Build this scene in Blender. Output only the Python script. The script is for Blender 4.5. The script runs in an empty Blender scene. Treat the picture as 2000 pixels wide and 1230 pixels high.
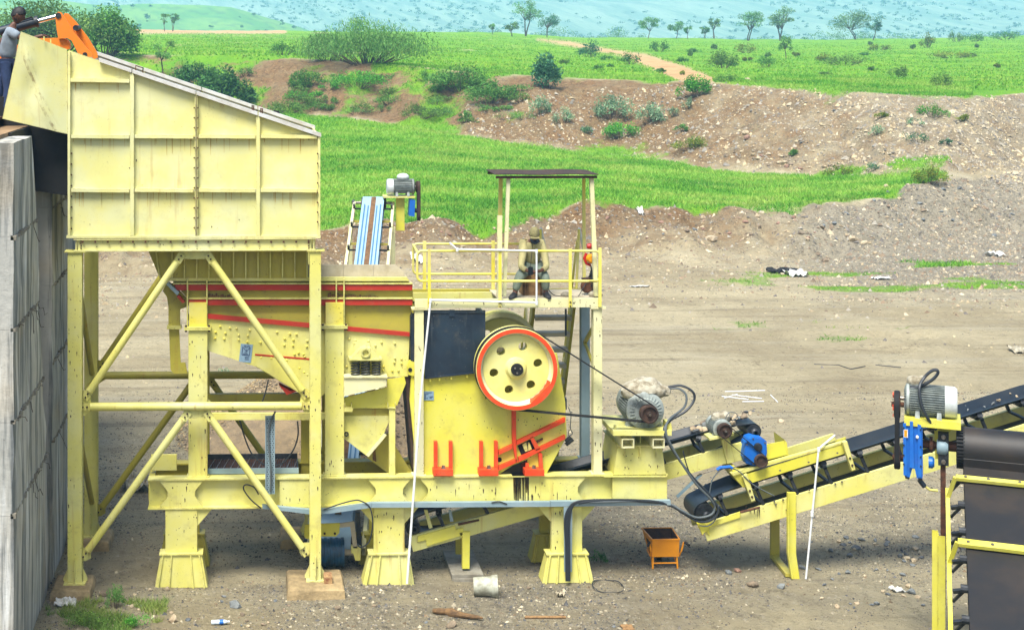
import bpy, bmesh, math, random
import numpy as np
from mathutils import Vector, Matrix
R = math.radians
random.seed(7)
rng = np.random.default_rng(11)
scene = bpy.context.scene
col = scene.collection

# ------------------------------------------------------------------ camera
F = 2900.0                      # focal length in photo pixels (photo is 2000 wide)
YAW = R(2.0)
PPY = 100.0                     # horizon row
PPX = 500.0 + F * math.tan(YAW)
CAM = Vector((0.0, -25.2, 1040.0 / F * 25.2))
cd = bpy.data.cameras.new('camera')
cam = bpy.data.objects.new('camera', cd)
col.objects.link(cam)
cam.location = CAM
cam.rotation_euler = (R(90), 0, -YAW)
cd.sensor_width = 36.0
cd.lens = F / 2000.0 * 36.0
cd.shift_x = (1000 - PPX) / 2000.0
cd.shift_y = -(615 - PPY) / 2000.0
cd.clip_start = 0.5
cd.clip_end = 6000
scene.camera = cam

# ------------------------------------------------------------------ sky, sun, exposure
SUN_EL, SUN_AZ = R(62), R(205)          # azimuth clockwise from +Y
world = bpy.data.worlds.new('World')
scene.world = world
world.use_nodes = True
wn = world.node_tree
bg = wn.nodes['Background']
sky = wn.nodes.new('ShaderNodeTexSky')
sky.sky_type = 'NISHITA'
sky.sun_disc = False
sky.sun_elevation = SUN_EL
sky.sun_rotation = SUN_AZ
sky.dust_density = 3.0
sky.ozone_density = 1.0
wn.links.new(sky.outputs[0], bg.inputs[0])
bg.inputs[1].default_value = 0.105
sl = bpy.data.lights.new('sun', 'SUN')
sl.energy = 3.3
sl.angle = R(24)
sl.color = (1.0, 0.975, 0.9)
so = bpy.data.objects.new('sun', sl)
col.objects.link(so)
sd = Vector((math.sin(SUN_AZ) * math.cos(SUN_EL), math.cos(SUN_AZ) * math.cos(SUN_EL), math.sin(SUN_EL)))
so.rotation_euler = sd.to_track_quat('Z', 'Y').to_euler()
vs = scene.view_settings
vs.view_transform = 'Standard'
vs.look = 'None'
vs.gamma = 1.0
scene.cycles.use_denoising = True
scene.cycles.volume_bounces = 2
scene.cycles.max_bounces = 6
vs.exposure = 1.08

# ------------------------------------------------------------------ photo measurement -> world
FWD = Vector((math.sin(YAW), math.cos(YAW), 0))
RGT = Vector((math.cos(YAW), -math.sin(YAW), 0))
def ray(px, py):
    return FWD + RGT * ((px - PPX) / F) + Vector((0, 0, (PPY - py) / F))
def P(px, py, Y):
    d = ray(px, py)
    return CAM + d * ((Y - CAM.y) / d.y)
def scl(Y, px=900):            # photo pixels per metre at plane Y
    d = ray(px, 600)
    return F / ((Y - CAM.y) / d.y)

# ------------------------------------------------------------------ mesh builder
class MB:
    def __init__(self):
        self.v, self.f = [], []
    def add(self, vs, fs):
        n = len(self.v)
        self.v.extend([tuple(p) for p in vs])
        self.f.extend([tuple(i + n for i in f) for f in fs])
        return self
    def box(self, x0, x1, y0, y1, z0, z1):
        x0, x1 = min(x0, x1), max(x0, x1); y0, y1 = min(y0, y1), max(y0, y1); z0, z1 = min(z0, z1), max(z0, z1)
        return self.add([(x0,y0,z0),(x1,y0,z0),(x1,y1,z0),(x0,y1,z0),(x0,y0,z1),(x1,y0,z1),(x1,y1,z1),(x0,y1,z1)],
                 [(0,3,2,1),(4,5,6,7),(0,1,5,4),(1,2,6,5),(2,3,7,6),(3,0,4,7)])
    def pbox(self, px0, py0, px1, py1, Y0, Y1):
        cx, cy = (px0 + px1) / 2, (py0 + py1) / 2
        return self.box(P(px0, cy, Y0).x, P(px1, cy, Y0).x, Y0, Y1, P(cx, py1, Y0).z, P(cx, py0, Y0).z)
    def prism(self, pts, y0, y1):          # pts: (x,z) polygon, extruded along Y
        a = sum(pts[i][0] * pts[(i + 1) % len(pts)][1] - pts[(i + 1) % len(pts)][0] * pts[i][1] for i in range(len(pts)))
        if a < 0: pts = pts[::-1]
        n = len(pts)
        vs = [(x, y0, z) for x, z in pts] + [(x, y1, z) for x, z in pts]
        fs = [tuple(range(n)), tuple(range(2 * n - 1, n - 1, -1))]
        fs += [(i + n, (i + 1) % n + n, (i + 1) % n, i) for i in range(n)]
        return self.add(vs, fs)
    def pprism(self, pts, Y0, Y1):
        q = [P(a, b, Y0) for a, b in pts]
        return self.prism([(p.x, p.z) for p in q], Y0, Y1)
    def prism_x(self, pts, x0, x1):        # pts: (y,z) polygon extruded along X
        a = sum(pts[i][0] * pts[(i + 1) % len(pts)][1] - pts[(i + 1) % len(pts)][0] * pts[i][1] for i in range(len(pts)))
        if a < 0: pts = pts[::-1]
        n = len(pts)
        vs = [(x0, y, z) for y, z in pts] + [(x1, y, z) for y, z in pts]
        fs = [tuple(range(n - 1, -1, -1)), tuple(range(n, 2 * n))]
        fs += [(i, (i + 1) % n, (i + 1) % n + n, i + n) for i in range(n)]
        return self.add(vs, fs)
    def path(self, pts, r, n=8, cap=True, r2=None):
        pts = [Vector(p) for p in pts]
        m = len(pts)
        up = None
        rings = []
        for i in range(m):
            t = (pts[min(i + 1, m - 1)] - pts[max(i - 1, 0)])
            if t.length < 1e-9: t = Vector((0, 0, 1))
            t.normalize()
            if up is None:
                up = Vector((0, 0, 1)) if abs(t.z) < .9 else Vector((1, 0, 0))
            a = t.cross(up)
            if a.length < 1e-6:
                a = t.cross(Vector((0, 1, 0.1)))
            a.normalize(); b = a.cross(t); up = b
            rr = r if r2 is None else r + (r2 - r) * i / max(1, m - 1)
            if isinstance(r, (list, tuple)): rr = r[i]
            rings.append([pts[i] + (a * math.cos(k * 2 * math.pi / n) + b * math.sin(k * 2 * math.pi / n)) * rr for k in range(n)])
        vs = [p for rg in rings for p in rg]
        fs = []
        for i in range(m - 1):
            for k in range(n):
                k2 = (k + 1) % n
                fs.append((i * n + k2, i * n + k, (i + 1) * n + k, (i + 1) * n + k2))
        if cap:
            fs.append(tuple(range(n)))
            fs.append(tuple(range(m * n - 1, (m - 1) * n - 1, -1)))
        return self.add(vs, fs)
    def lathe(self, c, axis, prof, n=24):   # prof: (radius, offset along axis)
        c = Vector(c); ax = Vector(axis).normalized()
        u = ax.cross(Vector((0, 0, 1)))
        if u.length < 1e-4: u = Vector((1, 0, 0))
        u.normalize(); w = ax.cross(u)
        vs, fs = [], []
        m = len(prof)
        for r, o in prof:
            for k in range(n):
                t = 2 * math.pi * k / n
                vs.append(c + ax * o + (u * math.cos(t) + w * math.sin(t)) * max(r, 1e-4))
        for i in range(m - 1):
            for k in range(n):
                k2 = (k + 1) % n
                fs.append((i * n + k, i * n + k2, (i + 1) * n + k2, (i + 1) * n + k))
        return self.add(vs, fs)
    def bar(self, p, q, w, h, upv=(0, 0, 1)):     # rectangular bar from p to q, h along up, w sideways
        p, q = Vector(p), Vector(q)
        t = (q - p).normalized()
        s = t.cross(Vector(upv)).normalized(); u = s.cross(t)
        vs = []
        for e in (p, q):
            for a, b in ((-1, -1), (1, -1), (1, 1), (-1, 1)):
                vs.append(e + s * (a * w / 2) + u * (b * h / 2))
        return self.add(vs, [(0,1,2,3),(7,6,5,4),(0,4,5,1),(1,5,6,2),(2,6,7,3),(3,7,4,0)])

ORG = {}
def setp(o, label=None, cat=None, group=None, kind=None):
    if label: o['label'] = label
    if cat: o['category'] = cat
    if group: o['group'] = group
    if kind: o['kind'] = kind
    return o
def thing(name, label, cat, loc=(0, 0, 0), group=None):
    o = bpy.data.objects.new(name, None)
    o.empty_display_size = 0.2
    col.objects.link(o)
    o.location = loc
    ORG[o] = Vector(loc)
    return setp(o, label, cat, group)
def build(mb, name, mat, parent=None, smooth=False, loc=None, label=None, cat=None, group=None, kind=None):
    """one mesh object; a child keeps its thing's origin"""
    if parent is not None:
        org = ORG[parent]
    else:
        org = Vector(loc) if loc is not None else Vector((0, 0, 0))
    me = bpy.data.meshes.new(name)
    me.from_pydata([(p[0] - org.x, p[1] - org.y, p[2] - org.z) for p in mb.v], [], mb.f)
    me.materials.append(mat)
    if smooth:
        me.polygons.foreach_set('use_smooth', [True] * len(me.polygons))
        try:
            me.set_sharp_from_angle(angle=R(38))
        except Exception:
            pass
    o = bpy.data.objects.new(name, me)
    col.objects.link(o)
    if parent is not None:
        o.parent = parent
    else:
        o.location = org
    ORG[o] = org
    return setp(o, label, cat, group, kind)
def copy_tree(o, parent=None):
    c = o.copy()
    col.objects.link(c)
    c.parent = parent
    ORG[c] = ORG[o]
    for ch in list(o.children):
        copy_tree(ch, c)
    return c
def np_mesh(name, v, f, mat, loc=(0, 0, 0), attr=None, smooth=False):
    """large mesh from numpy arrays (all faces the same size)"""
    me = bpy.data.meshes.new(name)
    n, k = f.shape
    me.vertices.add(len(v)); me.vertices.foreach_set('co', (v - np.array(loc)).astype(np.float32).ravel())
    me.loops.add(n * k); me.loops.foreach_set('vertex_index', f.astype(np.int32).ravel())
    me.polygons.add(n)
    me.polygons.foreach_set('loop_start', np.arange(0, n * k, k, dtype=np.int32))
    me.update(calc_edges=True)
    if smooth: me.polygons.foreach_set('use_smooth', np.ones(n, dtype=bool))
    if attr is not None:
        for nm, arr in attr.items():
            a = me.color_attributes.new(nm, 'FLOAT_COLOR', 'POINT')
            c4 = np.ones((len(v), 4), np.float32); c4[:, :arr.shape[1]] = arr
            a.data.foreach_set('color', c4.ravel())
    me.materials.append(mat)
    o = bpy.data.objects.new(name, me)
    col.objects.link(o)
    o.location = loc
    ORG[o] = Vector(loc)
    return o

# ------------------------------------------------------------------ materials
def lin(c):
    out = []
    for x in c:
        x = x / 255.0
        out.append(x / 12.92 if x <= .04045 else ((x + .055) / 1.055) ** 2.4)
    return (*out, 1.0)
class NT:
    def __init__(self, name):
        self.m = bpy.data.materials.new(name)
        self.m.use_nodes = True
        self.t = self.m.node_tree
        self.b = self.t.nodes['Principled BSDF']
        g = self.t.nodes.new('ShaderNodeNewGeometry')
        self.pos = g.outputs['Position']
    def n(self, k, **kw):
        x = self.t.nodes.new(k)
        for a, b in kw.items(): setattr(x, a, b)
        return x
    def l(self, a, b): self.t.links.new(a, b)
    def noise(self, scale, detail=4, rough=.6, stretch=None, vec=None):
        src = vec or self.pos
        if stretch:
            mp = self.n('ShaderNodeMapping'); mp.inputs['Scale'].default_value = stretch
            self.l(src, mp.inputs['Vector']); src = mp.outputs[0]
        x = self.n('ShaderNodeTexNoise'); x.inputs['Scale'].default_value = scale
        x.inputs['Detail'].default_value = detail; x.inputs['Roughness'].default_value = rough
        self.l(src, x.inputs['Vector'])
        return x.outputs['Fac']
    def ramp(self, fac, lo, hi):
        x = self.n('ShaderNodeMapRange'); x.inputs['From Min'].default_value = lo; x.inputs['From Max'].default_value = hi
        x.interpolation_type = 'SMOOTHSTEP'
        self.l(fac, x.inputs['Value'])
        return x.outputs[0]
    def mul(self, a, k):
        x = self.n('ShaderNodeMath', operation='MULTIPLY'); self.l(a, x.inputs[0])
        if isinstance(k, (int, float)): x.inputs[1].default_value = k
        else: self.l(k, x.inputs[1])
        return x.outputs[0]
    def mix(self, fac, a, b, mode='MIX'):
        x = self.n('ShaderNodeMix', data_type='RGBA', blend_type=mode)
        if isinstance(fac, (int, float)): x.inputs[0].default_value = fac
        else: self.l(fac, x.inputs[0])
        for i, c in ((6, a), (7, b)):
            if isinstance(c, tuple): x.inputs[i].default_value = c
            else: self.l(c, x.inputs[i])
        return x.outputs[2]
    def bump(self, h, strength, dist):
        x = self.n('ShaderNodeBump'); x.inputs['Strength'].default_value = strength; x.inputs['Distance'].default_value = dist
        self.l(h, x.inputs['Height']); self.l(x.outputs[0], self.b.inputs['Normal'])
    def out(self, c, rough=.6, metal=0.0, spec=.5):
        if isinstance(c, tuple): self.b.inputs['Base Color'].default_value = c
        else: self.l(c, self.b.inputs['Base Color'])
        if isinstance(rough, (int, float)): self.b.inputs['Roughness'].default_value = rough
        else: self.l(rough, self.b.inputs['Roughness'])
        self.b.inputs['Metallic'].default_value = metal
        self.b.inputs['Specular IOR Level'].default_value = spec
        return self.m

def paint(name, c, fade=None, streak=.35, chips=.5, rough=.42, dirt=.3, scale=1.0, chipcol=(58, 38, 22), streakcol=(150, 92, 30), patina=0.0, wear=0.0):
    """weathered paint: patchy fading, vertical rust runs, dust, small chips"""
    m = NT(name)
    base = lin(c)
    fd = lin(fade or tuple(min(255, x + 22) for x in c))
    k = m.mix(m.ramp(m.noise(1.3 * scale, 4), .35, .7), base, fd)
    k = m.mix(m.mul(m.ramp(m.noise(3.1, 5, .7), .5, .8), dirt), k, lin((138, 124, 84)))
    if patina: k = m.mix(m.mul(m.ramp(m.noise(.55, 3, .5), .4, .7), patina), k, lin((150, 168, 120)))
    if streak:
        a = m.ramp(m.noise(1.0, 4, .65, (9, 9, .55)), .56, .74)
        b = m.ramp(m.noise(.9, 2), .42, .62)
        k = m.mix(m.mul(m.mul(a, b), streak), k, lin(streakcol))
    if chips:
        a = m.ramp(m.noise(24, 6, .75), .6, .66)
        b = m.ramp(m.noise(1.9, 4), .47, .66)
        k = m.mix(m.mul(m.mul(a, b), chips), k, lin(chipcol))
    if wear:                                                # paint rubbed off along edges and seams
        bv = m.n('ShaderNodeBevel'); bv.samples = 3; bv.inputs['Radius'].default_value = .022
        ge = m.n('ShaderNodeNewGeometry')
        dt = m.n('ShaderNodeVectorMath', operation='DOT_PRODUCT'); m.l(bv.outputs[0], dt.inputs[0]); m.l(ge.outputs['True Normal'], dt.inputs[1])
        iv = m.n('ShaderNodeMath', operation='SUBTRACT'); iv.inputs[0].default_value = 1.0; m.l(dt.outputs['Value'], iv.inputs[1])
        e = m.mul(m.ramp(iv.outputs[0], .01, .12), m.ramp(m.noise(7, 5, .7), .42, .62))
        k = m.mix(m.mul(e, wear), k, lin((104, 76, 36)))
    h = m.noise(2.2, 3)
    m.bump(h, .25, .02)
    rg = m.n('ShaderNodeMapRange'); rg.inputs['To Min'].default_value = rough - .08; rg.inputs['To Max'].default_value = rough + .25
    m.l(m.noise(5, 4), rg.inputs['Value'])
    return m.out(k, rg.outputs[0])
def plain(name, c, rough=.6, metal=0.0, var=.25, vs=6, bump=0.0, bs=30, c2=None, lo=.35, hi=.7, bd=.01):
    m = NT(name)
    d = lin(c2) if c2 else tuple(x * (1 - var) for x in lin(c)[:3]) + (1,)
    k = m.mix(m.ramp(m.noise(vs, 5, .65), lo, hi), lin(c), d)
    if bump: m.bump(m.noise(bs, 4), bump, bd)
    return m.out(k, rough, metal)

M = {}
M['pale'] = paint('pale_yellow_paint', (219, 212, 132), (215, 213, 160), streak=.35, chips=.5, dirt=.24, patina=.2, wear=.7)
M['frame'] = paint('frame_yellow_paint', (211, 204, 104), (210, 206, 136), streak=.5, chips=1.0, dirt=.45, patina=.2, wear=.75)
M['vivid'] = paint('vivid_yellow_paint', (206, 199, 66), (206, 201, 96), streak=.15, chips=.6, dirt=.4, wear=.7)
M['ochre'] = paint('shaded_yellow_paint', (176, 166, 60), (162, 152, 68), streak=.5, chips=1.0, dirt=.6, wear=.6)  # yellow paint with its shaded tone put into the colour, plus chips and dirt
M['rail'] = paint('rail_yellow_paint', (218, 204, 70), (216, 208, 128), streak=.3, chips=.9)
M['cream'] = paint('cream_post_paint', (222, 216, 160), (214, 210, 170), streak=.35, chips=.8, dirt=.4, patina=.2, wear=.7)
M['red'] = paint('red_paint', (172, 38, 22), (160, 52, 34), streak=0, chips=.8, dirt=.35)
M['orange'] = paint('orange_red_paint', (214, 62, 20), (206, 78, 34), streak=0, chips=1.0, dirt=.3, scale=3, chipcol=(70, 30, 20))
M['exc'] = paint('excavator_orange_paint', (232, 118, 8), (226, 128, 26), streak=0, chips=.4, dirt=.12)
M['cart'] = paint('cart_orange_paint', (226, 146, 14), (216, 136, 20), streak=.4, chips=.8, dirt=.3, scale=3)
M['navy'] = paint('navy_paint', (16, 30, 44), (28, 46, 60), streak=.45, chips=1.0, dirt=.22, streakcol=(90, 100, 104), chipcol=(120, 124, 120))
M['blue'] = paint('gearbox_blue_paint', (16, 92, 178), (20, 104, 186), streak=0, chips=.5, dirt=.12, scale=4)
M['steelgrey'] = paint('grey_steel_paint', (120, 142, 150), (138, 158, 164), streak=.2, chips=.5, dirt=.3, streakcol=(90, 84, 70))
M['motor'] = plain('motor_grey', (150, 158, 152), .5, 0, .3, 8, .1, 60, c2=(112, 118, 112))
M['motorlight'] = plain('motor_light_grey', (196, 202, 198), .5, 0, .2, 5, c2=(170, 176, 172))
M['black'] = plain('black_rubber_and_shade', (12, 13, 15), .8, 0, .3, 4, .2, 60, c2=(22, 22, 22))
M['belt'] = plain('conveyor_belt_rubber', (22, 30, 38), .38, 0, .3, 1.6, .12, 30, c2=(40, 44, 46))
M['beltbrown'] = plain('dusty_belt_rubber', (48, 44, 38), .6, 0, .3, 2.5, .15, 30, c2=(82, 70, 54))
M['beltblue'] = plain('blue_belt_rubber', (138, 168, 188), .4, 0, .2, 1.4, .1, 20, c2=(150, 178, 194))
M['beltdirt'] = plain('belt_caked_dust', (118, 88, 56), .9, 0, .4, 9, .5, 40, c2=(86, 62, 40))
M['idler'] = plain('idler_black_steel', (24, 28, 33), .5, .2, .3, 8, c2=(54, 58, 62))
M['spring'] = plain('spring_steel', (62, 66, 66), .45, .3, .3, 8, c2=(96, 96, 90))
M['rust'] = plain('rusty_steel', (96, 58, 34), .8, .1, .5, 12, .4, 60, c2=(54, 36, 26))
M['darkrust'] = plain('dark_rusty_steel', (48, 36, 30), .8, .1, .5, 8, .4, 50, c2=(74, 52, 38))
M['steel'] = plain('bare_steel', (150, 146, 138), .38, .7, .4, 18, c2=(104, 92, 78))
M['chrome'] = plain('chrome_rod', (220, 222, 224), .12, 1.0, .1, 4)
M['liner'] = plain('worn_steel_liner', (206, 206, 202), .45, .0, .15, 3, .1, 20, c2=(180, 174, 160))
M['linerdust'] = plain('dusty_liner', (186, 176, 152), .7, .0, .2, 3, .15, 30, c2=(160, 148, 122))
M['pvc'] = plain('white_plastic_pipe', (222, 226, 226), .4, 0, .1, 5)
M['cable'] = plain('black_cable', (38, 44, 50), .5, 0, .2, 6)
M['cablegrey'] = plain('grey_cable', (84, 92, 94), .55, 0, .2, 6)
M['cloth'] = plain('dirty_cloth', (176, 170, 150), .9, 0, .4, 7, .9, 14, c2=(112, 102, 80))
M['wood'] = plain('wooden_box', (150, 116, 74), .8, 0, .4, 14, .3, 60, c2=(112, 84, 52))
M['driftwood'] = plain('weathered_wood', (120, 92, 58), .9, 0, .5, 14, .6, 50, c2=(74, 56, 38))
M['brick'] = plain('brick_block', (172, 142, 96), .9, 0, .3, 14, .4, 60, c2=(120, 72, 46))
M['bucket'] = plain('grey_plastic_bucket', (176, 178, 160), .6, 0, .3, 6, .1, 30, c2=(124, 122, 104))
M['oil'] = plain('black_oil', (10, 9, 8), .25, 0, .3, 12)
M['oiledge'] = plain('oil_brown', (64, 46, 18), .4, 0, .4, 14, c2=(120, 96, 34))
M['plate'] = plain('blue_grey_plate', (128, 156, 176), .5, 0, .15, 30)
M['ink'] = plain('plate_ink', (24, 44, 92), .6, 0, .1, 20)
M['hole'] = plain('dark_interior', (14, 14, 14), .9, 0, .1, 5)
M['white'] = plain('white_sheet', (214, 214, 208), .8, 0, .25, 14, .4, 30, c2=(170, 168, 158))
M['skin'] = plain('brown_skin', (96, 60, 42), .55, 0, .2, 10)
M['hair'] = plain('black_hair', (16, 14, 14), .6, 0, .3, 60, .5, 120)
M['tee'] = plain('grey_tshirt', (134, 146, 156), .9, 0, .2, 12, .3, 60)
M['jeans'] = plain('blue_jeans', (38, 56, 92), .9, 0, .3, 20, .3, 90)
M['khaki'] = plain('khaki_shirt', (168, 160, 112), .9, 0, .2, 12, .3, 60)
M['greytrouser'] = plain('grey_green_trousers', (118, 130, 116), .9, 0, .25, 14, .3, 60)
M['shoe'] = plain('dark_shoes', (34, 36, 40), .7, 0, .2, 10)
M['cap'] = plain('olive_cap', (128, 122, 82), .9, 0, .25, 14, .2, 60)
M['screen'] = plain('device_black', (24, 30, 36), .3, 0, .1, 5)
M['hoistred'] = plain('hoist_red', (176, 28, 22), .4, 0, .2, 9)
M['hoistyellow'] = plain('hoist_orange', (226, 150, 16), .4, 0, .2, 9)
M['bark'] = plain('grey_brown_bark', (92, 78, 62), .95, 0, .4, 6, .6, 20)
# formwork concrete with pour stains
def concrete(name, c, c2, stain, ss):
    m = NT(name)
    k = m.mix(m.ramp(m.noise(.9, 6, .65), .3, .7), lin(c), lin(c2))
    a = m.ramp(m.noise(1, 5, .7, (3.2, 3.2, .22)), .44, .6)
    k = m.mix(m.mul(a, .85), k, lin(stain))
    b = m.ramp(m.noise(1, 4, .6, (4.5, 4.5, .3)), .53, .66)
    k = m.mix(m.mul(b, .85), k, lin((214, 216, 212)))
    k = m.mix(m.mul(m.ramp(m.noise(.7, 3), .48, .68), .3), k, lin((170, 150, 112)))
    k = m.mix(m.mul(m.ramp(m.noise(22, 5, .7), .62, .72), .6), k, lin((70, 66, 60)))
    m.bump(m.noise(7, 8, .7), .5, .04)
    return m.out(k, .9)
M['concrete'] = concrete('cast_concrete', (162, 162, 154), (190, 188, 178), (86, 92, 94), 1)
M['footing'] = plain('footing_concrete', (168, 146, 106), .95, 0, .3, 3, .6, 18, c2=(120, 104, 74), bd=.03)
M['slab'] = plain('grey_slab_concrete', (142, 138, 124), .95, 0, .3, 5, .5, 20, c2=(112, 106, 92))
# stones, grass, leaves take their tint from a stored colour
def tinted(name, rough=.95, bump=0, trans=0, spec=.3):
    m = NT(name)
    a = m.n('ShaderNodeVertexColor'); a.layer_name = 'tint'
    k = m.mix(m.mul(m.ramp(m.noise(6, 4), .4, .75), .35), a.outputs[0], (0.02, 0.02, 0.015, 1)) if bump else a.outputs[0]
    if bump: m.bump(m.noise(9, 5), bump, .05)
    m.out(k, rough, 0, spec)
    if trans:
        tr = m.n('ShaderNodeBsdfTranslucent'); m.l(k, tr.inputs[0])
        mx = m.n('ShaderNodeMixShader'); mx.inputs[0].default_value = trans
        o = m.t.nodes['Material Output']
        m.l(m.b.outputs[0], mx.inputs[1]); m.l(tr.outputs[0], mx.inputs[2]); m.l(mx.outputs[0], o.inputs[0])
    return m.m
M['stone'] = tinted('loose_stone', .95, .5)
M['leaf'] = tinted('leaves', .7, 0, .35)
M['blade'] = tinted('grass_blades', .7, 0, .35)
def rockmat(name, c, c2):
    return plain(name, c, .95, 0, .3, 4, .7, 9, c2=c2, bd=.06)
M['rock_tan'] = rockmat('tan_rock', (186, 170, 140), (144, 126, 100))
M['rock_grey'] = rockmat('grey_rock', (120, 124, 122), (74, 78, 82))
M['rock_red'] = rockmat('red_rock', (148, 116, 98), (118, 92, 76))
M['rock_brown'] = rockmat('brown_rock', (140, 124, 102), (98, 86, 70))
M['beltdark'] = plain('wide_dark_belt', (20, 20, 21), .58, 0, .3, .9, .06, 40, c2=(46, 37, 28))
M['navyb'] = plain('blue_belt_ridge', (66, 112, 150), .4, 0, .2, 3)
M['drumblue'] = plain('dark_blue_drum', (22, 74, 104), .45, 0, .3, 6, c2=(30, 50, 60))
M['rustrun'] = plain('rust_run_stain', (176, 138, 60), .8, 0, .4, 12, c2=(196, 168, 84))

# ================================================================== terrain
_tab = np.random.default_rng(3).random((256, 256))
def vnoise(x, y, s=0):
    x = np.asarray(x, float) + s * 17.3; y = np.asarray(y, float) + s * 31.7
    xi, yi = np.floor(x).astype(int), np.floor(y).astype(int)
    fx, fy = x - xi, y - yi
    fx = fx * fx * (3 - 2 * fx); fy = fy * fy * (3 - 2 * fy)
    a = _tab[xi & 255, yi & 255]; b = _tab[(xi + 1) & 255, yi & 255]
    c = _tab[xi & 255, (yi + 1) & 255]; d = _tab[(xi + 1) & 255, (yi + 1) & 255]
    return (a * (1 - fx) + b * fx) * (1 - fy) + (c * (1 - fx) + d * fx) * fy
def fbm(x, y, s=0, o=4):
    v, a, t = 0, 1, 0
    for i in range(o):
        v = v + a * vnoise(x * 2 ** i, y * 2 ** i, s + i); t += a; a *= .5
    return v / t
H = CAM.z
PXS = np.array([-400, 200, 420, 640, 800, 960, 1150, 1300, 1450, 1600, 1720, 1850, 2000, 2400], float)
A_ = np.array([535, 530, 525, 520, 520, 515, 505, 505, 505, 500, 490, 470, 452, 430], float)      # toe of the pit bank
B_ = np.array([470, 465, 455, 441, 433, 427, 390, 400, 409, 401, 386, 352, 347, 345], float)      # lip of the grass terrace
C_ = np.array([215, 215, 218, 228, 245, 272, 297, 312, 332, 341, 346, 341, 337, 335], float)      # back of the terrace
D_ = np.array([105, 108, 108, 118, 128, 146, 157, 160, 165, 172, 180, 187, 182, 178], float)      # top of the upper bank
E_ = np.array([58, 58, 60, 62, 62, 64, 74, 74, 78, 78, 76, 75, 70, 68], float)                    # far edge of the plain
dA = F * H / (A_ - PPY)
dB = dA + np.array([6, 6, 6, 5.5, 5, 5, 6, 6, 6, 6, 7.5, 10, 12, 14])
dC = np.array([122, 120, 118, 114, 110, 106, 104, 101, 96, 91, 86.5, 85, 91, 95], float)
dD = dC + np.array([11, 11, 11, 11, 11, 11, 11, 11, 12, 13, 14, 15, 15, 15])
dE = np.full(len(PXS), 380.0)
def zz(rows, d): return H - (rows - PPY) * d / F
def pxd(x, y):
    rx, ry = x - CAM.x, y - CAM.y
    d = rx * FWD.x + ry * FWD.y
    a = rx * RGT.x + ry * RGT.y
    return PPX + F * a / np.maximum(d, 1.0), d
def knots(px):
    ip = lambda t: np.interp(px, PXS, t)
    kd = [np.zeros_like(px), ip(dA), ip(dB), ip(dC), ip(dD), ip(dE), np.full_like(px, 620.), np.full_like(px, 2500.)]
    zE = ip(zz(E_, dE))
    kz = [np.zeros_like(px), np.zeros_like(px), ip(zz(B_, dB)), ip(zz(C_, dC)), ip(zz(D_, dD)), zE, zE - 9, zE - 12]
    return np.stack(kd), np.stack(kz)
def wob(x, y): return (fbm(x * .09, y * .09, 5, 4) - .5)
def hgt(x, y):
    x = np.asarray(x, float); y = np.asarray(y, float)
    px, d = pxd(x, y)
    kd, kz = knots(px)
    dd = d + wob(x, y) * np.clip((d - 45) * .2, 0, 5.0)      # uneven bank lines
    z = np.zeros_like(d)
    for i in range(7):
        t = (dd - kd[i]) / np.maximum(kd[i + 1] - kd[i], .01)
        sel = (t >= 0) & (t < 1)
        z = np.where(sel, kz[i] + (kz[i + 1] - kz[i]) * np.clip(t, 0, 1), z)
    z = np.where(dd >= kd[7], kz[7], z)
    t1 = np.clip((dd - kd[1] + 3) / 4, 0, 1) * np.clip((kd[2] + 1 - dd) / 2, 0, 1)
    t2 = np.clip((dd - kd[3] + 2) / 5, 0, 1) * np.clip((kd[4] - dd) / 3, 0, 1)
    z = z + t1 * (fbm(x * .45, y * .45, 9, 5) - .5) * 1.7 + t2 * (fbm(x * .3, y * .3, 13, 5) - .5) * 1.9 + t1 * (fbm(x * .95, y * .13, 15, 3) - .5) * .9 + t2 * (fbm(x * .7, y * .1, 16, 3) - .5) * 1.3
    far = np.clip((d - 34) / 16, 0, 1)
    z = z + far * (fbm(x * .12, y * .12, 21, 4) - .5) * .34 * np.clip((d - 20) / 60, .3, 2.2)
    z = z + (fbm(x * .8, y * .8, 2, 4) - .5) * .07
    mid = np.clip((d - 33) / 6, 0, 1) * np.clip((64 - d) / 6, 0, 1)
    z = z + mid * (fbm(x * .06 + y * .02, y * 1.1, 44, 3) - .5) * .22
    # rutted dark earth on the right of the yard
    rx = np.clip(1 - ((px - 1760) / 130) ** 2, 0, 1) * np.clip(1 - ((d - 46.5) / 2.6) ** 2, 0, 1)
    z = z + rx * (fbm(x * 1.1, y * 1.1, 33, 3) - .5) * 1.0
    return z
def ground_at(px, py):
    d = np.geomspace(16, 2400, 5000)
    r = ray(px, py)
    x, y, z = CAM.x + r.x * d, CAM.y + r.y * d, CAM.z + r.z * d
    h = hgt(x, y)
    i = np.argmax(z <= h)
    if z[i] > h[i]: i = len(d) - 1
    return Vector((x[i], y[i], h[i])), d[i]
def gz(x, y): return float(hgt(np.array([x]), np.array([y]))[0])

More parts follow.
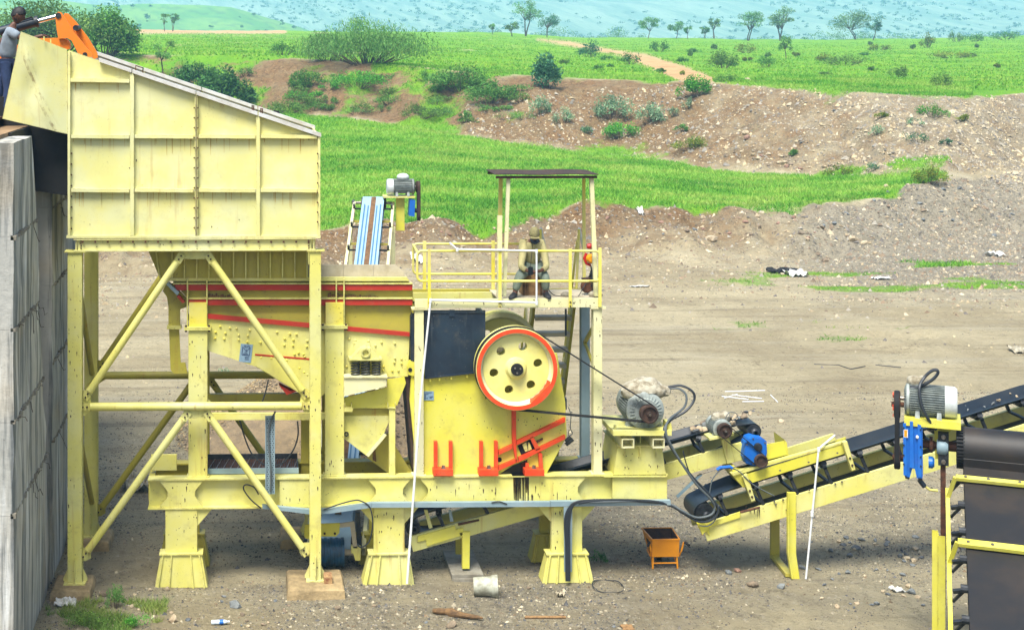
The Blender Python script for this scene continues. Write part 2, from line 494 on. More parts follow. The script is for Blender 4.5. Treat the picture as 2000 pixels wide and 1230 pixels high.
def poly_mask(px, py, pts, soft):
    """signed soft mask of a polygon (photo rows are only used to survey where soil changes)"""
    pts = np.array(pts, float)
    inside = np.zeros(px.shape, bool); dist = np.full(px.shape, 1e9)
    n = len(pts)
    for i in range(n):
        x0, y0 = pts[i]; x1, y1 = pts[(i + 1) % n]
        c = ((y0 > py) != (y1 > py)) & (px < (x1 - x0) * (py - y0) / (y1 - y0 + 1e-9) + x0)
        inside ^= c
        t = np.clip(((px - x0) * (x1 - x0) + (py - y0) * (y1 - y0)) / ((x1 - x0) ** 2 + (y1 - y0) ** 2 + 1e-9), 0, 1)
        dist = np.minimum(dist, np.hypot(px - x0 - t * (x1 - x0), py - y0 - t * (y1 - y0)))
    s = np.where(inside, dist, -dist)
    return np.clip(s / soft * .5 + .5, 0, 1)
def zones(x, y, z):
    px, d = pxd(x, y)
    py = PPY + F * (H - z) / d
    kd, kz = knots(px)
    dd = d + wob(x, y) * np.clip((d - 45) * .2, 0, 5.0)
    n1 = fbm(x * .35, y * .35, 41, 4); n2 = fbm(x * .12, y * .12, 51, 4); n3 = fbm(x * 1.1, y * 1.1, 61, 3)
    ss = lambda a, b, v: np.clip((v - a) / (b - a), 0, 1)
    # grass terrace (reaches x=1840 in the photo), upper plain, green growth on the left part of the upper bank
    ter = ss(-.6, .6, dd - kd[2] + (n1 - .5) * 3.5) * ss(-2, 2, kd[3] - dd + (n1 - .5) * 7) * ss(-25, 10, 1840 - px)
    ter = ter * (1 - .45 * ss(.62, .7, fbm(x * .16, y * .45, 77, 3)) * ss(1000, 1150, px))
    plain_ = ss(-1.0, 1.0, dd - kd[4] + (n1 - .5) * 3)
    plain_ = plain_ * (1 - .6 * ss(.5, .75, n2 * .5 + n1 * .5) * ss(0, 1, (1150 - px) / 150))
    bank2 = ss(-1, 1, dd - kd[3]) * (1 - ss(-.5, .5, dd - kd[4]))
    gb = bank2 * ss(.46, .72, n2 * .55 + n1 * .45 + .03 * ss(1100, 700, px) - .2 * ss(1050, 1250, px))
    floorg = (1 - ss(-3, 0, dd - kd[1])) * ss(.6, .7, fbm(x * .2, y * .5, 91, 4)) * ss(42, 50, d) * .65 * ss(1250, 1500, px)
    grass = np.clip(ter + plain_ + gb + floorg, 0, 1)
    bank1 = ss(-17, 2.5, dd - kd[1] + (n1 - .5) * 9) * (1 - ss(-.3, .3, dd - kd[2]))
    red = np.clip(bank1 * ss(1850, 1300, px) * (.35 + .65 * ss(.0, 1.0, (dd - kd[1]) / np.maximum(kd[2] - kd[1], 1))) + bank2 * (.85 - .3 * ss(1250, 1700, px)), 0, 1)
    grey = np.clip(bank1 * (.15 + .7 * ss(1350, 1850, px)) + bank2 * ss(1250, 1750, px) * .4 + ss(1500, 1950, px) * ss(50, 62, d) * (1 - ss(0, 1, dd - kd[2])), 0, 1)
    near = ss(38, 31, d)
    grey = np.maximum(grey, near * ss(.32, .66, n2 * .5 + n1 * .5) * .6)
    path = poly_mask(px, py, [(1050, 78), (1110, 82), (1190, 97), (1262, 107), (1330, 128), (1395, 152), (1390, 165), (1318, 158), (1270, 132), (1212, 108), (1130, 93)], 10) * ss(-4, 1, dd - kd[4])
    path = np.maximum(path, poly_mask(px, py, [(560, 59), (250, 55), (200, 60), (250, 66), (560, 66)], 5) * plain_)
    grass = grass * (1 - path)
    green_moss = np.zeros_like(grass)
    return grass, red, grey, path, n3
# grid whose spacing grows with distance
gpx = np.concatenate([np.arange(-400, 2401, 9.0)])
gd = [11.0]
while gd[-1] < 2400:
    t = gd[-1]
    gd.append(t + (0.35 if t < 55 else 0.28 if t < 92 else .33 if t < 112 else .45 if t < 135 else 2.5 if t < 400 else 60))
gd = np.array(gd)
GP, GD = np.meshgrid(gpx, gd)
ta = (GP - PPX) / F
TX = CAM.x + (FWD.x + RGT.x * ta) * GD
TY = CAM.y + (FWD.y + RGT.y * ta) * GD
TZ = hgt(TX, TY)
tv = np.stack([TX.ravel(), TY.ravel(), TZ.ravel()], 1)
nr, nc = GP.shape
ii = np.arange(nr * nc).reshape(nr, nc)
tf = np.stack([ii[:-1, :-1].ravel(), ii[:-1, 1:].ravel(), ii[1:, 1:].ravel(), ii[1:, :-1].ravel()], 1)
gr, rd, gy, pt, _n = zones(tv[:, 0], tv[:, 1], tv[:, 2])
def ground_mat():
    m = NT('quarry_ground')
    a = m.n('ShaderNodeVertexColor'); a.layer_name = 'zone'
    s = m.n('ShaderNodeSeparateColor'); m.l(a.outputs[0], s.inputs[0])
    g, r, y = s.outputs[0], s.outputs[1], s.outputs[2]
    b = m.n('ShaderNodeVertexColor'); b.layer_name = 'zone2'
    s2 = m.n('ShaderNodeSeparateColor'); m.l(b.outputs[0], s2.inputs[0])
    def brk(x, sc, amt=.5, lo=.2, hi=.8):                      # break a zone edge with noise
        q = m.n('ShaderNodeMath', operation='MULTIPLY_ADD'); m.l(m.noise(sc, 6, .7), q.inputs[0]); q.inputs[1].default_value = amt; q.inputs[2].default_value = -amt / 2
        t = m.n('ShaderNodeMath', operation='ADD'); m.l(x, t.inputs[0]); m.l(q.outputs[0], t.inputs[1])
        return m.ramp(t.outputs[0], lo, hi)
    dust = m.mix(m.ramp(m.noise(.22, 6, .6), .35, .68), lin((196, 183, 148)), lin((168, 154, 122)))
    dust = m.mix(m.mul(m.ramp(m.noise(.5, 6, .7, (.18, 1.0, 1)), .48, .68), .5), dust, lin((196, 188, 164)))
    dust = m.mix(m.mul(m.ramp(m.noise(3.5, 6, .75), .55, .75), .55), dust, lin((118, 108, 90)))
    dust = m.mix(m.mul(m.ramp(m.noise(.9, 5, .7, (.08, 1.6, 1)), .52, .66), .5), dust, lin((128, 114, 92)))
    red = m.mix(m.ramp(m.noise(.7, 6, .7), .35, .7), lin((136, 106, 72)), lin((130, 110, 78)))
    red = m.mix(m.mul(m.ramp(m.noise(5, 6, .75), .5, .75), .6), red, lin((96, 72, 54)))
    grey = m.mix(m.ramp(m.noise(1.3, 6, .75), .35, .7), lin((166, 156, 134)), lin((138, 130, 110)))
    grey = m.mix(m.mul(m.ramp(m.noise(9, 5, .8), .5, .7), .5), grey, lin((98, 94, 88)))
    grass = m.mix(m.ramp(m.noise(.25, 5, .65), .35, .65), lin((98, 152, 38)), lin((122, 168, 34)))
    grass = m.mix(m.mul(m.ramp(m.noise(1.6, 5, .7, (1, .35, 1)), .5, .75), .6), grass, lin((70, 122, 48)))
    grass = m.mix(m.mul(m.ramp(m.noise(.14, 6, .7), .52, .7), .55), grass, lin((140, 164, 56)))
    spk = m.ramp(m.noise(5.5, 5, .85, (1, .7, 1)), .53, .59)              # grit: single dark and pale crumbs
    spl = m.ramp(m.noise(7, 5, .85, (1, .7, 1)), .57, .64)
    pat = m.ramp(m.noise(.8, 5, .7), .38, .62)
    dust = m.mix(m.mul(m.mul(spk, pat), .42), dust, lin((94, 86, 72)))
    dust = m.mix(m.mul(spl, .25), dust, lin((214, 206, 184)))
    grey = m.mix(m.mul(spk, .7), grey, lin((78, 76, 74)))
    grey = m.mix(m.mul(spl, .6), grey, lin((204, 198, 182)))
    red = m.mix(m.mul(m.ramp(m.noise(3, 6, .85), .5, .58), .75), red, lin((84, 66, 48)))
    red = m.mix(m.mul(m.ramp(m.noise(3.6, 6, .85), .56, .63), .6), red, lin((182, 160, 120)))
    k = m.mix(brk(r, .5, 1.3, .05, .95), dust, red)
    k = m.mix(brk(y, .7, 1.5, .05, .95), k, grey)
    k = m.mix(brk(g, 1.6, 1.3, .25, .75), k, grass)
    pth = m.mix(m.ramp(m.noise(.6, 4), .3, .7), lin((206, 172, 122)), lin((184, 146, 100)))
    k = m.mix(brk(s2.outputs[0], .5, .5), k, pth)
    h1 = m.noise(14, 8, .8); h2 = m.noise(2.2, 6, .65)
    ad = m.n('ShaderNodeMath', operation='MULTIPLY_ADD'); m.l(h2, ad.inputs[0]); ad.inputs[1].default_value = 1.5; m.l(h1, ad.inputs[2])
    m.bump(ad.outputs[0], 1.0, .14)
    return m.out(k, .95, 0, .2)
terrain = np_mesh('ground', tv, tf, ground_mat(), attr={'zone': np.stack([gr, rd, gy], 1), 'zone2': np.stack([pt, pt, pt], 1)}, smooth=True)
setp(terrain, kind='structure')

# ------------------------------------------------------------------ far hills
HILLV = []
def hill(name, d0, d1, crest, x0, x1, mat, seed, nx=150, ny=60):
    """long ridge between two distances; crest(px) is its height in metres"""
    u = np.linspace(x0, x1, nx); v = np.linspace(0, 1, ny)
    U, V = np.meshgrid(u, v)
    Dd = d0 + (d1 - d0) * V
    a = (U - PPX) / F
    X = CAM.x + (FWD.x + RGT.x * a) * Dd; Y = CAM.y + (FWD.y + RGT.y * a) * Dd
    Z = -6 + crest(U) * V ** 1.15 + (fbm(X * .006, Y * .006, seed, 5) - .5) * 18 * np.minimum(V * 3, 1)
    vv = np.stack([X.ravel(), Y.ravel(), Z.ravel()], 1)
    HILLV.append(vv)
    i = np.arange(nx * ny).reshape(ny, nx)
    f = np.stack([i[:-1, :-1].ravel(), i[:-1, 1:].ravel(), i[1:, 1:].ravel(), i[1:, :-1].ravel()], 1)
    surf = np.stack([U.ravel() / 100 * Dd.ravel() / d0, V.ravel() * 1.5, V.ravel() * 0], 1)
    return setp(np_mesh(name, vv, f, mat, attr={'surf': surf}, smooth=True), kind='structure')
def hillmat(name, c, c2, dot, sc, st):
    m = NT(name)
    a = m.n('ShaderNodeVertexColor'); a.layer_name = 'surf'
    k = m.mix(m.ramp(m.noise(1.6, 6, .65, st, a.outputs[0]), .4, .6), lin(c), lin(c2))
    k = m.mix(m.mul(m.ramp(m.noise(sc, 3, .6, st, a.outputs[0]), .5, .66), .4), k, lin(dot))
    return m.out(k, .95, 0, .1)
hill('hill', 600, 900, lambda u: np.interp(u, [-500, 100, 330, 450, 560, 650, 720, 800], [40, 44, 43, 40, 30, 20, 11, 6]), -500, 800,
     hillmat('near_hill_grass', (118, 160, 84), (96, 146, 80), (66, 96, 82), 6, (.5, 2.6, 0)), 5)
hill('hill', 950, 1600, lambda u: np.interp(u, [-800, 600, 1100, 1500, 2000, 2800], [84, 80, 78, 82, 80, 80]), -800, 2800,
     hillmat('far_hill_scrub', (150, 174, 148), (122, 152, 130), (66, 102, 92), 11, (1, 1.5, 0)), 8)

# ------------------------------------------------------------------ stones
def rock_mesh(name, seed, mat, sub=2):
    bm = bmesh.new()
    bmesh.ops.create_icosphere(bm, subdivisions=sub, radius=.5)
    r = random.Random(seed)
    cuts = [Vector((r.gauss(0, 1), r.gauss(0, 1), r.gauss(0, 1))).normalized() for _ in range(9)]
    offs = [r.uniform(.27, .44) for _ in cuts]
    for v in bm.verts:
        for c, o in zip(cuts, offs):
            e = v.co.dot(c) - o
            if e > 0: v.co -= c * e
        v.co *= 1 + r.uniform(-.04, .04)
        v.co.z *= .78
    me = bpy.data.meshes.new(name)
    bm.to_mesh(me); bm.free()
    me.materials.append(mat)
    return me
ROCK = {k: [rock_mesh('rock', i * 7 + j * 31, M['rock_' + k], 2 if j < 3 else 1) for j in range(5)] for i, k in enumerate(('tan', 'grey', 'red', 'brown'))}
def rock(px, py, wpx, kind, label, hr=.75, group=None, name='boulder', sink=.2, rot=None, cat='rock'):
    p, d = ground_at(px, py)
    w = wpx * d / F
    o = bpy.data.objects.new(name, random.choice(ROCK[kind]))
    col.objects.link(o)
    o.scale = (w, w * random.uniform(.7, 1), w * hr)
    o.location = (p.x, p.y + w * .2, p.z + w * hr * (.4 - sink))
    o.rotation_euler = (random.uniform(-.3, .3), random.uniform(-.3, .3), rot if rot is not None else random.uniform(0, 6.28))
    ORG[o] = Vector(o.location)
    return setp(o, label, cat, group)
BOULD = [
 (1666, 473, 30, 'tan', 'big tan block of rock on the pit bank right of the canopy'),
 (1690, 478, 18, 'tan', 'upright tan stone touching the big tan block on the bank'),
 (1392, 474, 34, 'tan', 'wide tan split boulder on the bank halfway between canopy and tan block'),
 (1712, 498, 16, 'tan', 'small tan stone just below the big tan block'),
 (1612, 512, 20, 'brown', 'rounded brown stone lying at the foot of the pit bank'),
 (1457, 262, 17, 'tan', 'pale tan stone on the upper bank above the red stone'),
 (1460, 272, 17, 'red', 'reddish stone on the upper bank under the pale tan stone'),
 (1533, 322, 17, 'tan', 'tan stone in the rubble line at the foot of the upper bank'),
 (1462, 158, 17, 'tan', 'tan stone perched on the rim of the upper bank'),
 (1525, 825, 15, 'tan', 'lone small tan stone on the yard behind the blue gearbox conveyor'),
 (1472, 1146, 26, 'brown', 'round brown stone on the dirt near the conveyor leg'),
 (1527, 1150, 24, 'grey', 'grey angular stone beside the round brown stone'),
 (1782, 1160, 22, 'grey', 'dark grey flat stone near the yellow post at right'),
 (1674, 1075, 20, 'grey', 'dark angular stone on the gravel right of the white pole'),
 (1660, 1088, 18, 'grey', 'darker low stone in front of the dark angular stone'),
 (1442, 1118, 18, 'red', 'flat reddish stone left of the conveyor leg'),
 (882, 1226, 26, 'brown', 'round brown stone at the bottom edge below the bucket'),
 (202, 1165, 26, 'brown', 'brown square stone beside the left concrete footing'),
 (460, 1188, 34, 'grey', 'long flat grey slab stone on the gravel before the left foot'),
 (660, 1190, 17, 'brown', 'dark brown clod in front of the concrete footing with the brick'),
 (338, 1215, 28, 'tan', 'pale broken stone near the lying plastic bottle'),
 (1425, 1122, 20, 'grey', 'blue grey stone between cart and conveyor leg'),
 (1568, 1112, 17, 'grey', 'blue grey stone behind the foot of the white pole'),
]
for b in BOULD: rock(b[0], b[1], b[2], b[3], b[4])
# rubble rows that can be picked out, all alike
random.seed(21)
def rubble(n, xr, yr, wr, kinds, label, group, f=None):
    k = 0
    while k < n:
        x = random.uniform(*xr); y = random.uniform(*yr)
        if f and not f(x, y): continue
        rock(x, y, random.uniform(*wr), random.choice(kinds), label, random.uniform(.55, .9), group, 'stone', cat='stone'); k += 1
rubble(34, (1410, 1640), (296, 338), (7, 15), ('tan', 'tan', 'red', 'brown'), 'tan or reddish stone in the rubble line below the upper bank', 'rubble at the foot of the upper bank', lambda x, y: abs(y - (300 + (x - 1410) * .16)) < 13)
rubble(40, (1180, 1700), (415, 470), (7, 15), ('tan', 'brown', 'red', 'grey'), 'loose stone on the brown pit bank below the grass', 'stones on the pit bank')
rubble(22, (1680, 1990), (365, 470), (7, 13), ('grey', 'grey', 'tan'), 'loose stone on the grey right part of the pit bank', 'stones on the grey bank')
rubble(26, (1240, 1950), (190, 330), (5, 10), ('tan', 'tan', 'grey'), 'loose pale stone on the gravelly upper bank', 'stones on the upper bank')
rubble(46, (1560, 1810), (1050, 1190), (7, 17), ('grey', 'grey', 'grey', 'tan'), 'loose stone on the gravel around the white pole', 'stones around the white pole')
rubble(34, (210, 640), (1150, 1225), (6, 14), ('grey', 'tan', 'brown'), 'loose stone on the dirt before the hopper stand', 'stones before the hopper stand')
rubble(30, (700, 1300), (1145, 1225), (5, 11), ('grey', 'tan', 'brown'), 'loose stone on the dirt before the crusher', 'stones before the crusher')
rubble(14, (800, 980), (430, 500), (7, 13), ('tan', 'red', 'brown'), 'loose stone on the red bank left of the canopy posts', 'stones on the red bank')

def pebbles(name, label, pts, size, cols):
    """uncountable small stones: flattened jittered octahedra in one mesh"""
    n = len(pts)
    r = np.random.default_rng(len(name) + n)
    base = np.array([[1,0,-.3],[-1,0,-.3],[0,1,-.3],[0,-1,-.3],[0,0,1]], float)
    fc = np.array([[0,2,4],[2,1,4],[1,3,4],[3,0,4]])
    v = base[None] * r.uniform(.6, 1.3, (n, 5, 1)) + r.normal(0, .18, (n, 5, 3))
    v *= (size[:, None, None] * .5) * np.stack([r.uniform(.7, 1.3, n), r.uniform(.7, 1.3, n), r.uniform(.45, .9, n)], 1)[:, None, :]
    an = r.uniform(0, 6.28, n); c, s = np.cos(an)[:, None], np.sin(an)[:, None]
    x = v[..., 0] * c - v[..., 1] * s; y = v[..., 0] * s + v[..., 1] * c
    v = np.stack([x, y, v[..., 2] - size[:, None] * .08], -1) + pts[:, None, :]
    f = (fc[None] + (np.arange(n) * 5)[:, None, None]).reshape(-1, 3)
    ci = r.integers(0, len(cols), n)
    cc = np.array([lin(c)[:3] for c in cols])[ci] * r.uniform(.7, 1.25, (n, 1))
    tint = np.repeat(cc, 5, 0)
    o = np_mesh(name, v.reshape(-1, 3), f, M['stone'], attr={'tint': tint})
    return setp(o, label, 'gravel', kind='stuff')
def scatter(n, xr, dr, keep=None):
    px = rng.uniform(*xr, n); d = rng.uniform(*dr, n)
    a = (px - PPX) / F
    x = CAM.x + (FWD.x + RGT.x * a) * d; y = CAM.y + (FWD.y + RGT.y * a) * d
    z = hgt(x, y)
    q = np.stack([x, y, z], 1)
    g, r_, gy_, p_, _ = zones(x, y, z)
    if keep is not None:
        q = q[rng.random(n) < keep(px, d, g, r_, gy_, p_, x, y)]
    return q
q = scatter(330000, (-60, 2060), (23, 40), lambda px, d, g, r, gy, p, x, y: (.22 + .78 * np.clip(gy * 1.5, 0, 1)) * np.clip((fbm(x * .5, y * .5, 71, 3) - .32) * 4, .12, 1))
pebbles('gravel', 'grey gravel strewn over the yard around the machine', q, rng.gamma(1.6, .016, len(q)).clip(.014, .12), [(70, 70, 70), (92, 90, 86), (118, 112, 100), (150, 142, 120), (176, 166, 140), (112, 96, 74), (84, 84, 84)])
q = scatter(12000, (-60, 2060), (38, 62), lambda px, d, g, r, gy, p, x, y: .3 * (fbm(x * .3, y * .3, 71, 3) > .5))
pebbles('gravel', 'scattered small stones on the open yard behind', q, rng.gamma(2.0, .03, len(q)).clip(.03, .2), [(150, 140, 120), (118, 112, 104), (180, 166, 130)])
q = scatter(220000, (-60, 2100), (50, 92), lambda px, d, g, r, gy, p, x, y: np.maximum(r, gy * .8) * (1 - g) * .8)
pebbles('gravel', 'rubble and small stones covering the pit bank', q, rng.gamma(1.5, .055, len(q)).clip(.04, .5), [(162, 146, 116), (126, 110, 90), (150, 144, 130), (112, 106, 98), (138, 118, 96), (184, 170, 142)])
q = scatter(120000, (900, 2100), (84, 112), lambda px, d, g, r, gy, p, x, y: np.maximum(r * .35, gy) * (1 - g))
pebbles('gravel', 'pale crushed stone covering the upper bank', q, rng.gamma(1.8, .07, len(q)).clip(.06, .5), [(176, 164, 138), (150, 142, 126), (128, 122, 112), (184, 166, 130)])

# ------------------------------------------------------------------ haze
hb = MB(); hb.box(-1300, 1500, -40, 2440, -40, 100)
haze = build(hb, 'haze', M['white'], label='thin blue haze in the air over the far hills', cat='haze', kind='stuff')
hm = bpy.data.materials.new('haze_air'); hm.use_nodes = True
ht = hm.node_tree; ht.nodes.clear()
ho = ht.nodes.new('ShaderNodeOutputMaterial'); hv = ht.nodes.new('ShaderNodeVolumePrincipled')
hv.inputs['Color'].default_value = (.36, .72, 1.0, 1); hv.inputs['Density'].default_value = .00065
hv.inputs['Anisotropy'].default_value = .2
ht.links.new(hv.outputs[0], ho.inputs['Volume'])
haze.data.materials.clear(); haze.data.materials.append(hm)

# ================================================================== retaining wall and ramp
WX = P(97, 1140, 0).x                     # plane of the wall's right face
WY0 = -3.75                               # its near corner
WZ = 7.72
zj = [0.0, 2.37, 3.71, 5.04, 6.37, WZ]    # pour joints
def lump(mb, x0, x1, ypts, zs, seed, amp=.018):
    """slab facing +X with an uneven cast face; ypts(z) gives its near and far end"""
    r = random.Random(seed)
    nz, ny = len(zs), 9
    vs, fs = [], []
    for z in zs:
        a, b = ypts(z)
        for j in range(ny):
            vs.append((x1 + r.uniform(-amp, amp), a + (b - a) * j / (ny - 1), z))
    for i in range(nz - 1):
        for j in range(ny - 1):
            k = i * ny + j
            fs.append((k, k + 1, k + ny + 1, k + ny))
    n0 = len(vs)
    (a0, b0), (a1, b1) = ypts(zs[0]), ypts(zs[-1])
    vs += [(x0, a0, zs[0]), (x0, b0, zs[0]), (x0, a1, zs[-1]), (x0, b1, zs[-1])]
    near = [i * ny for i in range(nz)]; far = [i * ny + ny - 1 for i in range(nz)]
    fs.append(tuple([n0] + near + [n0 + 2]))
    fs.append(tuple([n0 + 3] + far[::-1] + [n0 + 1]))
    fs.append(tuple([n0 + 2] + [(nz - 1) * ny + j for j in range(ny)] + [n0 + 3]))
    return mb.add(vs, fs)
wall = thing('concrete_retaining_wall', 'stained grey concrete retaining wall at the left edge beside the hopper', 'wall', (WX, 0, 0))
def slot_near(z): return np.interp(z, [0, 1.6, 4.4, 7.72], [.33, -.1, -1.0, -1.95])
def slot_far(z): return np.interp(z, [0, 2.4, 7.72], [.36, .28, .30])
for i in range(5):
    z0, z1 = zj[i], zj[i + 1] - .004
    zs = np.linspace(z0, z1, 4)
    off = random.uniform(-.006, .006)
    build(lump(MB(), WX - 9, WX + off, lambda z: (WY0, slot_near(z)), zs, i), 'concrete_lift', M['concrete'], wall)
    build(lump(MB(), WX - 9, WX + off + random.uniform(-.01, .01), lambda z: (slot_far(z), 4.0), zs, i + 20), 'concrete_lift', M['concrete'], wall)
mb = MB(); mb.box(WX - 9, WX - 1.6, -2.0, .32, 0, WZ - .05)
build(mb, 'recess_back_wall', M['hole'], wall)  # coloured near black for the shade inside the recess
mb = MB(); mb.box(WX - .34, WX - .31, -2.1, .4, 1.2, WZ + .05)
build(mb, 'slot_shade_sheet', M['black'], wall)  # black sheet added across the slot to stand in for its shade
jm = MB()                                       # rough honeycombed bands along the joints
r_ = random.Random(5)
for z in zj[1:5]:
    y = WY0
    while y < 3.9:
        if not (slot_near(z) - .05 < y < slot_far(z) + .05):
            s = r_.uniform(.03, .09)
            jm.box(WX - .04, WX + r_.uniform(.015, .045), y, y + s, z - r_.uniform(.01, .05), z + r_.uniform(.0, .03))
        y += r_.uniform(.05, .22)
setp(build(jm, 'joint_fins', M['slab'], wall), kind='stuff')
wr = MB()                                       # tie wires hanging out of the joints
for z in zj[1:5]:
    for _ in range(8):
        y = r_.uniform(WY0 + .2, 3.6)
        if slot_near(z) - .1 < y < slot_far(z) + .1: continue
        p = [Vector((WX, y, z))]
        for k in range(5): p.append(p[-1] + Vector((r_.uniform(.0, .05), r_.uniform(-.1, .12), r_.uniform(-.13, .05))))
        wr.path(p, .005, 4)
setp(build(wr, 'tie_wires', M['darkrust'], wall), kind='stuff')
ramp = MB(); ramp.box(WX - 13, WX - .35, WY0 + .3, 9, 7.0, WZ + .06)
setp(build(ramp, 'ramp', plain('ramp_soil', (150, 122, 88), .95, 0, .4, 2, .6, 9)), kind='structure')
plank = thing('steel_channel', 'rusty brown steel channel on the wall top under the wing plate', 'channel', (WX - .6, -1.0, WZ))
mb = MB(); mb.box(WX - 2.2, WX - .75, -1.3, 2.0, WZ + .18, WZ + .22); build(mb, 'web_plate', M['rust'], plank)
for yy in (-1.3, 1.9):
    mb = MB(); mb.box(WX - 2.2, WX - .76, yy, yy + .06, WZ + .06, WZ + .18); build(mb, 'flange', M['rust'], plank)

# ================================================================== hopper
HY, HD = -.35, 2.60                          # front plane, depth
HB = HY + HD
def slope_y(x): return 97 + (x - 130) * .3394
hop = thing('feed_hopper', 'large pale yellow sloped steel feed hopper with ribbed panels', 'hopper', P(380, 470, HY) + Vector((0, HD / 2, 0)))
xs = [134, 258, 383, 504, 624]
cells = []
for i in range(4):
    a, b = xs[i], xs[i + 1]
    if i == 0:
        cells.append([(a, slope_y(a)), (b, slope_y(b)), (b, 157), (a, 155)])
        cells.append([(a, 157), (b, 159), (b, 266), (a, 265)])
    else:
        cells.append([(a, slope_y(a)), (b, slope_y(b)), (b, 268), (a, 267)])
    cells.append([(a, 266), (b, 267), (b, 371), (a, 371)])
    cells.append([(a, 372), (b, 373), (b, 461), (a, 461)])
def panel_mesh(c, Yf, th, seed):
    """plate with a slight dish so that the light plays on it"""
    r = random.Random(seed)
    n = 6
    q = [P(x, y, HY + .05) for x, y in c]
    mb = MB(); vs = []
    amp = r.uniform(.004, .014)
    for j in range(n + 1):
        for i in range(n + 1):
            u, v = i / n, j / n
            p = (q[0] * (1 - u) + q[1] * u) * (1 - v) + (q[3] * (1 - u) + q[2] * u) * v
            vs.append((p.x, Yf + amp * math.sin(math.pi * u) * math.sin(math.pi * v) * (1 if th > 0 else -1), p.z))
    fs = [(j * (n + 1) + i, (j + 1) * (n + 1) + i, (j + 1) * (n + 1) + i + 1, j * (n + 1) + i + 1) for j in range(n) for i in range(n)]
    mb.add(vs, fs)
    bk = [(p.x, Yf + th, p.z) for p in q]
    fr = [(p.x, Yf, p.z) for p in q]
    mb.add(fr + bk, [(4, 5, 6, 7), (0, 4, 7, 3), (1, 2, 6, 5), (0, 1, 5, 4), (3, 7, 6, 2)])
    return mb
for k, c in enumerate(cells): build(panel_mesh(c, HY + .05, .02, k), 'panel', M['pale'], hop, smooth=True)
for k, c in enumerate(cells):
    build(panel_mesh(c, HB - .05, .02, k + 50), 'rear_panel', M['liner'], hop)
# ribs on both long sides, seam flanges
for yy, sgn in ((HY, 1), (HB, -1)):
    y0, y1 = (yy, yy + .05) if sgn > 0 else (yy - .05, yy)
    def rib(pts, nm='rib', mat=M['pale']):
        q = [P(x, y, HY) for x, y in pts]
        build(MB().prism([(p.x, p.z) for p in q], y0 - .03 if sgn > 0 else y0, y1 if sgn > 0 else y1 + .03), nm, mat, hop)
    for x in (258, 504): rib([(x - 4, slope_y(x) + 3), (x + 4, slope_y(x) + 5), (x + 4, 460), (x - 4, 460)])
    for x, w in ((383, 2.5), (135, 2.5), (623, 2.5)): rib([(x - w, slope_y(x) + 2), (x + w, slope_y(x) + 3), (x + w, 460), (x - w, 460)], 'seam_flange')
    for y in (267, 372):
        for i in range(4):
            rib([(xs[i] + 5, y - 4), (xs[i + 1] - 5, y - 3), (xs[i + 1] - 5, y + 4), (xs[i] + 5, y + 3)])
    rib([(138, 153), (253, 155), (253, 162), (138, 160)])
    rib([(130, 460), (626, 460), (626, 465), (130, 465)], 'bottom_flange')
    for i in range(4):                                            # sloping cap
        a, b = xs[i] + (60 if i == 0 and sgn > 0 else -2 if i == 0 else 1), xs[i + 1] - (1 if i < 3 else -3)
        q = [P(a, slope_y(a) - 5, HY), P(b, slope_y(b) - 5, HY), P(b, slope_y(b) + 2, HY), P(a, slope_y(a) + 2, HY)]
        build(MB().prism([(p.x, p.z) for p in q], y0 - .055, y1 + .055), 'cap_plate', M['liner'], hop)
# stitched gap line of the seam
sm = MB()
for x, w in ((383, .9),): sm.pprism([(x - w, slope_y(x) + 4), (x + w, slope_y(x) + 4), (x + w, 460), (x - w, 460)], HY - .034, HY - .03)
build(sm, 'seam_gap', M['darkrust'], hop)
# end wall at the right, left end wall, ring girder
x0, x1 = P(134, 400, HY).x, P(624, 400, HY).x
zt, zb = P(624, slope_y(624), HY).z, P(624, 460, HY).z
build(MB().box(x1 - .03, x1, HY + .075, HB - .075, zb, zt), 'end_wall', M['pale'], hop)
build(MB().box(x0, x0 + .03, HY + .075, HB - .075, zb, P(134, 262, HY).z), 'end_wall', M['pale'], hop)
zg0, zg1 = P(380, 490, HY).z, P(380, 465.5, HY).z
gx0, gx1 = P(152, 478, HY).x, P(608, 478, HY).x
for yy in (HY, HB - .08):
    build(MB().box(gx0, gx1, yy + .02, yy + .06, zg0 + .02, zg1 - .02).box(gx0, gx1, yy - .03, yy + .1, zg1 - .02, zg1).box(gx0, gx1, yy - .03, yy + .1, zg0, zg0 + .02), 'ring_girder', M['pale'], hop)
for xx in (gx0 - .07, gx1 + .003):
    build(MB().box(xx + .03, xx + .05, HY, HB, zg0 + .02, zg1 - .02).box(xx, xx + .07, HY - .03, HB, zg1 - .018, zg1 + .002).box(xx, xx + .07, HY - .03, HB, zg0 - .002, zg0 + .018), 'end_girder', M['pale'], hop)
bl = MB()
for k in range(19):
    p = P(162 + k * 24.5, 466, HY); bl.lathe((p.x, HY - .03, p.z - .035), (0, 0, -1), [(0, 0), (.016, 0), (.016, .03), (0, .03)], 6)
for k in range(13):
    for dx in (-3.4, 3.4):
        yy = slope_y(383) + 28 + k * 19.5
        if yy < 455:
            p = P(383 + dx, yy, HY); bl.lathe((p.x, HY - .05, p.z), (0, -1, 0), [(.014, -.06), (.014, .0), (0, .0)], 6)
for k in range(8):
    p = P(139, 300 + k * 21, HY); bl.lathe((p.x, HY + .05, p.z), (0, -1, 0), [(.013, 0), (.013, .03), (0, .03)], 6)
    p = P(620, 300 + k * 19, HY); bl.lathe((p.x, HY - .05, p.z), (0, -1, 0), [(.013, -.06), (.013, .02), (0, .02)], 6)
for xx in (158, 603):
    for k in range(4):
        p = P(xx, 470 + k * 5, HY); bl.lathe((p.x, HY + .02, p.z), (0, -1, 0), [(.011, 0), (.011, .03), (0, .03)], 6)
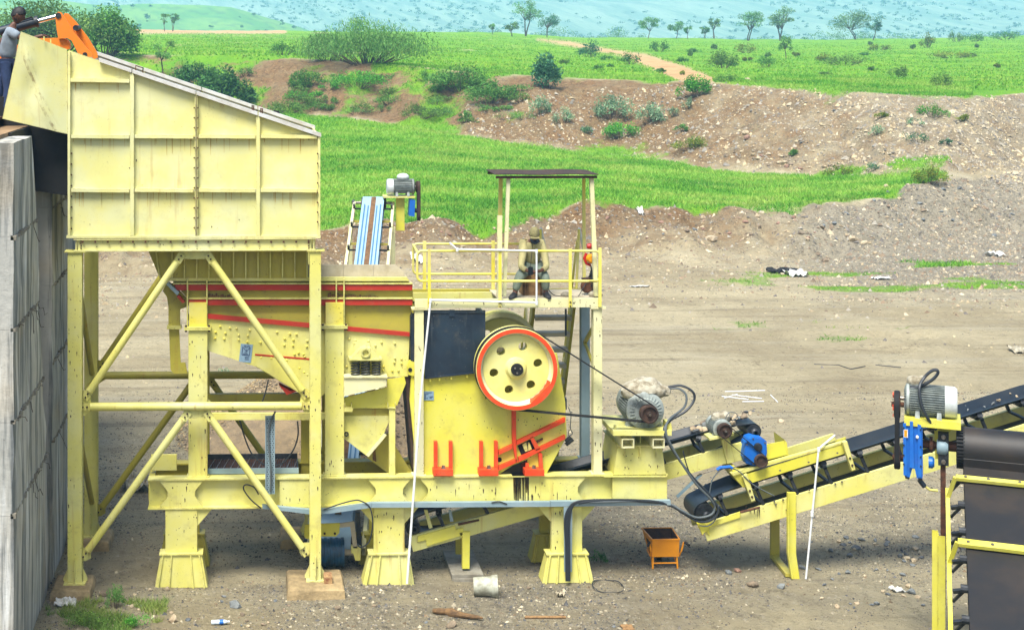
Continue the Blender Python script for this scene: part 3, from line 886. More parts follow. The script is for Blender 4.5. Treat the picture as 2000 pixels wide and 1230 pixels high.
setp(build(bl, 'bolt_heads', M['rust'], hop), kind='stuff')
rr_ = MB(); r_ = random.Random(31)
def runs(mb, x0, x1, y, Yp, n, lmax):                                # thin rust runs below edges
    for _ in range(n):
        x = r_.uniform(x0, x1); L = r_.uniform(4, lmax); w = r_.uniform(.3, .8)
        mb.pprism([(x - w, y), (x + w, y), (x + w * .3, y + L), (x - w * .3, y + L)], Yp - .0012, Yp - .0004)
for y in (271, 376):
    for i in range(4): runs(rr_, xs[i] + 8, xs[i + 1] - 8, y, HY + .05, 9, 34)
runs(rr_, 142, 250, 163, HY + .05, 8, 26)
setp(build(rr_, 'rust_runs', M['rustrun'], hop), kind='stuff')
for x in (272, 494, 511):                                          # lifting loops on the cap
    w = 7 if x == 272 else 1.5
    a, b = P(x - w, slope_y(x - w) - 4, HY), P(x + w, slope_y(x + w) - 4, HY)
    h_ = Vector((0, 0, .09))
    build(MB().path([a, a + h_, b + h_, b], .012, 6), 'lifting_loop', M['rust'], hop)
# wing plate at the loading side: a dented sheet
def wing():
    mb = MB(); n = 14
    q = [P(40, 62, HY - .32), P(131, 97, HY - .01), P(132, 262, HY - .01), P(5, 232, HY - .42)]
    vs = []
    for j in range(n + 1):
        for i in range(n + 1):
            u, v = i / n, j / n
            p = (q[0] * (1 - u) + q[1] * u) * (1 - v) + (q[3] * (1 - u) + q[2] * u) * v
            e = u - (.12 + .85 * (v - .12))                    # diagonal crease
            dz = -.07 * math.exp(-(e / .09) ** 2) * max(0, min(1, (v - .1) * 6)) + .035 * math.sin(3.2 * v + 1) * (1 - u)
            dz += .05 * math.exp(-((u - .38) / .13) ** 2 - ((v - .55) / .2) ** 2)
            vs.append((p.x, p.y + dz, p.z))
    N = len(vs)
    vs += [(a, b + .012, c) for a, b, c in vs]
    fs = []
    for j in range(n):
        for i in range(n):
            k = j * (n + 1) + i
            fs.append((k, k + n + 1, k + n + 2, k + 1)); fs.append((N + k, N + k + 1, N + k + n + 2, N + k + n + 1))
    for i in range(n):
        fs.append((i + 1, N + i + 1, N + i, i)); k = n * (n + 1) + i; fs.append((k, N + k, N + k + 1, k + 1))
        k = i * (n + 1); fs.append((k, N + k, N + k + n + 1, k + n + 1)); k += n; fs.append((k + n + 1, N + k + n + 1, N + k, k))
    return mb.add(vs, fs)
wg = build(wing(), 'wing_plate', M['pale'], hop, smooth=True)
for x in (86, 99):
    a = P(x, 62 + (x - 40) * .38 + 1, HY - .2)
    build(MB().bar(a, a + Vector((0, 0, .075)), .02, .02, (0, 1, 0)), 'latch_lug', M['frame'], wg)
cur = MB()                                                           # black sheet added as the shade behind and below the wing plate
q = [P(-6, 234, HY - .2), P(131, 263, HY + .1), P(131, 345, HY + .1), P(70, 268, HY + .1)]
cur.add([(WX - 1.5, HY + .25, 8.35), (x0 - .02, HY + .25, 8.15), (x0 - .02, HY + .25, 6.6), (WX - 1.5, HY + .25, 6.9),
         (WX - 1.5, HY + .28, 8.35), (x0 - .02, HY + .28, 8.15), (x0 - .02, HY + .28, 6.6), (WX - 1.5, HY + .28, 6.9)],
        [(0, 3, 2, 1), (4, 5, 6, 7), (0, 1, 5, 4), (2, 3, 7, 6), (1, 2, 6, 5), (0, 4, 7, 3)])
build(cur, 'shade_panel', M['black'], hop)
hk = thing('black_hook', 'small black bent hook on the hopper rim near its low end', 'hook', P(546, 236, HB))
a = P(548, 238, HB + .02)
build(MB().path([a, a + Vector((-.02, 0, .1)), a + Vector((-.06, 0, .19)), a + Vector((-.1, 0, .2)), a + Vector((-.12, 0, .14))], .03, 7), 'hook_bar', M['black'], hk)
# lower chute of the hopper with its row of stiffeners
CY = HY + .5
chute = [(290, 491), (602, 491), (602, 543), (312, 543)]
build(MB().pprism(chute, CY, CY + .03), 'chute_plate', M['ochre'], hop)
build(MB().pprism(chute, CY + 1.5, CY + 1.53), 'chute_plate', M['ochre'], hop)
for k in range(13):
    x = 312 + k * 24
    build(MB().pprism([(x - 1.2 - (8 if k == 0 else 0), 491), (x + 1.2 - (8 if k == 0 else 0), 491), (x + 1.2, 543), (x - 1.2, 543)], CY - .09, CY), 'chute_stiffener', M['frame'], hop)
build(MB().pprism([(292, 489), (606, 489), (606, 492.5), (292, 492.5)], CY - .1, CY + 1.55), 'chute_flange', M['ochre'], hop)

# ================================================================== hopper stand
st = thing('hopper_stand', 'yellow tubular braced steel stand under the hopper', 'stand', (P(380, 1140, HY).x, HB / 2, 0))
PZ = P(613, 1134, HY).z                                             # top of the concrete footings
def hcol(px, w, ytop, Y, back=False):
    x = P(px, 800, HY).x; hw = w / 2 / scl(HY)
    zt = P(px, ytop, HY).z
    dp = .2
    mb = MB()                                                       # I section, flange towards the camera
    mb.box(x - hw, x + hw, Y, Y + .02, PZ + .02, zt).box(x - hw, x + hw, Y + dp - .02, Y + dp, PZ + .02, zt).box(x - .012, x + .012, Y + .02, Y + dp - .02, PZ + .02, zt)
    c = build(mb, 'column', M['frame'], st)
    build(MB().box(x - hw - .06, x + hw + .06, Y - .07, Y + dp + .05, PZ, PZ + .02), 'base_plate', M['frame'], c)
    build(MB().box(x - hw - .05, x + hw + .06, Y - .03, Y + dp + .03, zt, zt + .02), 'cap_plate', M['frame'], c)
    for s in (-1, 1):
        build(MB().prism([(x + s * hw, PZ + .02), (x + s * (hw + .08), PZ + .02), (x + s * (hw + .08), PZ + .07), (x + s * hw, PZ + .24)], Y + .09, Y + .11), 'base_gusset', M['frame'], c)
    build(MB().prism_x([(Y - .055, PZ + .02), (Y, PZ + .02), (Y, PZ + .42), (Y - .055, PZ + .42)], x - .01, x + .01), 'base_rib', M['frame'], c)
    return c
def frame_side(Y, m):
    dY = Y - HY
    def T(px, py): p = P(px, py, HY); return Vector((p.x, p.y + dY + .1, p.z))
    hcol(146, 28, 493, Y); hcol(616, 22, 491, Y)
    def brace(a, b, r=.062):
        p, q_ = T(*a), T(*b)
        d = (q_ - p).normalized()
        build(MB().path([p + d * .1, q_ - d * .1], r, 14), 'brace_tube', m, st, smooth=True)
        for e, s in ((p, 1), (q_, -1)):                             # flattened ends with bolts
            o = build(MB().bar(e - d * s * .06, e + d * s * .13, .02, .13, (d.cross(Vector((0, 1, 0))))), 'brace_lug', m, st)
            bb = MB()
            for t in (-.02, .05): bb.lathe(e + d * s * t + Vector((0, -.01, 0)), (0, -1, 0), [(.015, 0), (.015, .03), (0, .03)], 6)
            setp(build(bb, 'lug_bolts', M['darkrust'], o), kind='stuff')
    brace((352, 503), (167, 776)); brace((408, 503), (597, 774))
    brace((163, 797), (601, 795), .07)
    brace((364, 812), (163, 1088)); brace((406, 812), (597, 1082))
    def plate(pts, dd=.1):
        q = [P(a, b, HY) for a, b in pts]
        build(MB().prism([(p.x, p.z) for p in q], Y + dd, Y + dd + .015), 'gusset_plate', m, st)
    plate([(351, 491), (410, 491), (406, 508), (355, 508)], .118)
    plate([(358, 800), (411, 800), (411, 812), (405, 820), (364, 820), (358, 812)], .118)
    plate([(158, 765), (176, 765), (176, 806), (162, 815), (158, 815)], .118)
    plate([(606, 765), (590, 758), (586, 790), (594, 808), (606, 810)], .118)
    plate([(158, 1074), (176, 1074), (176, 1094), (166, 1100), (158, 1100)], .118)
    plate([(606, 1064), (590, 1064), (585, 1082), (590, 1090), (606, 1090)], .118)
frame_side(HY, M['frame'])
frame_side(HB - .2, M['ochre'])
for px in (146, 616):                                               # braces between front and rear columns
    x = P(px, 800, HY).x + (.02 if px < 300 else -.02)
    for z0, z1 in ((5.3, 3.15), (2.75, .8)):
        build(MB().path([(x, HY + .2, z0), (x, HB - .2, z1)], .05, 10), 'side_brace_tube', M['ochre'], st, smooth=True)
    build(MB().path([(x, HY + .2, 2.95), (x, HB - .2, 2.95)], .06, 10), 'side_brace_tube', M['ochre'], st, smooth=True)
# footings
def footing(px, Y, w, d, label, tilt=0):
    x = P(px, 1130, HY).x
    mb = MB(); r = random.Random(px)
    vs = []
    for z, e in ((-.1, .03), (PZ * .4, .02), (PZ - .03, 0), (PZ, -.03)):
        for sx, sy in ((-1, -1), (0, -1.02), (1, -1), (1.02, 0), (1, 1), (-1, 1)):
            vs.append((x + sx * (w / 2 + e) + r.uniform(-.012, .012), Y + .1 + sy * (d / 2 + e) + r.uniform(-.012, .012), z))
    fs = []
    for i in range(3):
        for k in range(6):
            fs.append((i * 6 + k, i * 6 + (k + 1) % 6, (i + 1) * 6 + (k + 1) % 6, (i + 1) * 6 + k))
    fs.append(tuple(range(18, 24)))
    mb.add(vs, fs)
    build(mb, 'concrete_footing', M['footing'], loc=(x, Y, 0), label=label, cat='footing', group='footings of the hopper stand')
footing(142, HY, .62, .75, 'sunken concrete footing under the left front column by the wall')
footing(616, HY, .92, .95, 'broad concrete footing with a brick on it under the right front column')
footing(146, HB - .2, .7, .8, 'concrete footing of the rear left column behind the braces')
footing(600, HB - .2, .8, .8, 'concrete footing of the rear right column behind the blue drum')
p = P(640, 1120, HY)
bk = MB(); z0 = PZ
bk.box(p.x - .07, p.x + .07, HY - .14, HY + .12, z0, z0 + .11)
build(bk, 'brick', M['brick'], loc=(p.x, HY, z0), label='pale brick with a broken red end lying on the footing by the column', cat='brick')

# ================================================================== machine base frame
BY, BD = 0.0, 1.15                            # front plane, depth
bf = thing('machine_base_frame', 'long yellow steel base frame on stub legs carrying feeder and crusher', 'base frame', (P(800, 1140, BY).x, BD / 2, 0))
bz1, bz0 = P(700, 931, BY).z, P(700, 990, BY).z
bx0, bx1 = P(290, 960, BY).x, P(1303, 955, BY).x
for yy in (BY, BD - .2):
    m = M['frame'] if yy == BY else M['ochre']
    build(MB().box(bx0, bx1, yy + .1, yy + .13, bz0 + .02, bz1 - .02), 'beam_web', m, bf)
    build(MB().box(bx0 - .01, bx1 + .01, yy - .02, yy + .22, bz1 - .025, bz1), 'beam_flange', m, bf)
    build(MB().box(bx0 - .01, bx1 + .01, yy - .02, yy + .22, bz0, bz0 + .025), 'beam_flange', m, bf)
for px in (288, 560, 800, 1040, 1295):
    x = P(px, 960, BY).x
    build(MB().box(x, x + .1, BY + .24, BD - .22, bz0 + .1, bz1 - .05), 'cross_beam', M['ochre'], bf)
def cover(a, b, la, lb):
    """flush cover plate on the web, flared where la / lb is set"""
    xa, xb = P(a, 960, BY).x, P(b, 960, BY).x
    zt, zb_ = bz1 - .026, bz0 + .026
    e, c = .13, .14
    pts = []
    pts += [(xa - e, zb_), (xa - e, zb_ + .03), (xa - .03, zb_ + c), (xa, zb_ + c + .05), (xa, zt - c - .05), (xa - .03, zt - c), (xa - e, zt - .03), (xa - e, zt)] if la else [(xa, zb_), (xa, zt)]
    pts += [(xb + e, zt), (xb + e, zt - .03), (xb + .03, zt - c), (xb, zt - c - .05), (xb, zb_ + c + .05), (xb + .03, zb_ + c), (xb + e, zb_ + .03), (xb + e, zb_)] if lb else [(xb, zt), (xb, zb_)]
    build(MB().prism(pts, BY + .005, BY + .03), 'cover_plate', M['frame'], bf)
cover(327, 381, 1, 1); cover(546, 604, 0, 0); cover(734, 787, 1, 1); cover(836, 1129, 1, 1); cover(1196, 1303, 0, 0)
def stub(a, b, ba, bb, gl, gr):
    xa, xb = P(a, 1030, BY).x, P(b, 1030, BY).x
    zc = P((a + b) / 2, 1078, BY).z
    xba, xbb = P(ba, 1135, BY).x, P(bb, 1135, BY).x
    for yy, m in ((BY, M['frame']), (BD - .12, M['ochre'])):
        lg = build(MB().box(xa, xb, yy + (.0 if yy == BY else 0), yy + .12, zc, bz0 - .002), 'leg', m, bf)
        if gl: build(MB().prism([(xa, bz0 - .003), (xa - .26, bz0 - .003), (xa, bz0 - .30)], yy + .03, yy + .05), 'gusset', m, lg)
        if gr: build(MB().prism([(xb, bz0 - .003), (xb + .26, bz0 - .003), (xb, bz0 - .30)], yy + .03, yy + .05), 'gusset', m, lg)
        t = .06
        y0 = yy - .06
        build(MB().box(xa - .1, xb + .1, y0 - .03, yy + .2, zc - .022, zc), 'top_plate', m, lg)
        # splayed shoe
        sh = MB().add([(xba, y0 - .05, 0), (xbb, y0 - .05, 0), (xb + .08, y0, zc - .023), (xa - .08, y0, zc - .023),
                       (xba, yy + .26, 0), (xbb, yy + .26, 0), (xb + .08, yy + .17, zc - .023), (xa - .08, yy + .17, zc - .023)],
                      [(0, 1, 2, 3), (5, 4, 7, 6), (1, 5, 6, 2), (4, 0, 3, 7), (3, 2, 6, 7)])
        build(sh, 'shoe', m, lg)
        for f in (.06, .27, .73, .94):
            xt = (xa - .08) + (xb - xa + .16) * f; xm = xba + (xbb - xba) * f
            build(MB().add([(xm - .012, y0 - .05, 0), (xm + .012, y0 - .05, 0), (xt + .012, y0 - .004, zc - .024), (xt - .012, y0 - .004, zc - .024),
                            (xm - .012, y0 - .10, 0), (xm + .012, y0 - .10, 0), (xt + .012, y0 - .035, zc - .024), (xt - .012, y0 - .035, zc - .024)],
                           [(4, 5, 6, 7), (0, 4, 7, 3), (5, 1, 2, 6), (7, 6, 2, 3), (0, 1, 5, 4)]), 'shoe_rib', m, lg)
stub(323, 385, 303, 406, 0, 1); stub(730, 790, 707, 808, 1, 1); stub(1077, 1137, 1057, 1157, 1, 1)
# oil run below the crusher
oi = MB(); r_ = random.Random(3)
x = P(1004, 950, BY).x; xe = P(1031, 950, BY).x
while x < xe:
    w = r_.uniform(.012, .045); L = (bz1 - bz0) * r_.uniform(.55, 1.0)
    oi.prism([(x, bz1 - .027), (x + w, bz1 - .027), (x + w * .8, bz1 - L), (x + w * .4, bz1 - L - .01), (x + w * .2, bz1 - L)], BY + .001, BY + .0045)
    x += w * r_.uniform(.9, 1.3)
build(oi, 'oil_run', M['oil'], bf)
oe = MB(); x = P(1002, 950, BY).x
for k in range(9):
    xx = x + k * .029; L = (bz1 - bz0) * r_.uniform(.6, .95)
    oe.prism([(xx, bz1 - .027), (xx + .025, bz1 - .027), (xx + .012, bz1 - L)], BY + .003, BY + .0048)
build(oe, 'oil_stain', M['oiledge'], bf)
build(MB().box(P(1000, 930, BY).x, P(1034, 930, BY).x, BY - .024, BY + .1, bz1 + .001, bz1 + .006), 'oil_pool', M['oil'], bf)
# walkway grating on the frame, channel in front of it
gt = thing('walkway_grating', 'dark perforated steel walkway plate lying on the base frame under the feeder', 'grating', P(495, 915, BY + .5))
ga, gb_ = P(403, 915, BY + .3), P(583, 915, BY + .3)
gzz = bz1 + .05
build(MB().box(ga.x, gb_.x, BY + .25, BY + .95, gzz, gzz + .012), 'tread_plate', M['idler'], gt)
build(MB().box(ga.x, gb_.x, BY + .95, BY + .97, gzz, gzz + .1), 'upstand', M['idler'], gt)
build(MB().box(ga.x, gb_.x, BY + .22, BY + .25, gzz - .04, gzz + .05), 'front_channel', M['steelgrey'], gt)
for k in range(13):
    x = ga.x + (gb_.x - ga.x) * (k + .5) / 13
    build(MB().bar((x - .03, BY + .26, gzz + .018), (x + .07, BY + .94, gzz + .018), .012, .012), 'cross_bar', M['steel'], gt)
pf = MB()
for i in range(44):
    for j in range(9):
        pf.box(ga.x + .02 + i * (gb_.x - ga.x - .04) / 44, ga.x + .045 + i * (gb_.x - ga.x - .04) / 44, BY + .29 + j * .07 + (i % 2) * .03, BY + .32 + j * .07 + (i % 2) * .03, gzz + .0125, gzz + .02)
setp(build(pf, 'raised_treads', M['rust'], gt), kind='stuff')
p = P(320, 928, BY + .8)
build(MB().box(p.x - .2, p.x + .24, BY + .5, BY + .56, bz1 + .002, bz1 + .27), 'yellow_upright_plate', M['frame'], loc=(p.x, BY + .5, bz1), label='short yellow upright plate standing on the left end of the base frame', cat='plate')

# ================================================================== vibrating feeder
FY = .16
fd = thing('vibrating_feeder', 'yellow vibrating feeder with red stripes and dark coil springs under the hopper', 'feeder', (P(600, 930, FY).x, .6, bz1))
FD = 1.0
def fpart(nm, pts, m, y0=FY, y1=FY + .025, par=None):
    return build(MB().pprism(pts, y0, y1), nm, m, par or fd)
# upper fixed skirt: rail, stripe, web, stripe, lower sheet
sk = fpart('skirt_plate', [(332, 543), (795, 543), (806, 566), (805, 597), (800, 652), (405, 652), (405, 614), (372, 590)], M['ochre'], FY + .1, FY + .125)
fpart('skirt_plate', [(332, 543), (795, 543), (806, 566), (805, 597), (800, 652), (405, 652), (405, 614), (372, 590)], M['ochre'], FY + FD - .1, FY + FD - .075)
fpart('top_rail', [(314, 542), (795, 542), (800, 549), (314, 549)], M['frame'], FY - .0, FY + .1, sk)
for ya, yb in ((556, 567), (585, 596)):
    fpart('stripe_rail', [(340 if ya < 570 else 368, ya), (806, ya), (805, yb), (345 if ya < 570 else 368, yb)], M['red'], FY + .0, FY + .1, sk)
    fpart('rail_lip', [(338 if ya < 570 else 368, ya - 3), (806, ya - 3), (806, ya - .6), (338 if ya < 570 else 368, ya - .6)], M['frame'], FY - .02, FY + .1, sk)
for a, b in ((406, 470), (640, 735)):                                # caked dust in the web
    mb = MB(); r_ = random.Random(a)
    x = a
    while x < b:
        w = r_.uniform(4, 10); hh = r_.uniform(8, 14) * (1 - .6 * (x - a) / (b - a))
        mb.pprism([(x, 584.5), (x + w, 584.5), (x + w * .8, 584 - hh), (x + w * .2, 584 - hh * .9)], FY + .06, FY + .098); x += w * .8
    build(mb, 'caked_dust', M['beltdirt'], sk)
for x in (366, 404, 657, 672):
    fpart('skirt_stiffener', [(x - 1.3, 546), (x + 1.3, 546), (x + 1.3, 640), (x - 1.3, 640)], M['frame'], FY - .06, FY + .1, sk)
# worn liner standing above the skirt on the far side
for i, (a, b) in enumerate(((560, 670), (671, 729), (730, 789))):
    pts = [(a, 517), (b, 517), (b, 546), (a, 546)] if i < 2 else [(a, 517), (772, 517), (789, 530), (789, 546), (a, 546)]
    fpart('liner_plate', pts, M['linerdust'], FY + .13, FY + .16)
fpart('liner_plate', [(330, 517), (772, 517), (789, 530), (789, 546), (330, 546)], M['linerdust'], FY + FD - .2, FY + FD - .17)
# left drop arm with its slot
arm = fpart('drop_arm', [(324, 553), (338, 553), (368, 586), (368, 598), (352, 604), (352, 638), (329, 638), (329, 600), (326, 580), (318, 568)], M['ochre'], FY + .2, FY + .23)
fpart('drop_arm', [(330, 642), (350, 642), (353, 708), (362, 708), (366, 729), (340, 730), (333, 722)], M['ochre'], FY + .2, FY + .23)
fpart('clamp_plate', [(326, 637), (354, 637), (354, 643), (326, 643)], M['frame'], FY + .12, FY + .3, arm)
fpart('rubber_seal', [(322, 553), (330, 553), (350, 571), (346, 577)], M['steelgrey'], FY - .05, FY + .1)
fpart('red_tip', [(345, 579), (350, 577), (361, 590), (356, 592)], M['red'], FY - .05, FY + .1)
# trough body
tr = fpart('trough_side', [(404, 620), (800, 655), (797, 735), (672, 740), (612, 786), (590, 771), (500, 716), (404, 684)], M['vividp'] if 'vividp' in M else M['frame'], FY + .02, FY + .05)
fpart('trough_side', [(404, 620), (800, 655), (797, 735), (672, 740), (612, 786), (590, 771), (500, 716), (404, 684)], M['ochre'], FY + FD - .05, FY + FD - .02)
fpart('red_edge', [(404, 613), (800, 649), (800, 657), (404, 622)], M['red'], FY - .03, FY + .02, tr)
fpart('seam_strip', [(498, 691), (606, 700), (606, 703), (498, 694)], M['red'], FY + .005, FY + .02, tr)
fpart('lower_plate', [(499, 695), (606, 704), (612, 785), (590, 770), (500, 715)], M['frame'], FY + .0, FY + .02, tr)
fpart('bottom_pan', [(404, 680), (500, 712), (590, 767), (612, 782), (672, 736), (797, 731), (797, 735), (672, 740), (612, 786), (590, 771), (500, 716), (404, 684)], M['ochre'], FY + .05, FY + FD - .05, tr)
fpart('red_guide', [(545, 752), (567, 763), (586, 762), (560, 771)], M['red'], FY + .06, FY + .3)
bl = MB()
for (x, y) in ((430,637),(449,640),(462,641),(421,648),(440,650),(466,654),(420,660),(438,661),(466,663),(488,644),(484,655),(483,667),(509,668),(541,648),(566,651),(579,652),(556,661),(573,663),(555,673),(572,674),(600,665),(599,676),(575,691),(583,688),(593,691),(595,696),(510,698),(530,699),(560,703),(585,718),(594,726),(600,731),
               (682,661),(694,664),(719,665),(745,668),(771,670),(693,670),(715,673),(733,674),(693,688),(771,699),(784,700),(770,707),(784,709),(766,723),(778,723),(677,715),(749,715),(748,722)):
    p = P(x, y, FY + .02); bl.lathe((p.x, FY + .02, p.z), (0, -1, 0), [(.02, 0), (.02, .022), (.008, .03), (0, .03)], 6)
setp(build(bl, 'bolt_heads', M['rail'], tr), kind='stuff')
# stand columns of the feeder
for a, b, yc in ((368, 405, 641), (635, 672, 638)):
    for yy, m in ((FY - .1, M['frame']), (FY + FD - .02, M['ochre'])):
        xa, xb = P(a, 800, FY - .1).x, P(b, 800, FY - .1).x
        zc = P(a, yc, FY - .1).z; zt = P(a, 592, FY - .1).z
        c = build(MB().box(xa, xb, yy, yy + .02, bz1 + .02, zc - .03).box(xa, xb, yy + .16, yy + .18, bz1 + .02, zc - .03).box((xa + xb) / 2 - .01, (xa + xb) / 2 + .01, yy + .02, yy + .16, bz1 + .02, zc - .03), 'stand_column', m, fd)
        build(MB().box(xa - .03, xb + .03, yy - .03, yy + .2, bz1 + .002, bz1 + .02), 'base_plate', m, c)
        build(MB().box(xa - .07, xb + .06, yy - .04, yy + .2, zc - .029, zc - .002), 'clamp_plate', m, c)
        build(MB().box(xa - .07, xb + .06, yy - .035, yy + .2, zc + .002, zc + .024), 'clamp_plate', m, c)
        build(MB().box(xa + .01, xb - .01, yy + .01, yy + .15, zc + .025, zt), 'upper_column', M['rail'] if yy < .2 else m, c)
        bb = MB()
        for xx in (xa - .04, xb + .03): bb.lathe((xx, yy - .01, zc - .06), (0, 0, 1), [(0, 0), (.02, 0), (.02, .11), (0, .11)], 6)
        setp(build(bb, 'clamp_bolts', M['darkrust'], c), kind='stuff')
bmz = P(500, 808, FY).z
fpart('tie_beam', [(404, 807), (606, 807), (606, 820), (404, 820)], M['frame'], FY - .06, FY + .02)
fpart('tie_beam', [(606, 807), (636, 807), (636, 820), (606, 820)], M['frame'], FY - .06, FY + .02)
fpart('rear_tie_beam', [(404, 770), (606, 768), (606, 784), (404, 786)], M['ochre'], FY + FD - .1, FY + FD)
fpart('rear_post', [(588, 820), (604, 820), (604, 930), (588, 930)], M['ochre'], FY + .8, FY + .88)
fpart('small_gusset', [(404, 778), (411, 783), (412, 790), (404, 790)], M['frame'], FY - .06, FY - .04)
# spring seat and three coils
ss_ = fpart('spring_seat', [(672, 738), (755, 738), (755, 754), (672, 774)], M['cream'], FY - .25, FY - .1)
fpart('seat_rim', [(672, 735.5), (757, 735.5), (757, 738), (672, 738)], M['cream'], FY - .28, FY - .02, ss_)
def coil(px, Yc, par):
    x = P(px, 720, Yc).x
    z0, z1 = P(px, 735, Yc).z, P(px, 704, Yc).z
    pts = []
    n, turns = 66, 5.0
    for i in range(n + 1):
        t = i / n
        a = t * turns * 2 * math.pi
        pts.append((x + .068 * math.cos(a), Yc + .068 * math.sin(a), z0 + .018 + (z1 - z0 - .036) * t))
    build(MB().path(pts, .0150, 7), 'coil_spring', M['spring'], par, smooth=True)
br = fpart('spring_bracket', [(684, 703), (745, 703), (724, 681), (704, 681)], M['frame'], FY - .24, FY - .0)
fpart('bracket_base', [(682, 700.5), (747, 700.5), (747, 704), (682, 704)], M['frame'], FY - .28, FY - .0, br)
p = P(713.5, 688, FY - .24)
build(MB().lathe((p.x, FY - .3, p.z), (0, 1, 0), [(.055, 0), (.078, 0), (.078, .3), (.055, .3), (.055, 0)], 20), 'bracket_pipe', M['frame'], br, smooth=True)
build(MB().lathe((p.x, FY - .2, p.z), (0, 1, 0), [(0, 0), (.054, 0)], 16), 'pipe_bore', M['hole'], br)
for x in (694, 714, 735): coil(x, FY - .13, br)
fpart('bracket_back_plate', [(692, 666), (722, 668), (724, 681), (704, 681), (692, 698)], M['frame'], FY - .005, FY + .018, br)
# discharge chute below the trough
ch = thing('discharge_chute', 'yellow pointed chute box hanging below the feeder springs', 'chute', P(715, 850, FY))
def cpart(nm, pts, m, y0, y1): return build(MB().pprism(pts, y0, y1), nm, m, ch)
cpart('side_plate', [(672, 776), (756, 756), (756, 740), (790, 736), (793, 748), (776, 790), (770, 797), (672, 797)], M['vivid'], FY - .02, FY + .0)
cpart('hanger_strip', [(672, 797.5), (760, 797.5), (760, 812), (672, 812)], M['ochre'], FY + .06, FY + .09)
cpart('pointed_plate', [(672, 812), (760, 812), (760, 822), (750, 847), (715, 889), (672, 856)], M['frame'], FY + .03, FY + .06)
cpart('pointed_plate', [(672, 797), (760, 797), (760, 822), (750, 847), (715, 889), (672, 856)], M['ochre'], FY + .8, FY + .83)
cpart('sloping_floor', [(750, 847), (755, 850), (720, 892), (715, 889)], M['cream'], FY + .0, FY + .85)
cpart('sloping_floor', [(672, 852), (715, 886), (715, 889), (672, 856)], M['ochre'], FY + .06, FY + .8)
cpart('round_port', [(672, 842), (681, 842), (681, 853), (672, 853)], M['frame'], FY + .01, FY + .03)
p = P(676.5, 847, FY + .01)
build(MB().lathe((p.x, FY + .01, p.z), (0, -1, 0), [(.022, 0), (.04, 0), (.04, .02), (.022, .02), (.022, 0)], 14), 'port_ring', M['black'], ch)
cpart('deflector_plate', [(752, 850), (757, 846), (806, 925), (760, 925), (716, 893)], M['ochre'], FY + .3, FY + .33)
cpart('dirty_strut', [(729, 876), (733, 874), (735, 902), (728, 898)], M['beltdirt'], FY + .27, FY + .298)
cpart('post', [(760, 798), (772, 798), (772, 929), (760, 929)], M['frame'], FY - .08, FY + .02)
cpart('post_saddle', [(757, 787), (758.5, 787), (758.5, 796), (771.5, 796), (771.5, 787), (773, 787), (773, 798), (757, 798)], M['frame'], FY - .1, FY - .03)
cpart('channel_end', [(673, 787), (674.5, 787), (674.5, 795), (686, 795), (686, 787), (687.5, 787), (687.5, 797), (690, 797), (688, 804), (672, 804), (672, 797), (673, 797)], M['frame'], FY - .12, FY - .03)
# warning plate on the trough
npl = thing('warning_plate', 'blue grey printed warning plate on the feeder side', 'sign', P(480, 690, FY + .02))
build(MB().pprism([(470.5, 671), (494, 673), (490, 708.5), (466.5, 706)], FY + .012, FY + .019), 'backing', M['plate'], npl)
ik = MB()
def stroke(mb, a, b, w, y): mb.pprism([(a[0] - w, a[1]), (a[0] + w, a[1]), (b[0] + w, b[1]), (b[0] - w, b[1])] if abs(a[1] - b[1]) > abs(a[0] - b[0]) else [(a[0], a[1] - w), (b[0], b[1] - w), (b[0], b[1] + w), (a[0], a[1] + w)], y, y + .004)
yk = FY + .007
for a, b in (((474, 677), (472.5, 692)), ((488.5, 679), (487, 694)), ((474, 677), (479.5, 684)), ((488.5, 679), (482.5, 684.5)), ((479.5, 685), (483, 685.2)), ((472.5, 692.5), (487, 694)), ((481, 682), (480.5, 685))): stroke(ik, a, b, .5, yk)
for y in (697, 699.5, 702): stroke(ik, (478, y - .3), (486, y + .4), .3, yk)
build(ik, 'emblem', M['ink'], npl)
def text(s, px, py, Y, hpx, mat, parent, name='lettering', skew=0.0):
    cu = bpy.data.curves.new('lettering', 'FONT'); cu.body = s; cu.size = hpx / scl(Y) * 1.35; cu.extrude = .001
    cu.align_x = 'CENTER'
    o = bpy.data.objects.new('lettering_curve', cu); col.objects.link(o)
    dg = bpy.context.evaluated_depsgraph_get()
    me = bpy.data.meshes.new_from_object(o.evaluated_get(dg))
    bpy.data.objects.remove(o)
    p = P(px, py, Y)
    me.transform(Matrix.Translation(p - ORG[parent]) @ Matrix.Rotation(R(-skew), 4, 'Y') @ Matrix.Rotation(R(90), 4, 'X'))
    me.materials.clear(); me.materials.append(mat)
    q = bpy.data.objects.new(name, me); col.objects.link(q); q.parent = parent
    ORG[q] = ORG[parent]
    return q
text('ELIN', 482.5, 678.5, yk, 4.2, M['ink'], npl, skew=-5)
text('NO', 480, 689, yk, 2.2, M['ink'], npl, skew=-5)
text('ENTRY', 479.5, 692, yk, 2.2, M['ink'], npl, skew=-5)
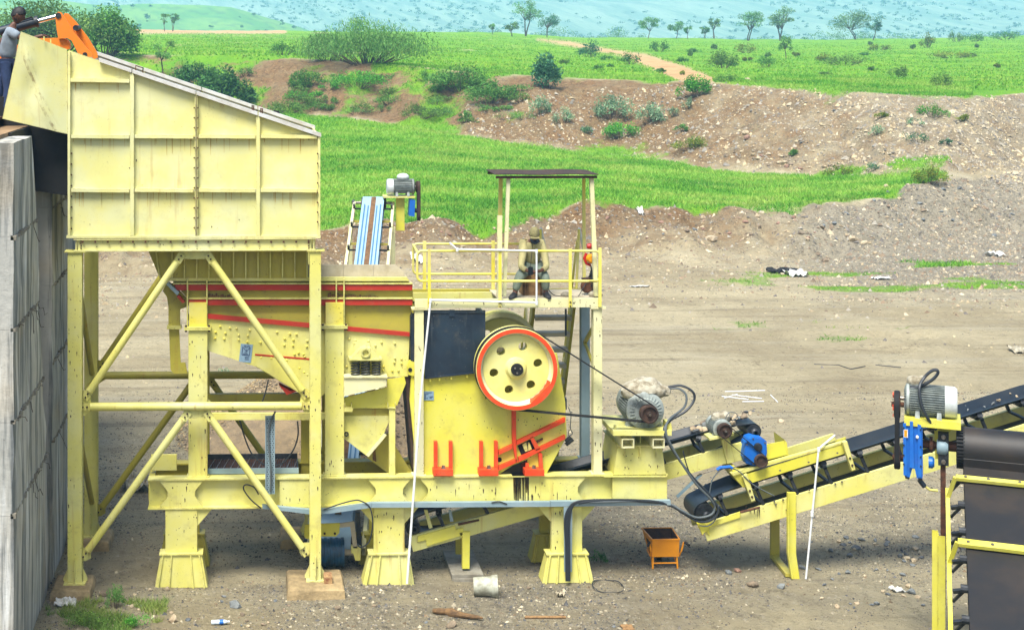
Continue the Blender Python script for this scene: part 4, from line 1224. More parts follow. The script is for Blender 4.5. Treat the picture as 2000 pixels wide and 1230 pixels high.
# steel cable tray upright with holes, its cable
ty = thing('cable_tray', 'blue grey perforated cable tray standing upright before the base frame', 'cable tray', P(527, 965, -.12))
build(MB().pprism([(518, 812), (537, 811), (536, 964), (519, 965)], -.10, -.085), 'tray_back', M['steelgrey'], ty)
for a in (518, 535.5): build(MB().pprism([(a, 812), (a + 1.4, 812), (a + 1.4, 964), (a, 964)], -.13, -.101), 'tray_side', M['steelgrey'], ty)
ho_ = MB()
for k in range(34):
    for j in range(3): ho_.pprism([(521.5 + j * 5 + (k % 2) * 1.2, 817 + k * 4.3), (523.5 + j * 5 + (k % 2) * 1.2, 817 + k * 4.3), (523.5 + j * 5 + (k % 2) * 1.2, 818.6 + k * 4.3), (521.5 + j * 5 + (k % 2) * 1.2, 818.6 + k * 4.3)], -.104, -.1005)
setp(build(ho_, 'slot_holes', M['hole'], ty), kind='stuff')
def cable(pix, r, label, m='cable', Y=None, name='cable', cat='cable', group=None, n=8):
    """pix: (px,py,Y) control points, smoothed with a Catmull-Rom spline"""
    c = [P(a, b, y) for a, b, y in pix]
    pts = []
    for i in range(len(c) - 1):
        p0, p1, p2, p3 = c[max(i - 1, 0)], c[i], c[i + 1], c[min(i + 2, len(c) - 1)]
        for k in range(n):
            t = k / n
            pts.append(.5 * ((2 * p1) + (-p0 + p2) * t + (2 * p0 - 5 * p1 + 4 * p2 - p3) * t * t + (-p0 + 3 * p1 - 3 * p2 + p3) * t ** 3))
    pts.append(c[-1])
    return build(MB().path(pts, r, 7), name, M[m], smooth=True, loc=c[-1], label=label, cat=cat, group=group)
cable([(538, 803, -.14), (530, 820, -.14), (524, 845, -.14), (526, 880, -.14), (529, 920, -.14), (528, 960, -.13)], .016, 'grey cable running down the perforated tray', 'cablegrey')
cable([(468, 820, .3), (480, 860, .3), (495, 890, .3), (520, 908, .3), (550, 905, .3), (572, 880, .3), (582, 850, .3), (581, 822, .3)], .013, 'thin cable hanging in a loop below the feeder tie beam')
cable([(524, 741, .2), (520, 760, .2), (512, 786, .2)], .012, 'short black cable hanging from the feeder trough')
cable([(510, 992, -.06), (490, 975, -.06), (476, 955, -.06), (480, 946, -.06), (496, 951, -.06), (505, 965, -.06)], .012, 'thin wire loop on the left of the base frame')
# horizontal grey cable channel along the frame foot
chn = thing('cable_channel', 'long blue grey cable channel running along the lower edge of the base frame', 'cable channel', P(900, 990, -.1))
build(MB().pprism([(512, 986), (560, 991), (605, 995), (640, 994), (640, 1003), (605, 1004), (560, 998), (513, 993)], -.16, -.07), 'channel_length', M['steelgrey'], chn)
build(MB().pprism([(640.5, 994), (725, 982), (725, 991), (640.5, 1003)], -.16, -.07), 'channel_length', M['steelgrey'], chn)
build(MB().pprism([(725.5, 982), (1075, 980), (1075, 989), (725.5, 991)], -.16, -.07), 'channel_length', M['steelgrey'], chn)
build(MB().pprism([(1075.5, 979), (1310, 977), (1310, 986), (1075.5, 989)], -.16, -.07), 'channel_length', M['steelgrey'], chn)

# ================================================================== jaw crusher
JY = .10
jc = thing('jaw_crusher', 'yellow jaw crusher with big orange rimmed flywheel and red ribs', 'crusher', (P(950, 930, JY).x, .55, bz1))
side = [(806, 700), (830, 690), (955, 690), (1088, 690), (1104, 785), (1107, 852), (1066, 927), (814, 927), (808, 860), (800, 780)]
fj = lambda nm, pts, m, y0, y1, par=None: build(MB().pprism(pts, y0, y1), nm, m, par or jc)
cb = fj('side_plate', side, M['vivid'], JY, JY + .06)
fj('side_plate', side, M['vivid'], JY + .9, JY + .96)
fj('end_plate', [(1104, 787), (1107, 852), (1066, 927), (1062, 925), (1102, 851), (1099, 787)], M['vivid'], JY + .065, JY + .895)
fj('front_wall', [(800, 780), (804, 700), (812, 700), (822, 925), (814, 925), (808, 860)], M['vivid'], JY + .065, JY + .895)
fj('jaw_hinge', [(795, 716), (800, 704), (812, 708), (812, 735), (798, 732)], M['vivid'], JY - .04, JY + .05)
p = P(801, 722, JY - .04); build(MB().lathe((p.x, JY - .05, p.z), (0, 1, 0), [(0, 0), (.035, 0), (.035, .05)], 14), 'hinge_pin', M['hole'], jc)
fj('toothed_liner', [(790, 704), (797, 700), (800, 735), (803, 800), (811, 915), (806, 915), (797, 810), (791, 735)], M['darkrust'], JY + .1, JY + .85)
# navy feed box above, open on top
nb = thing('crusher_feed_box', 'open navy blue steel feed box on top of the crusher', 'box', P(880, 725, JY))
fb = lambda nm, pts, y0, y1, m=M['navy']: build(MB().pprism(pts, y0, y1), nm, m, nb)
NYb = JY - .06
fb('front_plate', [(830, 612), (948, 612), (948, 724), (830, 737)], NYb, NYb + .02)
fb('front_plate', [(806, 612), (828, 612), (828, 737), (810, 728), (802, 712)], NYb + .03, NYb + .05)
fb('rear_plate', [(806, 606), (948, 606), (948, 724), (806, 737)], NYb + 1.0, NYb + 1.02)
fb('left_plate', [(802, 620), (806, 612), (807, 730), (802, 712)], NYb + .055, NYb + .995)
fb('right_plate', [(945, 614), (948, 612), (948, 724), (945, 724)], NYb + .025, NYb + .995)
fb('top_rim', [(830, 609), (948, 609), (948, 611.7), (830, 611.7)], NYb - .015, NYb + .04)
fb('lower_rim', [(830, 737.3), (948, 724.3), (948, 727), (830, 740)], NYb - .03, NYb + .05)
fb('shield_strip', [(878, 605), (888, 605), (888, 618), (878, 618)], NYb - .02, NYb - .002)
for x in (840, 858, 881, 912):
    yy = 737 - (x - 830) * .11
    fb('rim_lug', [(x - 1, yy + 3), (x + 2, yy + 3), (x + 2, yy + 9), (x - 1, yy + 9)], NYb - .01, NYb + .03, M['vivid'])
# inner shade as colour: dark floor so that the box reads deep
fb('shade_floor', [(808, 690), (945, 690), (945, 693), (808, 693)], NYb + .055, NYb + .99, M['hole'])
# flywheels
def flywheel(cx, cy, Yf, front):
    p = P(cx, cy, Yf)
    r0 = 80.5 / scl(Yf, cx)
    par = jc
    T = .30
    # rim ring: orange face, cream inside
    rim = build(MB().lathe((p.x, Yf, p.z), (0, 1, 0), [(r0 * .885, .0), (r0 * .985, .0), (r0 * .985, .02)], 72), 'flywheel_rim_face', M['orange'], par, smooth=False)
    build(MB().lathe((p.x, Yf, p.z), (0, 1, 0), [(r0 * .984, .004), (r0, .01), (r0, .05), (r0 * .985, .07), (r0, .09), (r0 * .985, .11), (r0, .13), (r0 * .985, .15), (r0, .17), (r0 * .985, .19), (r0, .21), (r0, T), (r0 * .86, T)], 72), 'flywheel_rim', M['frame'], rim, smooth=True)
    build(MB().lathe((p.x, Yf, p.z), (0, 1, 0), [(r0 * .805, .125), (r0 * .87, .09), (r0 * .885, .0)], 72), 'flywheel_dish', M['cream'], rim, smooth=True)
    # web disc with six round holes
    n = 6; ring = []
    hub, out, hr, hd = r0 * .27, r0 * .806, r0 * .108, r0 * .55
    mb = MB()
    for k in range(n):                                               # each sector: a grid of quads around its hole
        a0 = math.radians(12 + 60 * k - 30); a1 = a0 + math.radians(60); ac = (a0 + a1) / 2
        hc = (hd * math.cos(ac), hd * math.sin(ac))
        outer = []
        m_ = 10
        for i in range(m_ + 1): t = a0 + (a1 - a0) * i / m_; outer.append((out * math.cos(t), out * math.sin(t)))
        for i in range(1, 4): t = 1 - i / 4; outer.append(((hub + (out - hub) * t) * math.cos(a1), (hub + (out - hub) * t) * math.sin(a1)))
        for i in range(m_ + 1): t = a1 - (a1 - a0) * i / m_; outer.append((hub * math.cos(t), hub * math.sin(t)))
        for i in range(1, 4): t = i / 4; outer.append(((hub + (out - hub) * t) * math.cos(a0), (hub + (out - hub) * t) * math.sin(a0)))
        L = len(outer)
        inner = []
        for o in outer:
            d = math.atan2(o[1] - hc[1], o[0] - hc[0]); inner.append((hc[0] + hr * math.cos(d), hc[1] + hr * math.sin(d)))
        vs = [(p.x + a, Yf + .115, p.z + b) for a, b in outer] + [(p.x + a, Yf + .115, p.z + b) for a, b in inner] + [(p.x + a, Yf + .215, p.z + b) for a, b in inner] + [(p.x + a, Yf + .215, p.z + b) for a, b in outer]
        fs = []
        for i in range(L):
            j = (i + 1) % L
            fs += [(i, i + L, j + L, j), (i + L, i + 2 * L, j + 2 * L, j + L), (i + 2 * L, i + 3 * L, j + 3 * L, j + 2 * L)]
        mb.add(vs, fs)
    build(mb, 'flywheel_web', M['fly'], rim)
    build(MB().lathe((p.x, Yf, p.z), (0, 1, 0), [(0, .02), (r0 * .17, .02), (r0 * .22, .04), (r0 * .24, .09), (r0 * .275, .114), (r0 * .275, .26), (0, .26)], 36), 'hub', M['fly'], rim, smooth=True)
    build(MB().lathe((p.x, Yf, p.z), (0, 1, 0), [(0, -.03), (r0 * .14, -.03), (r0 * .15, -.02), (r0 * .15, .02)], 28), 'shaft_end', M['black'], rim)
    bb = MB()
    for k in range(3):
        t = 2.1 * k + .4; bb.lathe((p.x + r0 * .075 * math.cos(t), Yf - .03, p.z + r0 * .075 * math.sin(t)), (0, -1, 0), [(.016, 0), (.016, .02), (0, .02)], 6)
    setp(build(bb, 'shaft_bolts', M['steel'], rim), kind='stuff')
    return rim
M['fly'] = paint('flywheel_paint', (218, 208, 110), (214, 210, 140), streak=0, chips=.4, dirt=.25)
FWY = JY - .40
rim = flywheel(1010, 721.5, FWY, True)
rim2 = flywheel(1010, 721.5, FWY, False)
for o in [rim2] + list(rim2.children):
    pass
dY = 1.52
rim2.location = (0, dY, 0)
rim2.data.materials[0] = M['cream']
p1 = P(1010, 721.5, FWY)
# orange touch-up patch inside the rim
pm = MB(); pts = []
r0 = 80.5 / scl(FWY, 1010)
for i in range(9):
    t = math.radians(-70 + i * 6.2); pts.append((p1.x + r0 * .9 * math.cos(t), p1.z + r0 * .9 * math.sin(t)))
for i in range(9):
    t = math.radians(-20.4 - i * 5.6); pts.append((p1.x + r0 * (.81 + .01 * (i % 2)) * math.cos(t), p1.z + r0 * (.81 + .01 * (i % 2)) * math.sin(t)))
nv = len(pts)
vs = []
for i, (a, b) in enumerate(pts):
    rr = math.hypot(a - p1.x, b - p1.z) / r0
    vs.append((a, FWY + (0 if rr > .885 else .1) - .004, b))
pm.add(vs, [tuple(range(nv))])
pm.add([(x, y + .002, z) for x, y, z in vs], [tuple(range(nv - 1, -1, -1))])
pm.f += [(i, i + nv, (i + 1) % nv + nv, (i + 1) % nv) for i in range(nv)]
build(pm, 'touch_up_paint', M['orange'], rim)
build(MB().lathe((p1.x, FWY + .2, p1.z), (0, 1, 0), [(0, 0), (.11, 0), (.11, 1.5), (0, 1.5)], 20), 'main_shaft', M['steel'], jc)
build(MB().lathe((p1.x, JY - .16, p1.z), (0, 1, 0), [(0, 0), (.28, 0), (.3, .03), (.3, .17), (0, .17)], 28), 'bearing_housing', M['vivid'], jc)
# red-orange ribs on the side plate
rb = lambda nm, pts, dp=.09: fj(nm, pts, M['orange'], JY - dp, JY - .001)
def ubr(a, b, y0, yl=862):
    rb('bracket_upright', [(a, yl), (a + 6.5, yl), (a + 6.5, 917), (a, 917)])
    rb('bracket_upright', [(b - 6.5, 862), (b, 862), (b, 917), (b - 6.5, 917)])
    o = rb('bracket_foot', [(a - 1, 917.5), (b + 1, 917.5), (b + 1, 929), (a - 1, 929)], .2)
    p = P((a + b) / 2, 912, JY - .1)
    build(MB().lathe((p.x, JY - .1, p.z - .06), (0, 0, 1), [(0, 0), (.05, 0), (.05, .05), (.03, .05), (.03, .09), (0, .09)], 6), 'anchor_bolt', M['steel'], o)
ubr(848, 884, 862); ubr(937, 972.5, 862)
rb('bracket_upright', [(1027, 905), (1033, 905), (1033, 917), (1027, 917)]); rb('bracket_upright', [(1052, 884), (1059, 886), (1061, 917), (1054, 917)])
o = rb('bracket_foot', [(1025, 917.5), (1063, 917.5), (1063, 929), (1025, 929)], .2)
p = P(1043, 912, JY - .1)
build(MB().lathe((p.x, JY - .1, p.z - .06), (0, 0, 1), [(0, 0), (.05, 0), (.05, .05), (.03, .05), (.03, .09), (0, .09)], 6), 'anchor_bolt', M['steel'], o)
rb('upright_rib', [(1000.5, 800), (1008, 800), (1008, 866), (1010, 895), (1012, 903), (1008, 903), (1001, 866)])
rb('diagonal_rib', [(974, 881), (1001, 868), (1001, 876), (974, 888)])
rb('diagonal_rib', [(1009, 862), (1104, 816), (1104, 824), (1009, 869)])
rb('diagonal_rib', [(974, 911), (1009, 896), (1009, 903), (974, 919)])
rb('diagonal_rib', [(1013, 894), (1104, 850), (1104, 857), (1013, 902)])
rb('cross_rib', [(1035, 855), (1041, 852), (1055, 876), (1047, 880)])
fj('inspection_opening', [(1011, 870), (1036, 858), (1045, 876), (1018, 888)], M['hole'], JY - .012, JY - .002)
fj('toggle_block', [(1020, 868), (1028, 863), (1031, 880), (1026, 882)], M['frame'], JY - .03, JY - .013)
fj('toggle_block', [(1031, 864), (1034, 863), (1039, 877), (1032, 880)], M['frame'], JY - .03, JY - .013)
fj('adjusting_bolt', [(1048, 861), (1060, 855), (1061, 858), (1049, 865)], M['rust'], JY - .03, JY - .002)
p = P(975.5, 897, JY); build(MB().lathe((p.x, JY - .006, p.z), (0, 1, 0), [(0, 0), (.04, 0), (.04, .004)], 16), 'lifting_hole', M['hole'], jc)
build(MB().pprism([(975, 926), (1001, 909), (1030, 897), (1030, 926)], JY - .008, JY - .001), 'oil_soaked_patch', M['oil'], jc)
pl2 = thing('maker_plate', 'small blue grey data plate on the crusher beside the platform column', 'sign', P(838, 772, JY - .01))
build(MB().pprism([(827.5, 764), (847, 764), (847.5, 781), (827.5, 781.5)], JY - .012, JY - .002), 'backing', M['plate'], pl2)
ik = MB()
for y, a, b in ((766, 832, 844), (769, 832, 837), (774, 839, 846), (777, 832, 836), (776, 839, 844)): ik.pprism([(a, y), (b, y), (b, y + .8), (a, y + .8)], JY - .016, JY - .0125)
ik.pprism([(829.5, 768), (831, 768), (831, 780), (829.5, 780)], JY - .016, JY - .0125)
build(ik, 'print_lines', M['ink'], pl2)
# rods and hose at the back end of the crusher
for k, (a, b) in enumerate((((1104, 862), (1115, 853)), ((1105, 868), (1119, 857)))):
    build(MB().path([P(*a, JY + .4), P(*b, JY + .4)], .035, 10), 'tension_rod', M['idler'], jc)
fj('rear_cylinder', [(1096, 778), (1107, 778), (1107, 800), (1101, 800)], M['navy'], JY + .5, JY + .7)
cable([(1110, 795, .5), (1115, 810, .5), (1114, 835, .5), (1118, 846, .5), (1110, 850, .5), (1112, 838, .5)], .008, 'thin wire curling behind the crusher end', 'cablegrey')

# ================================================================== drive motor, stand and belts
ms = thing('motor_stand', 'yellow trapezoid motor stand with two open square tubes on the frame end', 'stand', P(1250, 930, BY))
MYf, MYb = BY - .02, BY + .95
sp = lambda nm, pts, m, y0, y1: build(MB().pprism(pts, y0, y1), nm, m, ms)
sp('front_plate', [(1207, 872), (1293, 872), (1301, 929), (1197, 929)], M['frame'], MYf, MYf + .02)
sp('rear_plate', [(1207, 872), (1293, 872), (1301, 929), (1197, 929)], M['ochre'], MYb - .02, MYb)
sp('end_plate', [(1207, 872), (1209, 872), (1199, 929), (1197, 929)], M['frame'], MYf + .021, MYb - .021)
sp('end_plate', [(1291, 872), (1293, 872), (1301, 929), (1299, 929)], M['frame'], MYf + .021, MYb - .021)
sp('top_plate', [(1205, 869.5), (1296, 869.5), (1296, 871.9), (1205, 871.9)], M['frame'], MYf - .05, MYb + .02)
for x in (1221, 1251, 1282): sp('rib', [(x - 2.5, 872), (x + 1, 872), (x, 893), (x - 1, 893)], M['frame'], MYf - .04, MYf - .001)
sp('foot_strip', [(1180, 929.3), (1303, 929.3), (1303, 931.5), (1180, 931.5)], M['frame'], MYf - .03, MYf + .02)
for a, b in ((1209, 1233), (1269, 1292)):
    xa, xb = P(a, 862, MYf).x, P(b, 862, MYf).x; za, zb_ = P(a, 869.2, MYf).z, P(a, 851, MYf).z
    y0, y1 = MYf - .2, MYb - .05; t = .016
    build(MB().box(xa, xb, y0, y1, za, za + t).box(xa, xb, y0, y1, zb_ - t, zb_).box(xa, xa + t, y0, y1, za + t, zb_ - t).box(xb - t, xb, y0, y1, za + t, zb_ - t).box(xa + t, xb - t, y0 + .25, y0 + .26, za + t, zb_ - t), 'square_tube', M['cream'], ms)
sp('slide_plate', [(1198, 841), (1312, 841), (1312, 850.6), (1198, 850.6)], M['frame'], MYf - .22, MYb - .1)
sp('jack_bolt_block', [(1200, 831), (1204, 831), (1204, 840.8), (1200, 840.8)], M['frame'], MYf - .1, MYf - .04)
sp('jack_bolt_block', [(1304, 826), (1311, 826), (1313, 840.8), (1304, 840.8)], M['frame'], MYf - .1, MYf + .2)
sp('center_web', [(1250, 851), (1252, 851), (1252, 869), (1250, 869)], M['frame'], MYf + .1, MYf + .5)

def motor(c, axis, r, L, name, label, group, matb, foot_z, nfin=44, pulley=None, cowl=None, light=False):
    """finned induction motor; c = front end-bell centre, axis points backwards"""
    c = Vector(c); ax = Vector(axis).normalized()
    t = thing(name, label, 'motor', (c.x, c.y, foot_z), group)
    up = Vector((0, 0, 1)); sd_ = ax.cross(up).normalized()
    build(MB().lathe(c, ax, [(0, 0), (r * .62, 0), (r * .66, r * .06), (r * .92, r * .1), (r * .98, r * .16), (r * .98, r * .32), (r * .82, r * .34)], 36), 'end_bell', matb, t, smooth=True)
    build(MB().lathe(c, ax, [(0, r * .3), (r * .82, r * .3), (r * .82, L * .78), (0, L * .78)], 36), 'stator_body', matb, t, smooth=True)
    fins = MB()
    for k in range(nfin):
        a = 2 * math.pi * k / nfin
        d = sd_ * math.cos(a) + up * math.sin(a)
        if math.sin(a) < -.86: continue
        fins.bar(c + ax * (r * .36) + d * (r * .9), c + ax * (L * .77) + d * (r * .9), r * .028, r * .18, d)
    setp(build(fins, 'cooling_fins', matb, t), kind='stuff')
    build(MB().lathe(c, ax, [(r * .9, L * .76), (r * .98, L * .77), (r * .98, L * .95), (r * .86, L), (0, L)], 36), 'fan_cowl', M['motorlight'] if light else matb, t, smooth=True)
    rbm = MB()
    for k in range(28):                                                # radial ribs of the end bell
        a = 2 * math.pi * k / 28; d = sd_ * math.cos(a) + up * math.sin(a)
        rbm.bar(c - ax * (r * .0) + d * (r * .58), c + ax * (r * .08) + d * (r * .84), r * .03, r * .06, ax)
    setp(build(rbm, 'end_bell_ribs', matb, t), kind='stuff')
    for s in (-1, 1):
        q = c + sd_ * (s * r * .72)
        zf = foot_z
        for e in (L * .25, L * .66):
            f1 = MB()
            b_ = q + ax * e
            f1.add([Vector((b_.x, b_.y, zf)) + sd_ * (s * r * .25) + ax * (-r * .16), Vector((b_.x, b_.y, zf)) + sd_ * (s * r * .25) + ax * (r * .16), Vector((b_.x, b_.y, zf)) - sd_ * (s * r * .28) + ax * (r * .16), Vector((b_.x, b_.y, zf)) - sd_ * (s * r * .28) + ax * (-r * .16),
                    b_ + sd_ * (s * r * .02) + ax * (-r * .12) - up * r * .36, b_ + sd_ * (s * r * .02) + ax * (r * .12) - up * r * .36, b_ - sd_ * (s * r * .22) + ax * (r * .12) - up * r * .5, b_ - sd_ * (s * r * .22) + ax * (-r * .12) - up * r * .5],
                   [(0, 1, 5, 4), (1, 2, 6, 5), (2, 3, 7, 6), (3, 0, 4, 7), (4, 5, 6, 7), (3, 2, 1, 0)])
            build(f1, 'foot', matb, t)
    build(MB().lathe(c, -ax, [(0, 0), (r * .13, 0), (r * .13, r * .5), (0, r * .5)], 14), 'shaft', M['steel'], t)
    if pulley:
        pr, pw, po = pulley
        pq = build(MB().lathe(c, -ax, [(0, po), (pr * .95, po), (pr, po + .01), (pr * .9, po + pw * .3), (pr, po + pw * .5), (pr * .9, po + pw * .7), (pr, po + pw - .005), (pr * .82, po + pw), (pr * .78, po + pw - .03), (pr * .3, po + pw - .03), (pr * .24, po + pw + .005), (0, po + pw + .005)], 32), 'pulley', M['darkrust'], t, smooth=True)
        build(MB().lathe(c, -ax, [(pr * .14, po + pw + .006), (pr * .14, po + pw + .03), (0, po + pw + .03)], 10), 'pulley_bolt', M['steel'], pq)
    return t
MCY = MYf - .06
mc = P(1262, 803, MCY)
motor(mc, (0, 1, 0), 38 / scl(MCY, 1262), .82, 'drive_motor', 'large grey finned electric motor under a dirty cloth driving the crusher', 'electric motors', M['motor'], P(1262, 840.5, MCY).z, pulley=(17.5 / scl(MCY, 1262), .14, .10))
def wrap(name, pts, label, seed, m='cloth', cat='cloth', lump_=.34, sub=3, group=None):
    """crumpled cloth bundle: union of jittered ellipsoid lobes shrink-wrapped into one skin"""
    c = sum((Vector(p[0]) for p in pts), Vector()) / len(pts)
    bm = bmesh.new(); bmesh.ops.create_icosphere(bm, subdivisions=sub + 1, radius=1.0)
    r = random.Random(seed)
    dirs = [(Vector((r.gauss(0, 1), r.gauss(0, 1), r.gauss(0, 1))).normalized(), r.uniform(4, 13), r.uniform(0, 6.28)) for _ in range(7)]
    for v in bm.verts:
        d = v.co.normalized(); best = .01
        for q, rad in pts:                                             # farthest hit of the ray with each lobe
            o = c - Vector(q); sx = Vector((d.x / rad[0], d.y / rad[1], d.z / rad[2])); so_ = Vector((o.x / rad[0], o.y / rad[1], o.z / rad[2]))
            a = sx.dot(sx); b = 2 * sx.dot(so_); cc = so_.dot(so_) - 1
            D = b * b - 4 * a * cc
            if D > 0: best = max(best, (-b + math.sqrt(D)) / (2 * a))
        w = sum(abs(math.sin(d.dot(q) * f + ph)) for q, f, ph in dirs) / 7 - .6
        v.co = c + d * best * (1 + lump_ * w)
    mb = MB(); mb.v = [tuple(v.co) for v in bm.verts]; mb.f = [tuple(v.index for v in f.verts) for f in bm.faces]
    bm.free()
    z = min(p[2] for p in mb.v)
    return build(mb, name, M[m], smooth=True, loc=(c.x, c.y, z), label=label, cat=cat, group=group)
k = scl(MCY, 1262)
def Q(px, py, Y): return tuple(P(px, py, Y))
wrap('motor_cover', [(Q(1240, 764, .25), (.22, .3, .17)), (Q(1262, 756, .25), (.26, .3, .17)), (Q(1282, 762, .2), (.16, .25, .12)), (Q(1300, 763, .15), (.08, .1, .1))], 'dirty beige cloth tied over the terminal box of the large motor', 4)
# V-belt loop: tangents between flywheel and pulley
def belt_loop(c1, r1, c2, r2, Yc, w, t, n=40):
    (x1_, z1_), (x2_, z2_) = c1, c2
    dx, dz = x2_ - x1_, z2_ - z1_; D = math.hypot(dx, dz); a = math.atan2(dz, dx); b = math.acos((r1 - r2) / D)
    def loop(e):
        pts = []
        for i in range(n + 1): th = a + b + (2 * math.pi - 2 * b) * i / n; pts.append((x1_ + (r1 + e) * math.cos(th), z1_ + (r1 + e) * math.sin(th)))
        for i in range(n // 2 + 1): th = a - b + 2 * b * i / (n // 2); pts.append((x2_ + (r2 + e) * math.cos(th), z2_ + (r2 + e) * math.sin(th)))
        return pts
    o, i_ = loop(t), loop(0); L = len(o)
    vs = [(x, Yc - w / 2, z) for x, z in o] + [(x, Yc + w / 2, z) for x, z in o] + [(x, Yc - w / 2, z) for x, z in i_] + [(x, Yc + w / 2, z) for x, z in i_]
    fs = []
    for k in range(L):
        j = (k + 1) % L
        fs += [(k, k + L, j + L, j), (k + 2 * L, j + 2 * L, j + 3 * L, k + 3 * L), (k, j, j + 2 * L, k + 2 * L), (k + L, k + 3 * L, j + 3 * L, j + L)]
    return MB().add(vs, fs)
mby = FWY + .1
vb = thing('drive_belt', 'black drive belts from the flywheel to the large motor pulley', 'belt', (mc.x - .9, mby, mc.z))
for k in range(3):
    build(belt_loop((p1.x, p1.z), r0 * .99, (mc.x, mc.z), 16.5 / scl(MCY, 1262), FWY + .07 + k * .045, .03, .018), 'belt_strand', M['black'], vb)

# ================================================================== service platform
PF, PD = .0, 1.15
pt_ = thing('service_platform', 'yellow service platform with handrails over the crusher', 'platform', (P(990, 930, PF).x, PF + PD / 2, bz1))
pp = lambda nm, pts, m, y0, y1, par=None: build(MB().pprism(pts, y0, y1), nm, m, par or pt_)
dz1 = P(990, 584, PF).z; dz0 = P(990, 601, PF).z
xa, xb = P(810, 592, PF).x, P(1172, 592, PF).x
build(MB().box(xa, xb, PF, PF + .02, dz0, dz1).box(xa, xb, PF + .02, PF + .08, dz1 - .02, dz1).box(xa, xb, PF + .02, PF + .08, dz0, dz0 + .02), 'edge_beam', M['cream'], pt_)
build(MB().box(xa, xb, PF + PD - .08, PF + PD, dz0, dz1 - .001), 'rear_beam', M['ochre'], pt_)
xm = P(975, 592, PF).x
build(MB().box(xm, xb - .01, PF + .081, PF + PD - .081, dz1 - .03, dz1 - .008), 'deck_plate', M['linerdust'], pt_)
for px in (1000, 1060, 1120):
    x = P(px, 592, PF).x; build(MB().box(x, x + .05, PF + .09, PF + PD - .09, dz0, dz1 - .031), 'joist', M['ochre'], pt_)
build(MB().box(P(806, 575, .9).x, P(972, 575, .9).x, .82, .9, P(900, 586, .9).z, P(900, 570, .9).z), 'kick_beam', M['frame'], pt_)
def pcol(a, b, yb, Y, m, nm='column', seams=True, zb_=None):
    x0_, x1_ = P(a, 800, PF).x, P(b, 800, PF).x
    z0 = bz1 if zb_ is None else zb_
    c = build(MB().box(x0_, x1_, Y, Y + .17, z0 + .012, dz0 - .03), nm, m, pt_)
    build(MB().box(x0_ - .05, x1_ + .06, Y - .03, Y + .2, dz0 - .029, dz0 - .003), 'cap_plate', m, c)
    build(MB().box(x0_ - .04, x1_ + .04, Y - .03, Y + .2, z0 + .001, z0 + .012), 'base_plate', m, c)
pcol(810, 828, 925, PF + .03, M['cream']); pcol(1160, 1177, 925, PF + .03, M['cream'])
pcol(810, 828, 925, PF + PD - .18, M['ochre'], 'rear_column'); pcol(1160, 1177, 925, PF + PD - .18, M['steelgrey'], 'rear_column')
zc0 = P(1168, 690, PF).z; x_ = P(1166, 650, PF).x
build(MB().bar((x_, PF + .2, P(1168, 640, PF).z), (x_, PF + PD - .2, zc0), .05, .06), 'knee_brace', M['ochre'], pt_)
build(MB().bar((x_, PF + .2, P(1168, 722, PF).z), (x_, PF + PD - .2, P(1168, 690, PF).z), .04, .05), 'knee_brace', M['ochre'], pt_)
# handrails: bent tubes and flat posts
def rail_tube(pix, r=.021, m='rail', nm='handrail'):
    c = [P(a, b, y) for a, b, y in pix]
    pts = [c[0]]
    for i in range(1, len(c) - 1):                                     # rounded corners
        a = (c[i - 1] - c[i]); b = (c[i + 1] - c[i]); e = min(.09, a.length / 2.2, b.length / 2.2)
        q0, q1 = c[i] + a.normalized() * e, c[i] + b.normalized() * e
        for k in range(5): t = k / 4; pts.append(q0 * (1 - t) ** 2 + c[i] * 2 * t * (1 - t) + q1 * t * t)
    pts.append(c[-1])
    return build(MB().path(pts, r, 9), nm, M[m], pt_, smooth=True)
Yr = PF - .01
rail_tube([(1166, 549, Yr), (815, 549, Yr), (815, 490, Yr), (1171, 490, Yr), (1171, 549, Yr), (1150, 549, Yr)])
Yb = PF + PD - .04
rail_tube([(1040, 535, Yb), (807, 535, Yb), (807, 476, Yb), (1040, 476, Yb)])
rail_tube([(815, 492, Yr), (807, 478, Yb)], nm='end_rail')
for px, t in ((838, 486), (976, 486), (1113, 485)):
    x = P(px, 540, Yr).x
    q = build(MB().box(x - .026, x + .026, PF - .045, PF - .033, dz0 + .01, P(px, t, Yr).z).box(x + .02, x + .026, PF - .033, PF - .005, dz0 + .01, P(px, t, Yr).z), 'rail_post', M['rail'], pt_)
    bb = MB()
    for dz in (.03, .1): bb.lathe((x, PF - .045, dz0 + dz), (0, -1, 0), [(.014, 0), (.014, .014), (0, .014)], 6)
    setp(build(bb, 'post_bolts', M['darkrust'], q), kind='stuff')
x = P(1172, 540, Yr).x
build(MB().box(x - .03, x + .02, PF - .04, PF - .002, dz0 + .01, P(1172, 484, Yr).z), 'rail_post', M['rail'], pt_)
for px, t in ((829, 471), (963, 470)):
    x = P(px, 520, Yb).x
    build(MB().box(x - .03, x + .03, Yb - .02, Yb + .02, dz0, P(px, t, Yb).z), 'rear_rail_post', M['rail'], pt_)
# stair-head rails
for px in (1056, 1131):
    Ys = PF + PD + .02
    a = P(px - 6, 580, Ys); b = P(px, 447, Ys); c = P(px + 9, 486, Ys + .35); d = P(px + 10, 500, Ys + .35)
    build(MB().path([a, b], .024, 8), 'stair_rail_post', M['rail'], pt_)
    build(MB().path([b, c, d], .028, 8), 'stair_rail', M['pvc'], pt_)
